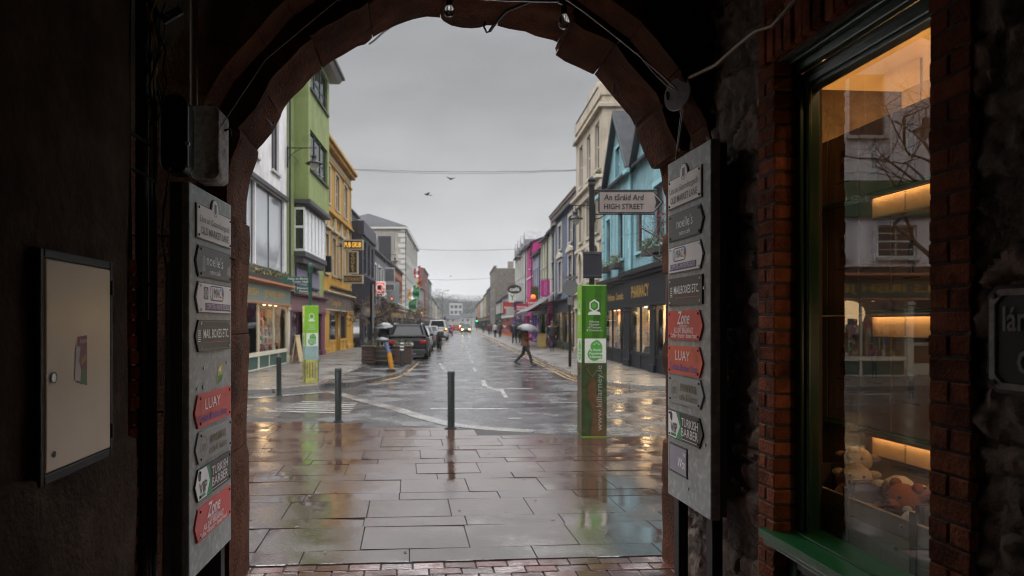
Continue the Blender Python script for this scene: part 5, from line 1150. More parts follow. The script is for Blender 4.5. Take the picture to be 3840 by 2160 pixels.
for s in (.0,6.3,11.2):
    mb = MB(M)
    for k in range(11): mb.box(s,s+(.42 if k%2 else .28),-.01,.05,3.5+k*.38,3.84+k*.38)
    mb.build('quoins', C_bluetrim, root)
MB(M).box(0,1.5,.26,.38,7.4,7.55).box(5.6,6.2,.26,.38,7.4,7.55).box(10.5,11.6,.26,.38,7.4,7.55).tube([(6.2,.08,7.4),(6.2,.08,3.5)],.05,8).build('gutter', C_bluetrim, root)
C_pblk = paint('soft black joinery', (.012,.013,.017), .5, .2)
shopfront(root, M, Lg, 'R', 3.5, (C_pblk, C_pblk, C_pblk, C_pblk), [(0,.5,'pier'),(.5,1.9,'window'),(1.9,2.5,'pier'),(2.5,4.6,'window'),(4.6,6.2,'pier')], [('PHARMACY', 3.75, 3.0)], GOLD, lit=70, stall=.62, o=.35, fas=(1.15,), tsize=.62, cornice=.3) if 0 else None
# two shopfront units with their own cornices
M1 = M @ Matrix.Translation((0,.18,0)); M2 = M @ Matrix.Translation((6.55,.0,0))
shopfront(root, M1, 6.4, 'R', 3.35, (C_pblk,)*4, [(0,.5,'pier'),(.5,2.3,'window'),(2.3,2.9,'pier'),(2.9,5.6,'window'),(5.6,6.4,'pier')], [('PHARMACY', 4.05, 2.3)], GOLD, lit=240, stall=.62, o=.0, fas=(.98,), tsize=.58, cornice=.3)
shopfront(root, M2, 5.0, 'R', 3.3, (C_pblk,)*4, [(0,.5,'pier'),(.5,1.3,'window'),(1.3,4.5,'window'),(4.5,5.0,'pier')], [('Cosmetics', 1.25, 1.25), ('Perfumes', 2.75, 1.25), ('Gifts', 4.2, .8)], GOLD, lit=180, stall=.6, o=.0, fas=(.95,), tsize=.4, cornice=.3)
flowerbox('leafy window box on the blue house nearest the arch', 'R', 6.62, 21.9, 4.0, 1.6, .32, False, 200, .55)
flowerbox('flower box under the middle window of the blue house', 'R', 6.62, 27.5, 3.95, 1.1, .3, True, 190, .5)
flowerbox('flower box under the far window of the blue house', 'R', 6.62, 29.8, 3.95, 1.0, .3, True, 190, .45)
# ---------------- RIGHT 2: tall cream stucco building
C_cream2 = render_wall('cream stucco', (.47,.40,.31)); C_cream3 = paint('pale stucco trim', (.52,.46,.38))
wins = [(.7+2.15*k,1.65+2.15*k,z,z+hh,dict(kind='sash',trim=(.2,C_cream3) if z < 9 else None)) for k in range(3) for z, hh in ((9.1,2.25),(6.1,2.0),(3.9,1.6))]
root, M, Lg = building('cream_building', 'tall cream stucco building with a stepped parapet behind the blue gables', 'R', 6.7, 31.7, 38.7, 12.3, 9, C_cream2, wins, roof=('flat',0), z0=3.2, gutter=False)
MB(M).box(-.05,Lg+.05,-9.05,.08,12.3,12.85).box(.9,3.6,-.3,.10,12.851,13.25).box(-.12,Lg+.12,-9.1,.2,11.75,11.95).build('parapet', C_cream2, root, bevel=.02)
MB(M).box(-.14,Lg+.14,-9.1,.34,8.45,8.62).box(-.08,Lg+.08,-9.06,.16,8.05,8.449).box(-.05,Lg+.05,-9.02,.10,5.6,5.78).build('cornice', C_cream3, root, bevel=.02)
MB(M).box(.5,Lg-.5,-.1,.12,12.851,12.9).build('coping', LEADM, root)
for k in range(3): 
    s = .7+2.15*k+.475; mb = MB(M)
    for i in range(10):
        a, b = PI*i/10, PI*(i+1)/10; mb.prism([(s+.5*math.cos(a),5.0+.5*math.sin(a)),(s+.72*math.cos(a),5.0+.72*math.sin(a)),(s+.72*math.cos(b),5.0+.72*math.sin(b)),(s+.5*math.cos(b),5.0+.5*math.sin(b))],.0,.09,'xz')
    mb.build('arched_hood', C_cream3, root)
mb = MB(M)
for k in range(160): mb.leaf((R.uniform(-.1,.5),R.uniform(-1.2,.2),8.65+R.random()*.25),.22)
tg = mb.build('gutter_weeds', pmat('moss',(.09,.10,.03),.9,.3,4,tint=.4), root, normals=False)
shopfront(root, M, Lg, 'R', 3.2, (paint('stone pilaster',(.4,.33,.27)), C_cream3, C_cream3, C_char2), [(0,.6,'pier'),(.6,3.2,'window'),(3.2,4.6,'door'),(4.6,6.5,'window'),(6.5,7,'pier')], None, None, stall=.5)
sconce('black lantern on the cream building past the street sign', outM('R', 6.62, 33.0, 7.35), .92)
# ---------------- RIGHT 3: slate blue house
C_sblue = render_wall('slate blue render', (.10,.13,.21))
wins = [(1.0+3.3*k,2.3+3.3*k,z,z+hh,dict(kind='sash',trim=(.22,C_cream3),sill=C_cream3)) for k in range(2) for z, hh in ((4.2,2.1),(6.6,1.6))] + [(7.2,7.9,6.6,8.2,dict(kind='sash',trim=(.1,C_cream3)))][0:0]
wins = [(1.2,2.5,6.55,8.1,dict(trim=(.22,C_cream3),sill=C_cream3)),(5.3,6.6,6.55,8.1,dict(trim=(.22,C_cream3),sill=C_cream3)),(1.2,2.5,3.75,5.75,dict(trim=(.22,C_cream3),sill=C_cream3)),(5.3,6.6,3.75,5.75,dict(trim=(.22,C_cream3),sill=C_cream3))]
root, M, Lg = building('slate_blue_house', 'slate blue house with pale window surrounds', 'R', 6.7, 38.8, 47, 8.8, 8, C_sblue, wins, roof=('gable',2.2), z0=3.2, chim=((7.4,.7),))
for s in (1.85,5.95): MB(M).prism([(s-1.0,5.98),(s+1.0,5.98),(s+.95,6.16),(s,6.4),(s-.95,6.16)],.0,.16,'xz').build('pediment', C_cream3, root)
shopfront(root, M, Lg, 'R', 3.1, (paint('deep olive joinery',(.03,.035,.02)), C_char2, C_char2, paint('deep olive joinery',(.03,.035,.02))), [(0,.4,'pier'),(.4,4.2,'window'),(4.2,4.5,'pier'),(4.5,7.8,'window'),(7.8,8.2,'pier')], None, None, lit=80, stall=.5)
# ---------------- RIGHT 4: white and pale lemon house, 5 lavender, brown block behind
C_lem = render_wall('pale lemon render', (.46,.45,.33)); C_wht = render_wall('off white render', (.47,.465,.44)); C_lav = render_wall('lavender grey render', (.30,.31,.40)); C_brn = render_wall('mushroom brown render', (.20,.15,.135)); C_mag = render_wall('magenta render', (.46,.03,.20))
def narrow(n_, lab, y0, y1, H, c, wins, shopm, rise=1.8, txt=None, tm=None, lit=0, X=6.7):
    root, M, Lg = building(n_, lab, 'R', X, y0, y1, H, 8, c, wins, roof=('gable',rise), z0=3.1)
    L_ = Lg; shopfront(root, M, L_, 'R', 3.1, shopm, [(0,.3,'pier'),(.3,L_*.5,'window'),(L_*.5,L_*.5+1.1,'door'),(L_*.5+1.1,L_-.3,'window'),(L_-.3,L_,'pier')], txt, tm, lit=lit)
    return root, M
Pm = paint('magenta joinery', (.42,.02,.2)); Dm = paint('bottle green joinery', (.015,.05,.03)); Vm = paint('violet joinery', (.10,.03,.2)); Rm = paint('red joinery', (.35,.03,.02)); Bm = paint('black joinery', (.02,.02,.02)); Om = paint('orange joinery', (.5,.18,.03))
narrow('white_house', 'narrow off white house with two tall dark windows', 47.1, 50.2, 8.4, C_wht, [(.8,1.7,z,z+2.1,dict(fm=C_dk)) for z in (3.9,6.1)], (Pm,Pm,Pm,Pm))
narrow('lemon_house', 'pale lemon house with slim windows and lamps', 50.3, 55, 8.3, C_lem, [(.6+1.5*k,1.3+1.5*k,z,z+1.9,dict()) for k in range(3) for z in (3.9,6.1)], (Dm,Dm,Dm,Dm), lit=60)
narrow('lavender_house', 'lavender grey house with four tall grey windows', 55.1, 61, 7.7, C_lav, [(.6+1.4*k,1.4+1.4*k,4.3,6.4,dict(fm=C_dk)) for k in range(4)], (Vm,Bm,Bm,Vm))
root, M, Lg = building('brown_block', 'mushroom brown flat roofed block rising behind the lemon house', 'R', 8.2, 47.2, 60.5, 10.9, 9, C_brn, [(1+1.6*k,2.0+1.6*k,8.8,9.7,dict(kind='plain')) for k in range(7)], roof=('flat',0), z0=0, gutter=False, parapet=.2)
root, M = narrow('magenta_house', 'bright magenta gabled house', 61.1, 66.3, 9.0, C_mag, [(2,3,6.8,8.2,dict())], (Pm,Pm,Pm,Pm), 1.6)
MB(M).box(0,5.2,.0,.06,5.9,6.02).box(0,5.2,.0,.06,3.5,3.62).build('white_band', WHITE, root)
root, M = narrow('dormer_house', 'white house with steep grey dormers beyond the magenta house', 66.4, 80, 9.2, C_wht, [(1+2.4*k,2+2.4*k,z,z+1.8,dict()) for k in range(5) for z in (4,6.6)], (Bm,Rm,Bm,Bm), 1.4)
for s in (1.5,5.2,9,12.4): MB(M).prism([(s-.8,9.1),(s+.8,9.1),(s+.8,10.0),(s,10.9),(s-.8,10.0)],-1.6,.12,'xz').build('dormer', pmat('grey dormer',(.2,.2,.21),.7,.2,2), root)
narrow('pale_blue_house', 'low pale blue house with a long slate roof', 80.2, 104, 5.6, render_wall('pale blue render',(.34,.38,.44)), [(1.5+3*k,2.5+3*k,3.5,4.9,dict()) for k in range(7)], (Rm,WHITE,Bm,Om), 3.2)
narrow('white_cottage', 'low white cottage beside the pale blue house', 104.2, 120, 5.4, C_wht, [(1.5+3*k,2.5+3*k,3.5,4.9,dict()) for k in range(4)], (Bm,Dm,Bm,Bm), 2.6)
STON = pmat('grey brown stone', (.13,.115,.095), .9, .35, 2, .6, 9)
root, M, Lg = building('stone_tower_house', 'dark grey brown stone block standing above the low houses', 'R', 6.6, 122, 140, 11.6, 12, STON, [(2+4*k,3+4*k,z,z+1.6,dict(kind='plain')) for k in range(4) for z in (4.5,8)], roof=('flat',0), z0=0, gutter=False, parapet=.35)
for s in (-3,-6.5,-10): MB(M).box(2,3.2,s-.5,s+.5,11.9,13.0).build('chimney', CHIM, root)
FARR = [('gabled_house','dark gabled house beyond the stone block',140.3,158,9.2,(.07,.07,.075),3.6),('gabled_house','yellow rendered house far down the right side',158.3,178,8.8,(.38,.30,.14),2.0),('gabled_house','white house far down the right side',178.3,205,8.4,(.46,.45,.43),2.2),('gabled_house','terracotta house near the end of the right row',205.3,235,8.4,(.36,.17,.08),2.0),('gabled_house','grey house nearest the hill on the right',235.3,268,8.0,(.28,.28,.28),2.4)]
for n_, lab, y0, y1, H, c, rise in FARR:
    L_ = y1-y0; narrow(n_, lab, y0, y1, H, render_wall('render '+lab, c), [(1.5+3.2*k,2.6+3.2*k,3.9,5.5,dict(kind='plain')) for k in range(int((L_-2)/3.2))], (Bm, paint('fascia '+lab,(R.uniform(.05,.4),R.uniform(.03,.2),R.uniform(.03,.12))), Bm, Bm), rise)
# modern white block closing the view, low houses before it
root = thing('white_apartment_block', 'modern white flat roofed block closing the far end of the street', 'building', (-4.3,345,0)); Mw = Matrix(((1,0,0,0),(0,-1,0,0),(0,0,1,0),(0,0,0,1)))
wb = [(.5+2.1*k,2.0+2.1*k,z,z+1.6,dict(kind='plain',fm=C_dk,sill=False)) for k in range(3) for z in (6.6,9.4)]
mb = MB(Mw); wall_grid(mb, 6.6, 0, 12.1, [x[:4] for x in wb]); mb.quad((0,0,0),(0,-10,0),(0,-10,12.1),(0,0,12.1)); mb.quad((6.6,0,0),(6.6,-10,0),(6.6,-10,12.1),(6.6,0,12.1)); mb.quad((0,0,12.1),(6.6,0,12.1),(6.6,-10,12.1),(0,-10,12.1)); mb.build('wall', render_wall('bright white render',(.42,.42,.415)), root, normals=False)
for x in wb: window(root, Mw, *x[:4], **x[4])
MB(Mw).box(-.1,6.7,-.2,.12,12.101,12.35).build('parapet', C_dk, root)
for k, (x0, x1, h, c) in enumerate(((-13,-6.2,4.6,(.22,.22,.22)),(-6.0,.8,4.2,(.30,.29,.27)),(1.0,9,4.8,(.34,.34,.33)))):
    root = thing('end_cottage', ['grey cottage below the white block, left end of the far terrace','buff cottage in the middle of the far terrace','pale cottage at the right end of the far terrace'][k], 'building', (x0,318+k,0), 0, 'low cottages across the far end'); L_ = x1-x0
    wc = [(.8+2.4*j,1.7+2.4*j,2.6,3.9,dict(kind='plain')) for j in range(int((L_-1)/2.4))]
    mb = MB(Mw); wall_grid(mb, L_, 0, h, [q[:4] for q in wc]); mb.quad((0,0,0),(0,-7,0),(0,-7,h),(0,0,h)); mb.quad((L_,0,0),(L_,-7,0),(L_,-7,h),(L_,0,h)); mb.build('wall', render_wall('cottage %d' % k, c), root, normals=False)
    for q in wc: window(root, Mw, *q[:4], **q[4])
    MB(Mw).prism([(.3,h-.1),(-3.5,h+1.6),(-7.3,h-.1)],-.1,L_+.1,'yz').build('roof', SLATE, root)
    MB(Mw).box(.4,1.2,-4,-3,h+.9,h+2.3).build('chimney', CHIM, root)
# ================================================================ STREET THINGS
# ---- bollards
bm0 = None
for k, (x, y, z, lab) in enumerate(((-2.06,11.75,.01,'dark bollard at the plaza edge, left of the middle of the arch'),(-.11,11.0,.01,'dark bollard at the plaza edge in the middle of the arch'),(-4.13,15.75,.03,'dark bollard in front of the jewellery shop'))):
    if bm0 is None:
        bm0 = thing('bollard', lab, 'bollard', (x,y,z), 0, 'steel bollards along the plaza edge'); o = bm0
        MB().lathe([(.058,0),(.058,.86),(.062,.865),(.062,.905),(.05,.925),(.0,.93)], 20).build('post', pmat('dark green bollard paint',(.018,.024,.022),.35,.2,8), o, smooth=True)
        MB().lathe([(.085,0),(.085,.012),(.06,.02)], 20).build('base_ring', M_iron, o, smooth=True)
    else: o = copy_tree(bm0); o.location = (x,y,z); o['label'] = lab
# ---- green columns
G_lo = pmat('printed lime green', (.16,.36,.02), .35, .1, 2); G_dk = pmat('printed forest green', (.016,.065,.003), .35, .3, 3, stain=(.03,.11,.005), stain_amt=.7, stain_scale=1.6); G_mid = pmat('printed mid green', (.035,.125,.005), .35, .2, 3)
G_deer = pmat('printed stag brown', (.075,.034,.011), .4, .35, 12); G_und = pmat('printed woodland', (.018,.032,.005), .4, .5, 6, stain=(.05,.045,.012), stain_amt=.8, stain_scale=3)
G_wht = paint('printed white', (.52,.52,.50)); G_cr = pmat('printed abbey', (.30,.28,.08), .4, .4, 9); G_sky = pmat('printed pale scene', (.20,.30,.28), .4, .25, 4); G_gold = paint('printed olive rule', (.35,.36,.05))
def column(t, wd, h, light):
    MB().box(-wd/2,wd/2,-wd/2,wd/2,0,h).build('column_body', [G_lo], t, bevel=.006)
    for fi in range(2):
        if fi == 0: F = frame((-wd/2,-wd/2-.0015,0),(1,0,0),(0,0,1))
        else: F = frame((-wd/2-.0015,wd/2,0),(0,-1,0),(0,0,1))
        mb = MB(F); g = G_lo if light or fi else G_dk
        rect(mb,.0,wd,.02,h*.5,.0,2); rect(mb,0,wd,h*.5,h-.005,.0,0)
        if not light and fi == 0:
            mb.poly([(.05,h*.5,.0006),(.13,h*.5,.0006),(.2,h-.01,.0006),(.06,h-.01,.0006)],7); mb.poly([(.25,h*.55,.0006),(.33,h*.7,.0006),(.35,h-.01,.0006),(.30,h-.01,.0006)],7)
        if light:
            rect(mb,.02,wd-.02,.06,h*.32,.0006,5); rect(mb,0,wd,h*.32,h*.5,.0006,6)
            for k in range(4): rect(mb,.05+k*.075,.07+k*.075,.2,.62,.0009,1)
            for z in (.15,.66): rect(mb,.05,.32,z,z+.03,.0009,8)
        else:
            mb.poly([(.13,.02,.0008),(.17,.35,.0008),(.13,.52,.0008),(.10,.6,.0008),(.09,.75,.0008),(.13,.88,.0008),(.18,.90,.0008),(.21,.80,.0008),(.21,.65,.0008),(.28,.60,.0008),(.34,.42,.0008),(.33,.2,.0008),(.35,.02,.0008)],1)
            for sg in (-1,1):
                mb.tube([(.155,.9,.001),(.155+sg*.05,.97,.001),(.155+sg*.06,1.06,.001)],.006,4,1); mb.tube([(.155+sg*.05,.97,.001),(.155+sg*.09,1.03,.001)],.005,4,1)
        # hexagon emblem on a plinth
        c = (wd*.5, h*.865)
        hexo = [(c[0]+.082*math.cos(PI/6+PI/3*i), c[1]+.095*math.sin(PI/6+PI/3*i)) for i in range(6)]; hexi = [(c[0]+.062*math.cos(PI/6+PI/3*i), c[1]+.072*math.sin(PI/6+PI/3*i)) for i in range(6)]
        for i in range(6): mb.quad(*[(p[0],p[1],.0012) for p in (hexo[i],hexo[(i+1)%6],hexi[(i+1)%6],hexi[i])],3)
        mb.poly([(c[0]+.04*math.cos(PI/6+PI/3*i), c[1]+.048*math.sin(PI/6+PI/3*i), .0012) for i in range(6)],4)
        mb.poly([(c[0]-.095,c[1]-.135,.0013),(c[0]+.095,c[1]-.135,.0013),(c[0]+.08,c[1]-.095,.0013),(c[0],c[1]-.075,.0013),(c[0]-.08,c[1]-.095,.0013)],3)
        for k, tx in enumerate(('Killarney','Chamber','of Tourism','& Commerce')): mb.text(tx,.042,(wd*.5,h*.755-k*.043,.0012),m=3)
        z0 = h*.49; rect(mb,wd*.12,wd*.97,z0,z0+.36,.0010,3)
        disc(mb,wd*.58,z0+.24,.088,.0014,4,24); disc(mb,wd*.5,z0+.13,.10,.0017,4,24); rect(mb,wd*.42,wd*.82,z0+.06,z0+.24,.0020,4); disc(mb,wd*.6,z0+.29,.05,.0023,4)
        for k, (tx, wv) in enumerate((('St. Patrick\'s',.17),('Festival',.19),('Killarney',.18))): mb.text(tx,.05,(wd*.56,z0+.175-k*.05,.0026),m=3,w=wv,bold=.02)
        mb.text('killarney.ie/stpatricks',.02,(wd*.55,z0+.02,.0014),m=9,w=wd*.7)
        for k in range(3): mb.text('*',.07,(wd*(.5+.09*k),z0+.24+.02*(k%2),.0026),m=3)
        mb.text('www.killarney.ie',.115,(wd*.80,.10,.0014),(0,1,0),(-1,0,0),9,w=h*.43,align='L')
        mb.build('printed_wrap', [G_lo if (light or fi) else G_dk, G_deer, G_und, G_wht, paint('festival green',(.05,.26,.03)), G_cr, G_sky, G_mid, G_gold, paint('faded print',(.24,.24,.21))], t, normals=False)
t = thing('advertising_column', 'square green advertising column wrapped round the street sign pole, near right, with a stag', 'column', (2.02,10.3,.01), 0, 'green columns with festival prints')
column(t, .37, 2.26, False)
t = thing('advertising_column', 'lime green advertising column by the jewellery shop, with a printed abbey', 'column', (-4.05,18.75,.02), math.radians(22), 'green columns with festival prints')
column(t, .37, 2.17, True)
# ---- HIGH STREET pole
t = thing('street_sign_post', 'black post with a pointed HIGH STREET plate above the near green column', 'street sign', (2.02,10.3,2.27))
MB().lathe([(.042,0),(.042,1.5),(.055,1.51),(.055,1.55),(.048,1.56),(.06,1.58),(.06,1.6),(.03,1.64),(0,1.66)], 16).build('post', M_iron, t, smooth=True)
MB().tube([(.03,0,1.44),(1.0,0,1.44)],.012,6).tube([(.03,0,1.08),(.95,0,1.08)],.012,6).tube([(.03,0,1.0),(.12,0,1.02),(.2,0,1.07)],.01,6).build('arm', M_iron, t)
F = frame((.10,-.012,1.095),(1,0,0),(0,0,1))
out = [(0,0),(.83,0),(.95,.12),(.985,.165),(.95,.21),(.83,.33),(0,.33)]
pl = MB(F).prism(out,-.02,.0,'xy',0).prism([(.015,.015),(.825,.015),(.955,.165),(.825,.315),(.015,.315)],.0,.002,'xy',1).build('name_plate', [M_iron, pmat('wet off white plate',(.20,.17,.157),.4,.12,6)], t)
mb = MB(F); mb.text('An tSráid Ard', .125, (.08,.195,.004), align='L', w=.60, shear=.1, bold=.012); mb.text('HIGH STREET', .115, (.08,.06,.004), align='L', w=.60, bold=.012)
mb.poly([(.84,.06,.004),(.94,.165,.004),(.84,.27,.004),(.865,.165,.004)]); mb.build('lettering', M_iron, pl, normals=False)
t = thing('traffic_sign', 'dark square sign back clamped to the post below the HIGH STREET plate', 'sign', (2.02,10.3,2.38))
MB().box(-.14,.14,-.055,-.04,.0,.40).box(-.13,.13,-.065,-.0551,.02,.04).box(-.13,.13,-.065,-.0551,.36,.38).build('plate', pmat('black sign back',(.018,.018,.026),.4,.2,5), t, bevel=.003)
MB().lathe([(.046,.06),(.055,.07),(.055,.09),(.046,.1)],14).build('clamp', M_iron, t); MB().lathe([(.046,.30),(.055,.31),(.055,.33),(.046,.34)],14).build('clamp', M_iron, t)
# ---- fingerpost by the left column
t = thing('fingerpost', 'dark green fingerpost with two pointed arms above the lime column', 'signpost', (-4.05,18.75,2.18))
Gp = paint('fingerpost green',(.008,.05,.03)); Gw = paint('fingerpost letters',(.5,.5,.48))
MB().lathe([(.045,0),(.045,.92),(.06,.94),(.05,.98),(.075,1.04),(.08,1.10),(.06,1.16),(0,1.18)],16).build('post', Gp, t, smooth=True)
for (zz, ln, hh, l1, l2) in ((.62,.78,.19,'Halla an Bhaile','Town Hall'),(.36,.42,.19,'Músaem','Museum')):
    F = frame((-.02-ln,-.05,zz),(1,0,0),(0,0,1)); a = MB(F).prism([(.06,0),(ln,0),(ln,hh),(.06,hh),(0,hh/2)],-.02,0).build('finger', Gp, t, bevel=.003)
    mb = MB(F); mb.text(l1,.085,(ln-.04,hh*.54,.003),align='R',w=ln*.7); mb.text(l2,.085,(ln-.04,hh*.1,.003),align='R',w=ln*.55); mb.build('lettering', Gw, a, normals=False)
# ---- right path pole with signs seen edge-on from the back
t = thing('sign_pole', 'slim black pole with grey round sign backs on the right footpath', 'sign', (4.2,25.6,PZ))
MB().cyl((0,0),.055,0,3.45,12).build('post', M_iron, t, smooth=True)
MB().lathe([(.0,-.02),(.30,-.02),(.30,0),(0,0)],24,0,(.0,-.07,2.95),'y').build('sign_disc', pmat('grey sign back',(.10,.105,.11),.5), t); MB().box(-.28,.28,-.09,-.07,3.28,3.38).box(-.1,.1,-.09,-.07,2.3,2.62).build('sign_plate', MATS['grey sign back'], t)
# ---- left tall pole with lit cup sign beyond
t = thing('sign_pole', 'tall black pole on the left footpath beside the brown planters', 'sign', (-4.0,31.5,PZ)); MB().cyl((0,0),.06,0,3.5,12).build('post', M_iron, t, smooth=True); MB().box(.07,.10,-.25,.25,.9+.5,3.4).build('edge_on_sign', pmat('grey sign edge',(.12,.12,.12),.5), t)
t = thing('lit_sign', 'glowing red and white coffee cup sign hanging over the left path', 'sign', (-6.2,54.5,3.9))
MB().box(-.42,.42,-.12,.12,0,1.15).build('light_box', emit('sign white',(.9,.72,.66),.65), t, bevel=.06)
mb = MB(frame((-.42,-.125,0),(1,0,0),(0,0,1))); rect(mb,.06,.78,.22,1.09,.0,0); ring(mb,.42,.66,.34,.10,.002,1,22); rect(mb,.2,.5,.5,.85,.004,2); rect(mb,.23,.45,.55,.8,.006,2); rect(mb,.14,.6,.05,.14,.001,2); mb.build('cup_emblem', [emit('sign pink',(.85,.16,.14),.8), emit('sign white',(.9,.72,.66),.65), P_blk], t, normals=False)
MB().tube([(-.8,0,1.0),(-.3,0,1.0)],.03,6).build('arm', M_iron, t)
t = thing('hanging_sign', 'grey framed pub sign board beyond the glowing cup sign', 'sign', (-6.0,60,4.6))
MB().box(-.45,.45,-.05,.05,.75,2.0).box(-.45,.45,-.05,.05,.0,.6).build('board', paint('pale grey board',(.3,.31,.31)), t, bevel=.02); MB().box(-.38,.38,-.056,-.0501,.83,1.92).box(-.38,.38,-.056,-.0501,.07,.53).build('panel', P_dark, t); MB().tube([(-1.0,0,1.9),(.4,0,2.05)],.03,6).build('arm', M_iron, t)
# ---- bins, planters, leaning marker, ringed bollard
M_bin = pmat('black plastic bin',(.02,.02,.022),.4,.2,8)
t = thing('litter_bin', 'black barrel litter bin with domed lid and ribbed hoops', 'bin', (-2.95,26.6,PZ))
MB().lathe([(.24,0),(.26,.04),(.28,.1),(.30,.3),(.31,.5),(.30,.72),(.27,.74)],20).build('barrel', M_bin, t, smooth=True)
for z in (.15,.32,.52,.68): MB().lathe([(.295,z),(.325,z+.01),(.325,z+.04),(.295,z+.05)],20).build('hoop', pmat('bronze hoop',(.08,.06,.03),.45), t, smooth=True)
for k in range(4): MB().box(-.03,.03,-.03,.03,.74,.92).build('lid_post', M_bin, t, loc=(.22*math.cos(PI/4+PI/2*k),.22*math.sin(PI/4+PI/2*k),0))
MB().lathe([(.31,.92),(.30,.98),(.2,1.05),(.0,1.09)],20).build('lid', M_bin, t, smooth=True)
pl0 = None
for x, y, lab in ((-3.45,27.3,'brown timber planter left of the litter bin'),(-2.2,27.4,'brown timber planter right of the litter bin')):
    t = thing('planter', lab, 'planter', (x,y,PZ), 0, 'brown planters round the litter bin')
    mb = MB()
    for k in range(5): mb.box(-.36,.36,-.36,.36,.03+k*.13,.15+k*.13)
    mb.build('box', pmat('brown planter timber',(.045,.024,.018),.6,.25,6), t, bevel=.01); MB().box(-.40,.40,-.40,.40,.68,.73).build('rim', pmat('brown planter timber',(.045,.024,.018),.6), t, bevel=.01)
    mb = MB()
    for k in range(240): mb.leaf((R.uniform(-.33,.33),R.uniform(-.33,.33),.72+R.random()**2*.22),.09)
    mb.build('plants', pmat('dull winter leaves',(.05,.055,.025),.8,.3,5,tint=.6), t, normals=False)
t = thing('flexible_marker', 'leaning flexible road marker, yellow below and blue above', 'road marker', (-2.28,23.2,PZ))
MB().tube([(.03,0,.0),(.02,0,.12),(-.03,0,.45),(-.06,0,.62)],[.05,.075,.085,.07],8).build('lower_blade', pmat('yellow marker',(.42,.19,.01),.4), t, smooth=True); MB().tube([(-.06,0,.62),(-.14,0,.86),(-.18,0,.98)],[.07,.045,.03],8).build('upper_blade', pmat('blue marker',(.08,.11,.24),.4), t, smooth=True); MB().lathe([(.16,0),(.15,.05),(.05,.07)],14).build('base', M_iron, t)
t = thing('ringed_bollard', 'black plastic bollard with three white rings beside the kerb', 'bollard', (-2.12,25.8,PZ))
MB().lathe([(.075,0),(.07,.9),(.05,.98),(0,1.0)],14).build('post', M_bin, t, smooth=True)
for z in (.6,.72,.84): MB().lathe([(.073,z),(.078,z),(.078,z+.05),(.073,z+.05)],14).build('reflective_ring', WHITE, t, smooth=True)
t = thing('sandwich_board', 'cream sandwich board in front of the plum shopfront', 'sandwich board', (-6.65,28.3,PZ))
for sg in (-1,1): MB(Matrix.Rotation(sg*.16,4,'Y')).box(sg*-.0-.02,.02-sg*.0,-.35,.35,.02,1.15).build('panel', pmat('cream board',(.47,.36,.2),.5,.1,4), t, bevel=.01, loc=(-sg*.17,0,0))
# ---- awnings on the right
def awning(label, X, Y0, Y1, z, drop, proj, m):
    t = thing('awning', label, 'awning', (X,Y0,0)); M = fmat('R'); L_ = Y1-Y0; n = 10
    mb = MB(M); pts = [(.05+proj*i/n, z-drop*i/n-.06*math.sin(PI*i/n)) for i in range(n+1)]
    mb.prism(pts+[(a,b-.02) for a,b in pts[::-1]], 0, L_, 'yz'); mb.box(0,L_,proj+.02,proj+.05,z-drop-.22,z-drop+.02); mb.build('canopy', m, t, smooth=False)
    for s in (.3,L_-.3): MB(M).tube([(s,.05,z-1.0),(s,proj*.5,z-drop*.7-.15),(s,proj,z-drop-.05)],.025,6).build('arm', M_iron, t)
M_awn = pmat('grey awning canvas',(.085,.085,.09),.7,.2,2,streak=.2)
awning('grey awning nearest the arch on the right side', 6.55, 44.5, 49.8, 3.85, 1.35, 2.0, M_awn)
awning('grey awning just beyond the first awning on the right side', 6.55, 50.2, 54.8, 3.75, 1.3, 2.0, M_awn)
t = thing('awning', 'teal green awning over the left path past the parked cars', 'awning', (-7,62,0)); M = fmat('L'); mb = MB(M); mb.prism([(.05,4.2),(3.4,2.65),(3.4,2.6),(.05,4.13)],0,8,'yz'); mb.box(0,8,3.401,3.42,2.4,2.66); mb.build('canopy', pmat('teal awning',(.12,.19,.18),.6,.2,2), t)
for s in (.3,7.7): MB(M).tube([(s,.05,3.3),(s,1.8,3.1),(s,3.3,2.6)],.03,6).build('arm', M_iron, t)
# ---- hanging signs on the right
def hang(label, side, X, Y, z, w_, h, m, txt=None, tm=None, shape='box', arm=.3, ts=.3, tw=None, vert=False):
    sg = -1 if side == 'R' else 1
    t = thing('hanging_sign', label, 'sign', (X,Y,z))
    mb = MB()
    if shape == 'box': mb.box(-w_/2,w_/2,-.05,.05,0,h)
    else: mb.prism([(w_/2*math.cos(2*PI*i/24)*(1 if shape=='oval' else 1),h/2+h/2*math.sin(2*PI*i/24)) for i in range(24)],-.05,.05,'xz')
    b = mb.build('board', m, t, bevel=.015)
    MB().tube([(-sg*(w_/2+arm),0,h+.06),(sg*w_/2,0,h+.06)],.02,6).tube([(0,0,h-.02),(0,0,h+.06)],.012,5).build('arm', M_iron, t)
    if txt:
        mb = MB()
        if vert: mb.text(txt,ts,(-.0+ts*.35,-.056,.12),(0,0,1),(-1,0,0),0,w=h-.25,align='L',bold=.03,depth=0)
        else:
            ls = txt.split('/')
            for k, x in enumerate(ls): mb.text(x,ts,(0,-.056,h/2+(len(ls)/2-1-k)*ts*1.1+ts*.2),(1,0,0),(0,0,1),0,w=tw,bold=.03,depth=0)
        mb.build('lettering', tm or WHITE, b, normals=False)
hang('magenta banner sign with pale upright letters', 'R', 6.0, 46.9, 3.55, .62, 1.15, Pm, 'MODERN', paint('pale pink letters',(.45,.2,.3)), ts=.32, vert=True)
hang('dark olive sign board left of the magenta banner', 'R', 5.95, 53, 3.3, .62, 1.25, paint('dark olive sign',(.05,.045,.015)))
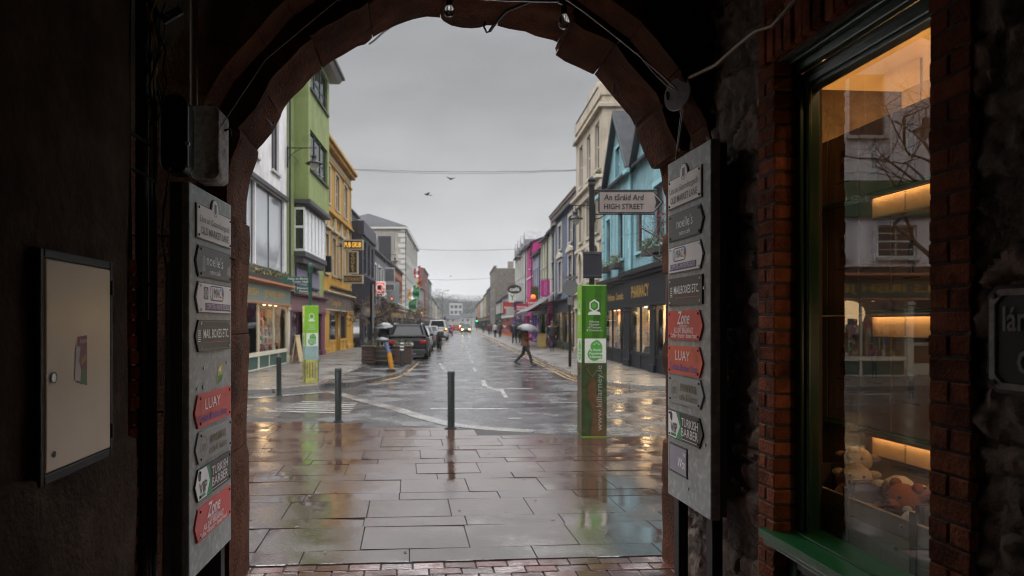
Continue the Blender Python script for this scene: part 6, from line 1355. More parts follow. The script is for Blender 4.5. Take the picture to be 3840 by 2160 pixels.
hang('bright red rounded shop sign with two lines of white letters', 'R', 5.75, 52, 2.75, 1.1, .85, paint('sign red bright',(.45,.02,.03)), 'HARP/CARPETS', WHITE, 'oval', ts=.2, tw=.8)
hang('crimson round sign beyond the bright red one', 'R', 5.6, 60, 2.6, 1.1, .9, paint('crimson sign',(.35,.01,.05)), 'IRISH/DESIGN', WHITE, 'oval', ts=.2, tw=.85)
hang('black oval cafe sign', 'R', 5.8, 70, 4.75, 1.45, .95, Bm, 'café', WHITE, 'oval', ts=.5, tw=1.0)
hang('red and dark square sign with white letters', 'R', 5.9, 80, 2.9, 1.25, 1.35, Rm, 'SHOES', WHITE, ts=.3, tw=1.0)
hang('white square sign with a green sprig', 'R', 5.9, 74, 4.0, .8, 1.1, WHITE, 'Y', paint('sprig green',(.05,.25,.05)), ts=.8)
hang('small navy sign with a white emblem', 'R', 5.9, 66.5, 3.0, .85, .85, paint('navy sign',(.015,.02,.06)), 'o', WHITE, ts=.6)
hang('violet sign with a small yellow panel', 'R', 5.9, 66.8, 1.95, .7, .9, Vm, 'L', paint('yellow glyph',(.5,.4,.05)), ts=.6)
hang('white board sign low over the right path', 'R', 5.8, 74.5, 2.6, 1.1, .9, paint('off white sign',(.4,.4,.39)))
t = thing('orange_lantern', 'glowing orange globe lantern over the red signs', 'lamp', (5.8,52.6,3.75)); MB().ball((0,0,0),.2,14).build('globe', emit('orange globe',(1,.25,.03),1.3), t, smooth=True); MB().cyl((0,0),.08,.19,.27,10).tube([(0,0,.25),(.9,0,.3)],.02,6).build('bracket', M_iron, t)
for k, (x, y, z, lab) in enumerate(((-5.9,60.5,3.9,'small orange lamp beside the grey pub sign on the left'),(-3.3,62.3,2.65,'yellow lamp hanging at the end of the teal awning'))):
    t = thing('wall_lamp', lab, 'lamp', (x,y,z)); MB().ball((0,0,0),.11,12).build('globe', emit('orange globe' if k == 0 else 'amber globe', (1,.25,.03) if k == 0 else (1,.6,.05), 1.5 if k == 0 else 4), t, smooth=True); MB().cyl((0,0),.05,.1,.16,8).build('cap', M_iron, t)
# ---- hanging things on the left: shield, flags
hang('grey shield pub sign beyond the green flags', 'L', -5.0, 74, 4.15, .95, 1.1, pmat('grey shield',(.19,.185,.15),.6), None, None, 'oval', arm=.8)
hang('small pale signboard left of the green flags', 'L', -5.9, 62, 3.55, 1.15, 1.9, pmat('pale board',(.22,.23,.24),.6))
def flag(label, X, Y, z, cols, ang, ln=1.35, hh=.95):
    t = thing('flag', label, 'flag', (X,Y,z), 0, 'flags on slanting poles'); d = Vector((math.cos(ang),0,math.sin(ang)))
    MB().tube([(0,0,0),d*2.4],.025,6).build('flag_pole', paint('white pole',(.5,.5,.5)), t)
    mb = MB(); n = 9
    for k in range(3):
        for i in range(n):
            def P(a, b): q = d*(2.35-hh*b*.9); return (q.x+.10*math.sin(a*7+b)*.6*a, .16*math.sin(a*9+b*3)*a, q.z-ln*a*(1-.1*b)-.0)
            a0, a1 = i/n, (i+1)/n; mb.quad(P(a0,k/3),P(a1,k/3),P(a1,(k+1)/3),P(a0,(k+1)/3),k)
    mb.build('cloth', cols, t, normals=False)
fg, fw, fo, fr_, fy = paint('flag green',(.008,.12,.04)), paint('flag white',(.5,.5,.5)), paint('flag orange',(.5,.2,.03)), paint('flag red',(.24,.015,.03)), paint('flag yellow',(.5,.4,.05))
flag('Irish tricolour of green, white and orange drooping from the left row', -6.3, 70, 4.4, [fg,fw,fo], .6)
flag('green and yellow flag drooping beside the tricolour', -5.9, 72.5, 4.3, [fg,fg,fy], .7)
flag('red and white striped flag on the left row', -6.6, 82, 7.6, [fr_,fw,fr_], .5, 1.3)
flag('dark red flag hanging just below the striped flag', -6.0, 84, 6.0, [fr_,fr_,fy], .9, 1.7)
flag('deep green flag hanging lowest beside the pale signboard', -6.1, 66.5, 3.1, [fg,fg,fg], .5, 1.2)
# ---- lamps on the right row, wires
sconce('small black lantern on the magenta house', outM('R', 6.6, 62, 8.3), 1.0)
sconce('black lantern on the grey slate-roofed house at left', outM('L', -6.9, 64, 8.1), 1.0)
def wire(label, a, b, sag, r=.02, m=None):
    a, b = Vector(a), Vector(b); n = 24
    o = MB().tube([a.lerp(b,i/n)-Vector((0,0,sag*4*(i/n)*(1-i/n)+.015*math.sin(i*1.7))) for i in range(n+1)], r, 5).build('overhead_wire', m or pmat('grey cable',(.12,.12,.125),.5), smooth=True); tag(o, label, 'cable', 'wires across the street')
wire('overhead wire crossing the street from the yellow pub to the cream building', (-7,45.5,12.0),(6.7,38.6,10.4), .15, .022)
wire('second wire of the pair crossing from the yellow pub', (-7,45.5,11.95),(6.7,38.6,10.36), .22, .014)
wire('faint overhead wire far down the street between the cream building and the magenta house', (-7,105,13.2),(6.7,75,9.9), .2, .03)
wire('fainter overhead wire beyond the far one', (-7,125,9.9),(6.7,120,9.8), .3, .03)
wire('grey cable slanting up past the crown of the arch', (-2.6,20,9.9),(1.3,16.5,11.4), .05, .035)
wire('pale cable on the green building under its lantern', (-7.0,28.9,8.8),(-6.5,33,8.8), .1, .02)
# ---- birds
for k, (x, y, z, a) in enumerate(((-.3,30,8.05,.4),(-1.4,31,7.55,2.2),(-1.0,95,8.3,1))):
    t = thing('bird', ['dark bird gliding high above the street','dark bird flying lower and further left above the street','tiny far bird beside the cream building'][k], 'bird', (x,y,z), a, 'birds in the grey sky')
    MB().ball((0,0,0),.038,8,0,(1.1,2.6,.9)).ball((0,.10,.02),.035,8).prism([(-.03,-.1),(.03,-.1),(.06,-.24),(-.06,-.24)],-.008,.008).build('body', pmat('bird grey',(.05,.05,.055),.7), t, smooth=True)
    for s in (-1,1): MB().prism([(0,.06),(s*.11,.08),(s*.25,.0),(s*.12,-.04),(0,-.06)],.0,.01).build('wing', MATS['bird grey'], t).rotation_euler = (0,-s*.35,0)
# ---- bare trees
def bare_tree(name, label, x, y, h, seed, twig=5, spread=.6, leafm=None, z=PZ, lean=(0,0), trunk=.09, group=None):
    rr = random.Random(seed); t = thing(name, label, 'tree', (x,y,z), 0, group)
    tk, br, lf = MB(), MB(), MB()
    def grow(p, d, L_, r, lev):
        n = 4; pts = [p]; q = p.copy(); dd = d.copy()
        for i in range(n):
            dd = (dd+Vector((rr.gauss(0,.13),rr.gauss(0,.13),rr.gauss(0,.08)+.03))).normalized(); q = q+dd*L_/n; pts.append(q.copy())
        (tk if lev == 0 else br).tube(pts, [r*(1-.45*i/n) for i in range(n+1)], 6 if lev < 2 else 4)
        if leafm and lev >= 2:
            for k in range(5): lf.leaf(pts[rr.randrange(n+1)]+Vector((rr.gauss(0,.08),rr.gauss(0,.08),rr.gauss(0,.08))), .12)
        if lev >= twig: return
        for k in range(rr.choice((2,3,3)) if lev else 5):
            at = pts[rr.randrange(2 if lev else 3, n+1)]
            side = Vector((rr.gauss(0,1),rr.gauss(0,1),rr.gauss(.25,.5))).normalized()
            grow(at, (dd*(1-spread)+side*spread).normalized(), L_*rr.uniform(.55,.8), r*.52, lev+1)
    grow(Vector((0,0,0)), Vector((lean[0],lean[1],1)).normalized(), h*.45, trunk, 0)
    bk = pmat('dark bark',(.035,.028,.024),.8,.3,8)
    tk.build('trunk', bk, t, smooth=True, normals=False); br.build('branches', bk, t, smooth=True, normals=False)
    if leafm: lf.build('leaves', leafm, t, normals=False)
    return t
bare_tree('bare_tree', 'bare winter tree at right whose twigs cross the blue house', 4.85, 12.6, 5.6, 8, 6, .72, None, 0, (.02,.05), .075)
bare_tree('bare_tree', 'bare winter tree on the left plaza, seen in the shop window', -7.6, 11.7, 7.5, 11, 5, .6, None, 0, (0,0), .13)
BL = pmat('brown clinging leaves',(.10,.05,.02),.8,.3,5,tint=.6)
bare_tree('street_tree', 'small tree with brown clinging leaves behind the litter bin', -4.55, 37.0, 4.2, 21, 4, .66, BL, PZ, (0,0), .07, 'small brown leaved street trees')
bare_tree('street_tree', 'small brown tree under the teal awning', -4.2, 56, 4.0, 23, 4, .66, BL, PZ, (0,0), .07, 'small brown leaved street trees')
bare_tree('street_tree', 'small brown tree past the teal awning on the left path', -4.2, 78, 4.6, 25, 4, .66, BL, PZ, (0,0), .08, 'small brown leaved street trees')
# ---- cars
GLASSC = dark_pane('car glass', (.012,.014,.016), .06); GLASSC.node_tree.nodes['Principled BSDF'].inputs['IOR'].default_value = 1.4; GLASSC.node_tree.nodes['Principled BSDF'].inputs['Specular IOR Level'].default_value = .35; TYRE = pmat('tyre',(.015,.015,.015),.8); RIM = pmat('alloy',(.3,.3,.3),.35,.1,5,metal=.8); REDL = pmat('red lens',(.28,.012,.015),.15); WLENS = pmat('clear lens',(.5,.5,.5),.1); BUMP = pmat('black bumper',(.02,.02,.02),.6); PLATEW = paint('number plate',(.45,.45,.42))
LIT_Y = emit('headlamp', (1,.85,.3), 14); LIT_R = emit('brake lamp', (1,.04,.05), 1.0); LIT_O = emit('indicator', (1,.5,.02), 5)
def car(label, x, y, head, colm, S, lit_head=False, lit_tail=False, ind=False, name='parked_car', rails=False, group='cars parked along the left kerb', cat='car'):
    Lh, hw, zb, bel, rf = S['L']/2, S['w']/2, .24, S['belt'], S['roof']; t = thing(name, label, cat, (x,y,0), head, group)
    def ringp(yy, w_, a, b, arch=0):
        h = b-a; half = [(w_*.80,a),(w_*.94,a+.1*h),(w_,a+.38*h),(w_*.985,a+.68*h),(w_*.93,b-.06*h),(w_*.84,b)]
        return [(p[0],yy,p[1]) for p in half]+[(-p[0],yy,p[1]) for p in half[::-1]]
    mb = MB(); st = [(-Lh,hw*.86,zb+.16,bel-.18),(-Lh+.06,hw*.94,zb+.06,bel-.06),(-Lh+.3,hw*.99,zb,bel),(-Lh*.35,hw,zb-.02,bel),(Lh*.2,hw,zb-.02,bel-.01),(Lh*.42,hw*.99,zb,bel-.05),(Lh*.75,hw*.96,zb,S['hood']),(Lh-.1,hw*.9,zb+.04,S['hood']-.12),(Lh,hw*.8,zb+.14,S['hood']-.26)]
    mb.loft([ringp(*q) for q in st]); body = mb.build('body', colm, t, smooth=True)
    A = [(-Lh+S['rb'],hw*.86),(Lh*S['wb'],hw*.89)]; B = [(-Lh+S['rt'],hw*.66),(Lh*S['wt'],hw*.68)]
    zg = bel-.03; base = [(-A[0][1],A[0][0],zg),(A[0][1],A[0][0],zg),(A[1][1],A[1][0],zg-.03),(-A[1][1],A[1][0],zg-.03)]; top = [(-B[0][1],B[0][0],rf-.05),(B[0][1],B[0][0],rf-.05),(B[1][1],B[1][0],rf-.07),(-B[1][1],B[1][0],rf-.07)]
    MB().loft([base,top]).build('windows', GLASSC, t, bevel=.03)
    mb = MB(); mb.loft([[(p[0]*1.03,p[1]+(-.04 if p[1]<0 else .04),p[2]-.01) for p in top],[(p[0]*1.0,p[1],rf-.015) for p in top],[(p[0]*.75,p[1]*.85,rf) for p in top]])
    for i in range(4): mb.tube([Vector(base[i])*1.0,Vector(top[i])],.085 if i < 2 else .045,6)
    mb.tube([Vector(base[0])+Vector((0,-.01,.06)),Vector(base[1])+Vector((0,-.01,.06))],.075,6)
    for sg in (-1,1):
        for f in (.38,.66): mb.tube([Vector(base[0 if sg<0 else 1]).lerp(Vector(base[3 if sg<0 else 2]),f)+Vector((sg*.005,0,0)), Vector(top[0 if sg<0 else 1]).lerp(Vector(top[3 if sg<0 else 2]),f)+Vector((sg*.005,0,0))],.035,5)
    mb.build('roof', colm, t, smooth=True)
    if rails:
        for sg in (-1,1): MB().tube([(sg*hw*.68,-Lh+S['rt'],rf-.01),(sg*hw*.69,-Lh+S['rt']+.15,rf+.06),(sg*hw*.69,Lh*S['wt']-.2,rf+.05),(sg*hw*.68,Lh*S['wt'],rf-.02)],.022,6).build('roof_rail', RIM, t, smooth=True)
    for sg in (-1,1):
        for yy in (-Lh*.60,Lh*.62):
            w_ = MB().lathe([(.0,-.1),(.2,-.1),(.30,-.1),(.33,-.07),(.33,.07),(.30,.1),(0,.1)],18,0,(0,0,0),'x').build('wheel', TYRE, t, smooth=True, loc=(sg*(hw-.10),yy,.33)); MB().lathe([(.0,.085),(.10,.09),(.2,.105),(.215,.09)] if sg > 0 else [(.215,-.09),(.2,-.105),(.1,-.09),(0,-.085)],14,0,(0,0,0),'x').build('rim', RIM, w_, smooth=True)
        MB().box(-.16,.16,-.03,.10,-.08,.08).build('tail_light', LIT_R if lit_tail else REDL, t, bevel=.02, loc=(sg*(hw-.22),-Lh+.02,bel-.24)); MB().box(-.15,.15,-.08,.03,-.07,.07).build('headlight', LIT_Y if lit_head else WLENS, t, bevel=.02, loc=(sg*(hw-.28),Lh-.05,S['hood']-.22)); MB().box(-.1,.1,-.06,.06,-.05,.06).build('wing_mirror', colm, t, bevel=.02, loc=(sg*(hw+.07),Lh*.36,bel+.04))
    MB().box(-hw*.9,hw*.9,-.05,.08,.0,.26).build('rear_bumper', BUMP, t, bevel=.03, loc=(0,-Lh-.0,zb)); MB().box(-hw*.8,hw*.8,-.06,.05,0,.2).build('front_bumper', BUMP, t, bevel=.03, loc=(0,Lh,zb)); MB().box(-.27,.27,-.012,.0,-.06,.06).build('number_plate', PLATEW, t, loc=(0,-Lh-.03,bel-.32)); MB().box(-.4,.4,-.02,.0,-.03,.03).build('skid_trim', RIM, t, loc=(0,-Lh-.05,zb+.05))
    if ind: MB().ball((0,0,0),.07,10).build('indicator', LIT_O, t, loc=(hw-.1,-Lh-.02,bel-.1))
    return t
def cpaint(n, c): return pmat(n, c, .35, .06, 3, spec=.14, coat=.1)
SUV = dict(L=4.6,w=1.86,belt=1.08,roof=1.66,hood=1.0,rb=.08,rt=.48,wb=.50,wt=.12); SED = dict(L=4.4,w=1.76,belt=.95,roof=1.44,hood=.86,rb=.55,rt=1.15,wb=.48,wt=.12); HAT = dict(L=4.0,w=1.72,belt=.98,roof=1.5,hood=.90,rb=.12,rt=.5,wb=.50,wt=.16); VAN = dict(L=5.0,w=1.95,belt=1.25,roof=2.05,hood=1.25,rb=.06,rt=.16,wb=.74,wt=.45)
BLK, SILV, GREYC, REDC, WHTC, DKB = cpaint('black car paint',(.014,.015,.017)), cpaint('silver car paint',(.24,.25,.26)), cpaint('grey car paint',(.10,.105,.11)), cpaint('red car paint',(.30,.02,.02)), cpaint('white van paint',(.45,.46,.46)), cpaint('dark blue car paint',(.015,.02,.05))
car('black estate car with roof rails parked nearest at left', -2.35, 34.1, 0, BLK, SUV, rails=True)
car('silver saloon parked in front of the black estate car', -2.45, 42, 0, SILV, SED)
car('pale grey hatchback parked beyond the motorbike', -2.35, 58, 0, SILV, HAT)
car('dark grey saloon parked between the silver saloon and the hatchback', -2.6, 51.5, 0, GREYC, SED)
car('pale grey van pulling out with its amber indicator lit', -2.0, 71.5, -.03, WHTC, VAN, ind=True, name='delivery_van', group='vehicles moving along the road', cat='van')
car('dark car with brake lights on beyond the grey van', -1.6, 100, 0, DKB, HAT, lit_tail=True, name='moving_car', group='vehicles moving along the road')
car('red car driving away down the road', -.4, 140, 0, REDC, HAT, lit_tail=True, ind=True, name='moving_car', group='vehicles moving along the road')
car('dark oncoming car with yellow headlights, nearest of the oncoming ones', 1.35, 118, PI, BLK, HAT, lit_head=True, name='oncoming_car', group='vehicles moving along the road')
car('second oncoming car with lit headlights, close behind the first', 1.75, 141, PI, GREYC, SUV, lit_head=True, name='oncoming_car', group='vehicles moving along the road')
car('furthest oncoming car with lit headlights', 1.2, 190, PI, SILV, VAN, lit_head=True, name='oncoming_car', group='vehicles moving along the road')
for k, (x, y) in enumerate(((-2.4,88),(-2.4,94),(-2.4,108),(-2.4,116))): car(['white parked van past the teal awning','silver parked car behind the white van','dark parked car near the brick block at left','grey parked car furthest along the left kerb'][k], x, y, 0, [WHTC,SILV,DKB,GREYC][k], [VAN,HAT,SED,HAT][k], name='parked_van' if k == 0 else 'parked_car', cat='van' if k == 0 else 'car')
# ---- motorbike
t = thing('motorbike', 'black motorbike parked beside the silver saloon at left', 'motorbike', (-1.25,45,0), .15)
for yy in (-.68,.72): w_ = MB().lathe([(.20,-.05),(.30,-.06),(.32,0),(.30,.06),(.20,.05)],18,0,(0,0,0),'x').build('wheel', TYRE, t, smooth=True, loc=(0,yy,.32)); MB().lathe([(.0,-.03),(.2,-.02),(.2,.02),(0,.03)],14,0,(0,0,0),'x').build('rim', RIM, w_, smooth=True)
MB().loft([[(a*w_,y,z0+(z1-z0)*b) for a,b in ((-1,0),(1,0),(1,.7),(.6,1),(-.6,1),(-1,.7))] for y,w_,z0,z1 in ((-.85,.08,.75,.88),(-.4,.16,.45,.86),(.1,.17,.35,.92),(.45,.15,.45,1.0),(.7,.12,.7,1.05))]).build('body', BLK, t, smooth=True, bevel=.02)
MB().tube([(0,.72,.32),(0,.6,.8),(0,.5,1.1)],.04,8).tube([(-.36,.42,1.08),(0,.5,1.05),(.36,.42,1.08)],.018,6).build('fork', RIM, t, smooth=True); MB().box(-.14,.14,-.75,.05,.86,.93).build('seat', BUMP, t, bevel=.03); MB().box(-.2,.2,-1.0,-.65,.86,1.2).build('top_box', BUMP, t, bevel=.04); MB().box(-.06,.06,-1.02,-.98,.72,.80).build('tail_light', REDL, t); MB().ball((0,.68,1.0),.09,10).build('headlight', WLENS, t, smooth=True); MB().tube([(.16,-.3,.35),(.2,-.8,.42)],.05,8).build('exhaust', RIM, t, smooth=True)
# ---- traffic lights and far lamp posts
for k, (x, y, z, lab) in enumerate(((-2.9,150,2.3,'green traffic light on the left far down the street'),(4.1,150,2.2,'green traffic light on the right far down the street'))):
    t = thing('traffic_light', lab, 'traffic light', (x,y,PZ), 0, 'traffic lights far down the street'); MB().cyl((0,0),.06,0,3.2,8).build('post', M_iron, t); MB().box(-.17,.17,-.14,.1,2.0,3.1).build('signal_head', M_iron, t, bevel=.03)
    for j in range(3): MB().lathe([(.12,0),(.12,-.02),(0,-.03)],14,0,(0,-.14,2.2+.34*j),'y').build('lens', emit('green signal',(.02,1,.35),7) if j == 0 else pmat('dark lens',(.03,.02,.02),.2), t)
for k, (x, y) in enumerate(((-3.4,150),(-3.3,185),(3.9,200))):
    t = thing('street_lamp', ['tall street lamp rising beyond the brick block on the left','second tall street lamp further along the left','tall street lamp at the far right'][k], 'street lamp', (x,y,PZ), 0, 'tall street lamps'); MB().tube([(0,0,0),(0,0,8.2),(.25,0,8.7),(.9,0,8.9)],[.1,.07,.06,.05],8).build('post', pmat('grey lamp post',(.15,.15,.15),.5), t, smooth=True); MB().box(.8,1.5,-.12,.12,8.82,8.98).build('lamp_head', MATS['grey lamp post'], t, bevel=.03)
# ---- people
SKIN = pmat('skin',(.42,.24,.17),.55,.08,10)
def person(label, x, y, z, head, h, coat, trou, hair, stride=.0, coat_len=.50, arms=((.1,.0),(.1,.0)), hold=None, shoes=None, hood=None, sex=.0):
    t = thing('person', label, 'person', (x,y,z), head, 'people in the street'); s = h/1.72
    V, E, RR = [], [], []
    def add(p, r, par=None): V.append(Vector(p)*s); RR.append(r*s); (E.append((par,len(V)-1)) if par is not None else None); return len(V)-1
    pel = add((0,0,.93),.13); ch = add((0,.0,1.18),.135,pel); sh = add((0,.0,1.40),.11,ch); nk = add((0,.01,1.50),.055,sh); hd = add((0,.02,1.60),.088,nk); tp = add((0,.015,1.68),.075,hd)
    legs = []
    for sg in (-1,1):
        f = sg*stride; hip = add((sg*.09,0,.88),.095,pel); kn = add((sg*.10,f*.45+.04,.49),.062,hip); an = add((sg*.10,f*.95-.02-(.10 if f<0 else 0),.10+(.05 if f<0 else 0)),.042,kn); to = add((sg*.11,f*.95+.14-(.08 if f<0 else 0),.05),.036,an); legs.append((hip,kn,an,to))
    hands = []
    for i, sg in enumerate((-1,1)):
        fwd, lift = arms[i]; so = add((sg*.18,0,1.39),.06,sh); el = add((sg*.24,-.05+fwd*.35,1.12+lift*.05),.044,so); wr = add((sg*(.23-lift*.10),fwd*.9-.02+.18*lift,.88+lift*.40),.030,el); pm = add((sg*(.22-lift*.10),fwd*.95+.02+.20*lift,.81+lift*.46),.034,wr); hands.append((so,el,wr,pm))
        b = V[pm]/s; dn = Vector((0,.02,-1)) if lift < .5 else Vector((-sg*.3,.4,.5)).normalized()
        for k in range(4): q = b+dn*.055+Vector((0,(k-1.5)*.018,0)); a_ = add(q,.0095,pm); add(q+dn*(.05-.006*abs(k-1.4))+Vector((-sg*.015,0,0)),.008,a_)
        q = b+Vector((-sg*.02,.035,-.01)); a_ = add(q,.011,pm); add(q+dn*.035+Vector((-sg*.01,.015,0)),.009,a_)
    me = bpy.data.meshes.new('body'); me.from_pydata([tuple(v) for v in V], E, []); me.materials.append(SKIN)
    o = bpy.data.objects.new('body', me); COL.objects.link(o); o.parent = t
    md = o.modifiers.new('skin','SKIN'); md.use_smooth_shade = True
    for i, r in enumerate(RR): me.skin_vertices[0].data[i].radius = (r,r*(.78 if i in (0,1,2) else 1))
    me.skin_vertices[0].data[0].use_root = True
    o.modifiers.new('sub','SUBSURF').levels = 1; o.modifiers['sub'].render_levels = 1
    def el_(zc, rx, ry, oy=0): return [(rx*s*math.cos(2*PI*i/16), oy*s+ry*s*math.sin(2*PI*i/16), zc*s) for i in range(16)]
    bot = 1.38-coat_len*1.3
    mb = MB(); mb.loft([el_(bot,.225,.19),el_(bot+.12,.215,.18),el_(.98,.195,.155),el_(1.12,.185,.15),el_(1.28,.20,.15),el_(1.40,.19,.125),el_(1.465,.10,.085),el_(1.50,.075,.07)])
    for (so,el,wr,pm) in hands: mb.tube([V[so]+Vector((0,0,.01)),V[so].lerp(V[el],.5),V[el],V[el].lerp(V[wr],.6),V[wr].lerp(V[el],.06)],[.085*s,.075*s,.062*s,.055*s,.05*s],10)
    mb.build('coat', coat, t, smooth=True)
    mb = MB()
    for (hip,kn,an,to) in legs: mb.tube([V[hip]+Vector((0,0,.08)),V[hip],V[hip].lerp(V[kn],.55),V[kn],V[kn].lerp(V[an],.5),V[an]],[.10*s,.105*s,.088*s,.07*s,.064*s,.055*s],10)
    mb.build('trousers', trou, t, smooth=True)
    for (hip,kn,an,to) in legs: MB().tube([V[an]+Vector((0,-.05,.03)),V[an]+Vector((0,.02,-.03)),V[to],V[to]+Vector((0,.05,-.01))],[.05*s,.055*s,.045*s,.02*s],8).build('shoe', shoes or M_bin, t, smooth=True)
    H_ = V[hd]
    mb = MB(); mb.ball(tuple(H_+Vector((0,-.022,.035))*s),.105*s,14,0,(.92,1.0,1.05)); 
    if sex > 0: mb.ball(tuple(H_+Vector((0,-.06,-.06))*s),.095*s,12,0,(1.05,.8,1.5))
    mb.build('hood' if hood else 'hair', hood or hair, t, smooth=True)
    mb = MB(); mb.ball(tuple(H_+Vector((0,.098,-.005))*s),.016*s,8,0,(.8,1,1.3)); mb.build('nose', SKIN, t, smooth=True)
    for sg in (-1,1): MB().ball(tuple(H_+Vector((sg*.032,.082,.02))*s),.011*s,8).build('eye', M_cardink, t, smooth=True); MB().ball(tuple(H_+Vector((sg*.09,.0,.0))*s),.022*s,8,0,(.5,.8,1.3)).build('ear', SKIN, t, smooth=True)
    MB().ball(tuple(H_+Vector((0,.085,-.045))*s),.02*s,8,0,(1.2,.4,.35)).build('mouth', pmat('lips',(.3,.1,.09),.5), t, smooth=True)
    return t, V, hands, s
def umbrella(label, x, y, z, r, m, tilt=(0,0), stick=.8):
    t = thing('umbrella', label, 'umbrella', (x,y,z)); t.rotation_euler = (tilt[0],tilt[1],.2)
    mb = MB(); n = 8; k = 6
    def P(a, i): q = a/k; rr_ = r*math.sin(q*1.25)/math.sin(1.25); an = 2*PI*i/(n*4); dip = 1-.05*abs(math.sin(an*n/2))*q; return (rr_*math.cos(an)*dip, rr_*math.sin(an)*dip, r*.62*(math.cos(q*1.25)-math.cos(1.25))/(1-math.cos(1.25))*.9 + .02*abs(math.sin(an*n/2))*q)
    for a in range(k):
        for i in range(n*4):
            band = 1 if a == k-1 else 0
            mb.quad(P(a,i),P(a+1,i),P(a+1,i+1),P(a,i+1),band)
    mb.build('canopy', [m[0], m[1]], t, smooth=True)
    MB().tube([(0,0,r*.6),(0,0,-stick)],.009,6).tube([(0,0,r*.56),(0,0,r*.68)],.012,6).build('shaft', M_iron, t, smooth=True)
    for i in range(n): an = 2*PI*i/n; MB().tube([(r*math.sin(q*1.25)/math.sin(1.25)*math.cos(an), r*math.sin(q*1.25)/math.sin(1.25)*math.sin(an), r*.56*(math.cos(q*1.25)-math.cos(1.25))/(1-math.cos(1.25))*.97-.004) for q in (0,.25,.5,.75,1)],.005,4).build('rib', M_iron, t)
    MB().tube([(0,0,-stick),(0,.02,-stick-.05),(0,.06,-stick-.05)],.014,6).build('handle', M_iron, t, smooth=True)
C_tan = pmat('rust brown wool coat',(.115,.05,.028),.9,.2,20,.4,90); C_legg = pmat('black leggings',(.012,.012,.014),.7); HAIRB = pmat('brown hair',(.10,.05,.03),.6,.3,40); HAIRD = pmat('dark hair',(.02,.015,.012),.5,.3,40)
person('woman in a rust brown coat and black leggings crossing the road under an umbrella', 2.72, 27.6, 0, -PI/2-.25, 1.66, C_tan, C_legg, HAIRB, stride=.34, coat_len=.42, arms=((.12,.0),(.30,.55)), shoes=pmat('black boots',(.015,.013,.012),.5), sex=1)
umbrella('grey umbrella with a dark rim held by the woman crossing the road', 2.82, 27.45, 1.42, .47, (pmat('grey umbrella cloth',(.09,.09,.10),.4,.1,3), pmat('dark umbrella rim',(.04,.04,.045),.4)), (.10,.16), .35)
person('man in dark clothes walking on the right footpath by the magenta shopfront', 5.62, 40.8, PZ, PI, 1.74, pmat('black jacket',(.015,.015,.018),.7), pmat('navy trousers',(.015,.018,.03),.8), HAIRD, stride=.16, coat_len=.36, arms=((.05,0),(-.05,0)))
CL = [pmat('navy anorak',(.012,.018,.045),.6), pmat('charcoal coat',(.025,.025,.028),.8), pmat('pale jacket',(.35,.33,.33),.7), pmat('wine coat',(.10,.015,.02),.8), pmat('blue cap',(.03,.08,.4),.6)]
PP = [('person in a navy anorak and bright blue hood on the right footpath', 4.55, 55.0, 1.74, CL[0], CL[4], 0), ('person in a charcoal coat beside the blue hooded walker', 5.1, 55.8, 1.66, CL[1], None, 0), ('person in a pale jacket by the kerb past the blue hooded walker', 4.3, 79, 1.70, CL[2], None, 0),('person in dark clothes leaning by the kerb next to the pale jacket', 4.8, 78, 1.75, CL[1], None, PI),('person in a wine coat further along the right footpath', 4.4, 96, 1.66, CL[3], None, 0),('person in navy far along the right footpath', 5.0, 104, 1.74, CL[0], None, PI),('person in black furthest along the right footpath', 4.4, 118, 1.72, CL[1], None, 0),('person in dark clothes at the far left kerb', -3.9, 66, 1.70, CL[1], None, 0)]
for lab, x, y, h, c, hd_, hdg in PP: person(lab, x, y, PZ, hdg+.1, h, c, C_legg, HAIRD, stride=R.choice((-.2,.18,.1)), coat_len=.38, hood=hd_)
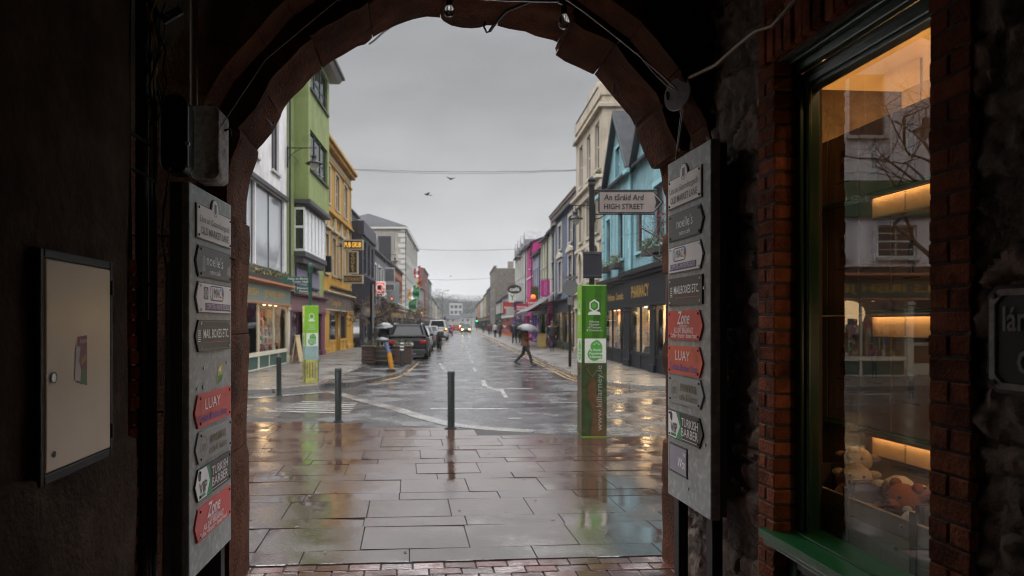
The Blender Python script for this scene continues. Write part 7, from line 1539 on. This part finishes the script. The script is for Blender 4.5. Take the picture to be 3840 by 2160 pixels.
person('person walking behind the planters under a clear umbrella', -3.75, 34.5, PZ, .1, 1.66, CL[1], C_legg, HAIRB, stride=.15, coat_len=.45, arms=((.1,0),(.3,.55)), sex=1)
umbrella('clear pale umbrella with dark spots over the walker behind the planters', -3.72, 34.45, 1.50, .46, (pmat('clear umbrella film',(.07,.075,.08),.25,.35,14), pmat('pale umbrella rim',(.2,.2,.21),.3)), (.1,-.1), .35)
t = thing('sandwich_board', 'small yellow sandwich board under the far awning', 'sandwich board', (5.7,46.5,PZ))
for sg in (-1,1): MB(Matrix.Rotation(sg*.16,4,'X')).box(-.28,.28,-.015,.015,.02,.95).build('panel', pmat('yellow board',(.4,.32,.1),.5), t, bevel=.01, loc=(0,sg*.13,0))
# ---- fallen leaves and small litter on the slabs
mb = MB()
for k in range(40):
    p = lane(R.uniform(-2.2,2.4), R.uniform(4.9,9)); a = R.uniform(0,PI); l = R.uniform(.01,.03); z = .0215
    mb.tint = R.random(); mb.add([(p.x+l*math.cos(a),p.y+l*math.sin(a),z),(p.x-l*.5*math.sin(a),p.y+l*.5*math.cos(a),z+.004),(p.x-l*math.cos(a),p.y-l*math.sin(a),z),(p.x+l*.5*math.sin(a),p.y-l*.5*math.cos(a),z+.002)],[(0,1,2,3)])
tag(mb.build('fallen_leaves', pmat('wet fallen leaf',(.10,.05,.03),.4,.3,20,tint=.5), normals=False), 'small wet fallen leaves scattered over the paving slabs', 'leaves', kind='stuff')
# ---- air
HZ = bpy.data.materials.new('air'); HZ.use_nodes = True; nt = HZ.node_tree; nt.nodes.remove(nt.nodes['Principled BSDF'])
pv = nt.nodes.new('ShaderNodeVolumePrincipled'); pv.inputs['Color'].default_value = (.8,.82,.85,1); pv.inputs['Density'].default_value = .0004; pv.inputs['Anisotropy'].default_value = .2
nt.links.new(pv.outputs[0], nt.nodes['Material Output'].inputs['Volume'])
hz = MB().box(-950,950,-250,1600,-2,110).build('haze', HZ); tag(hz, 'thin grey rain haze filling the street', 'haze', kind='stuff')
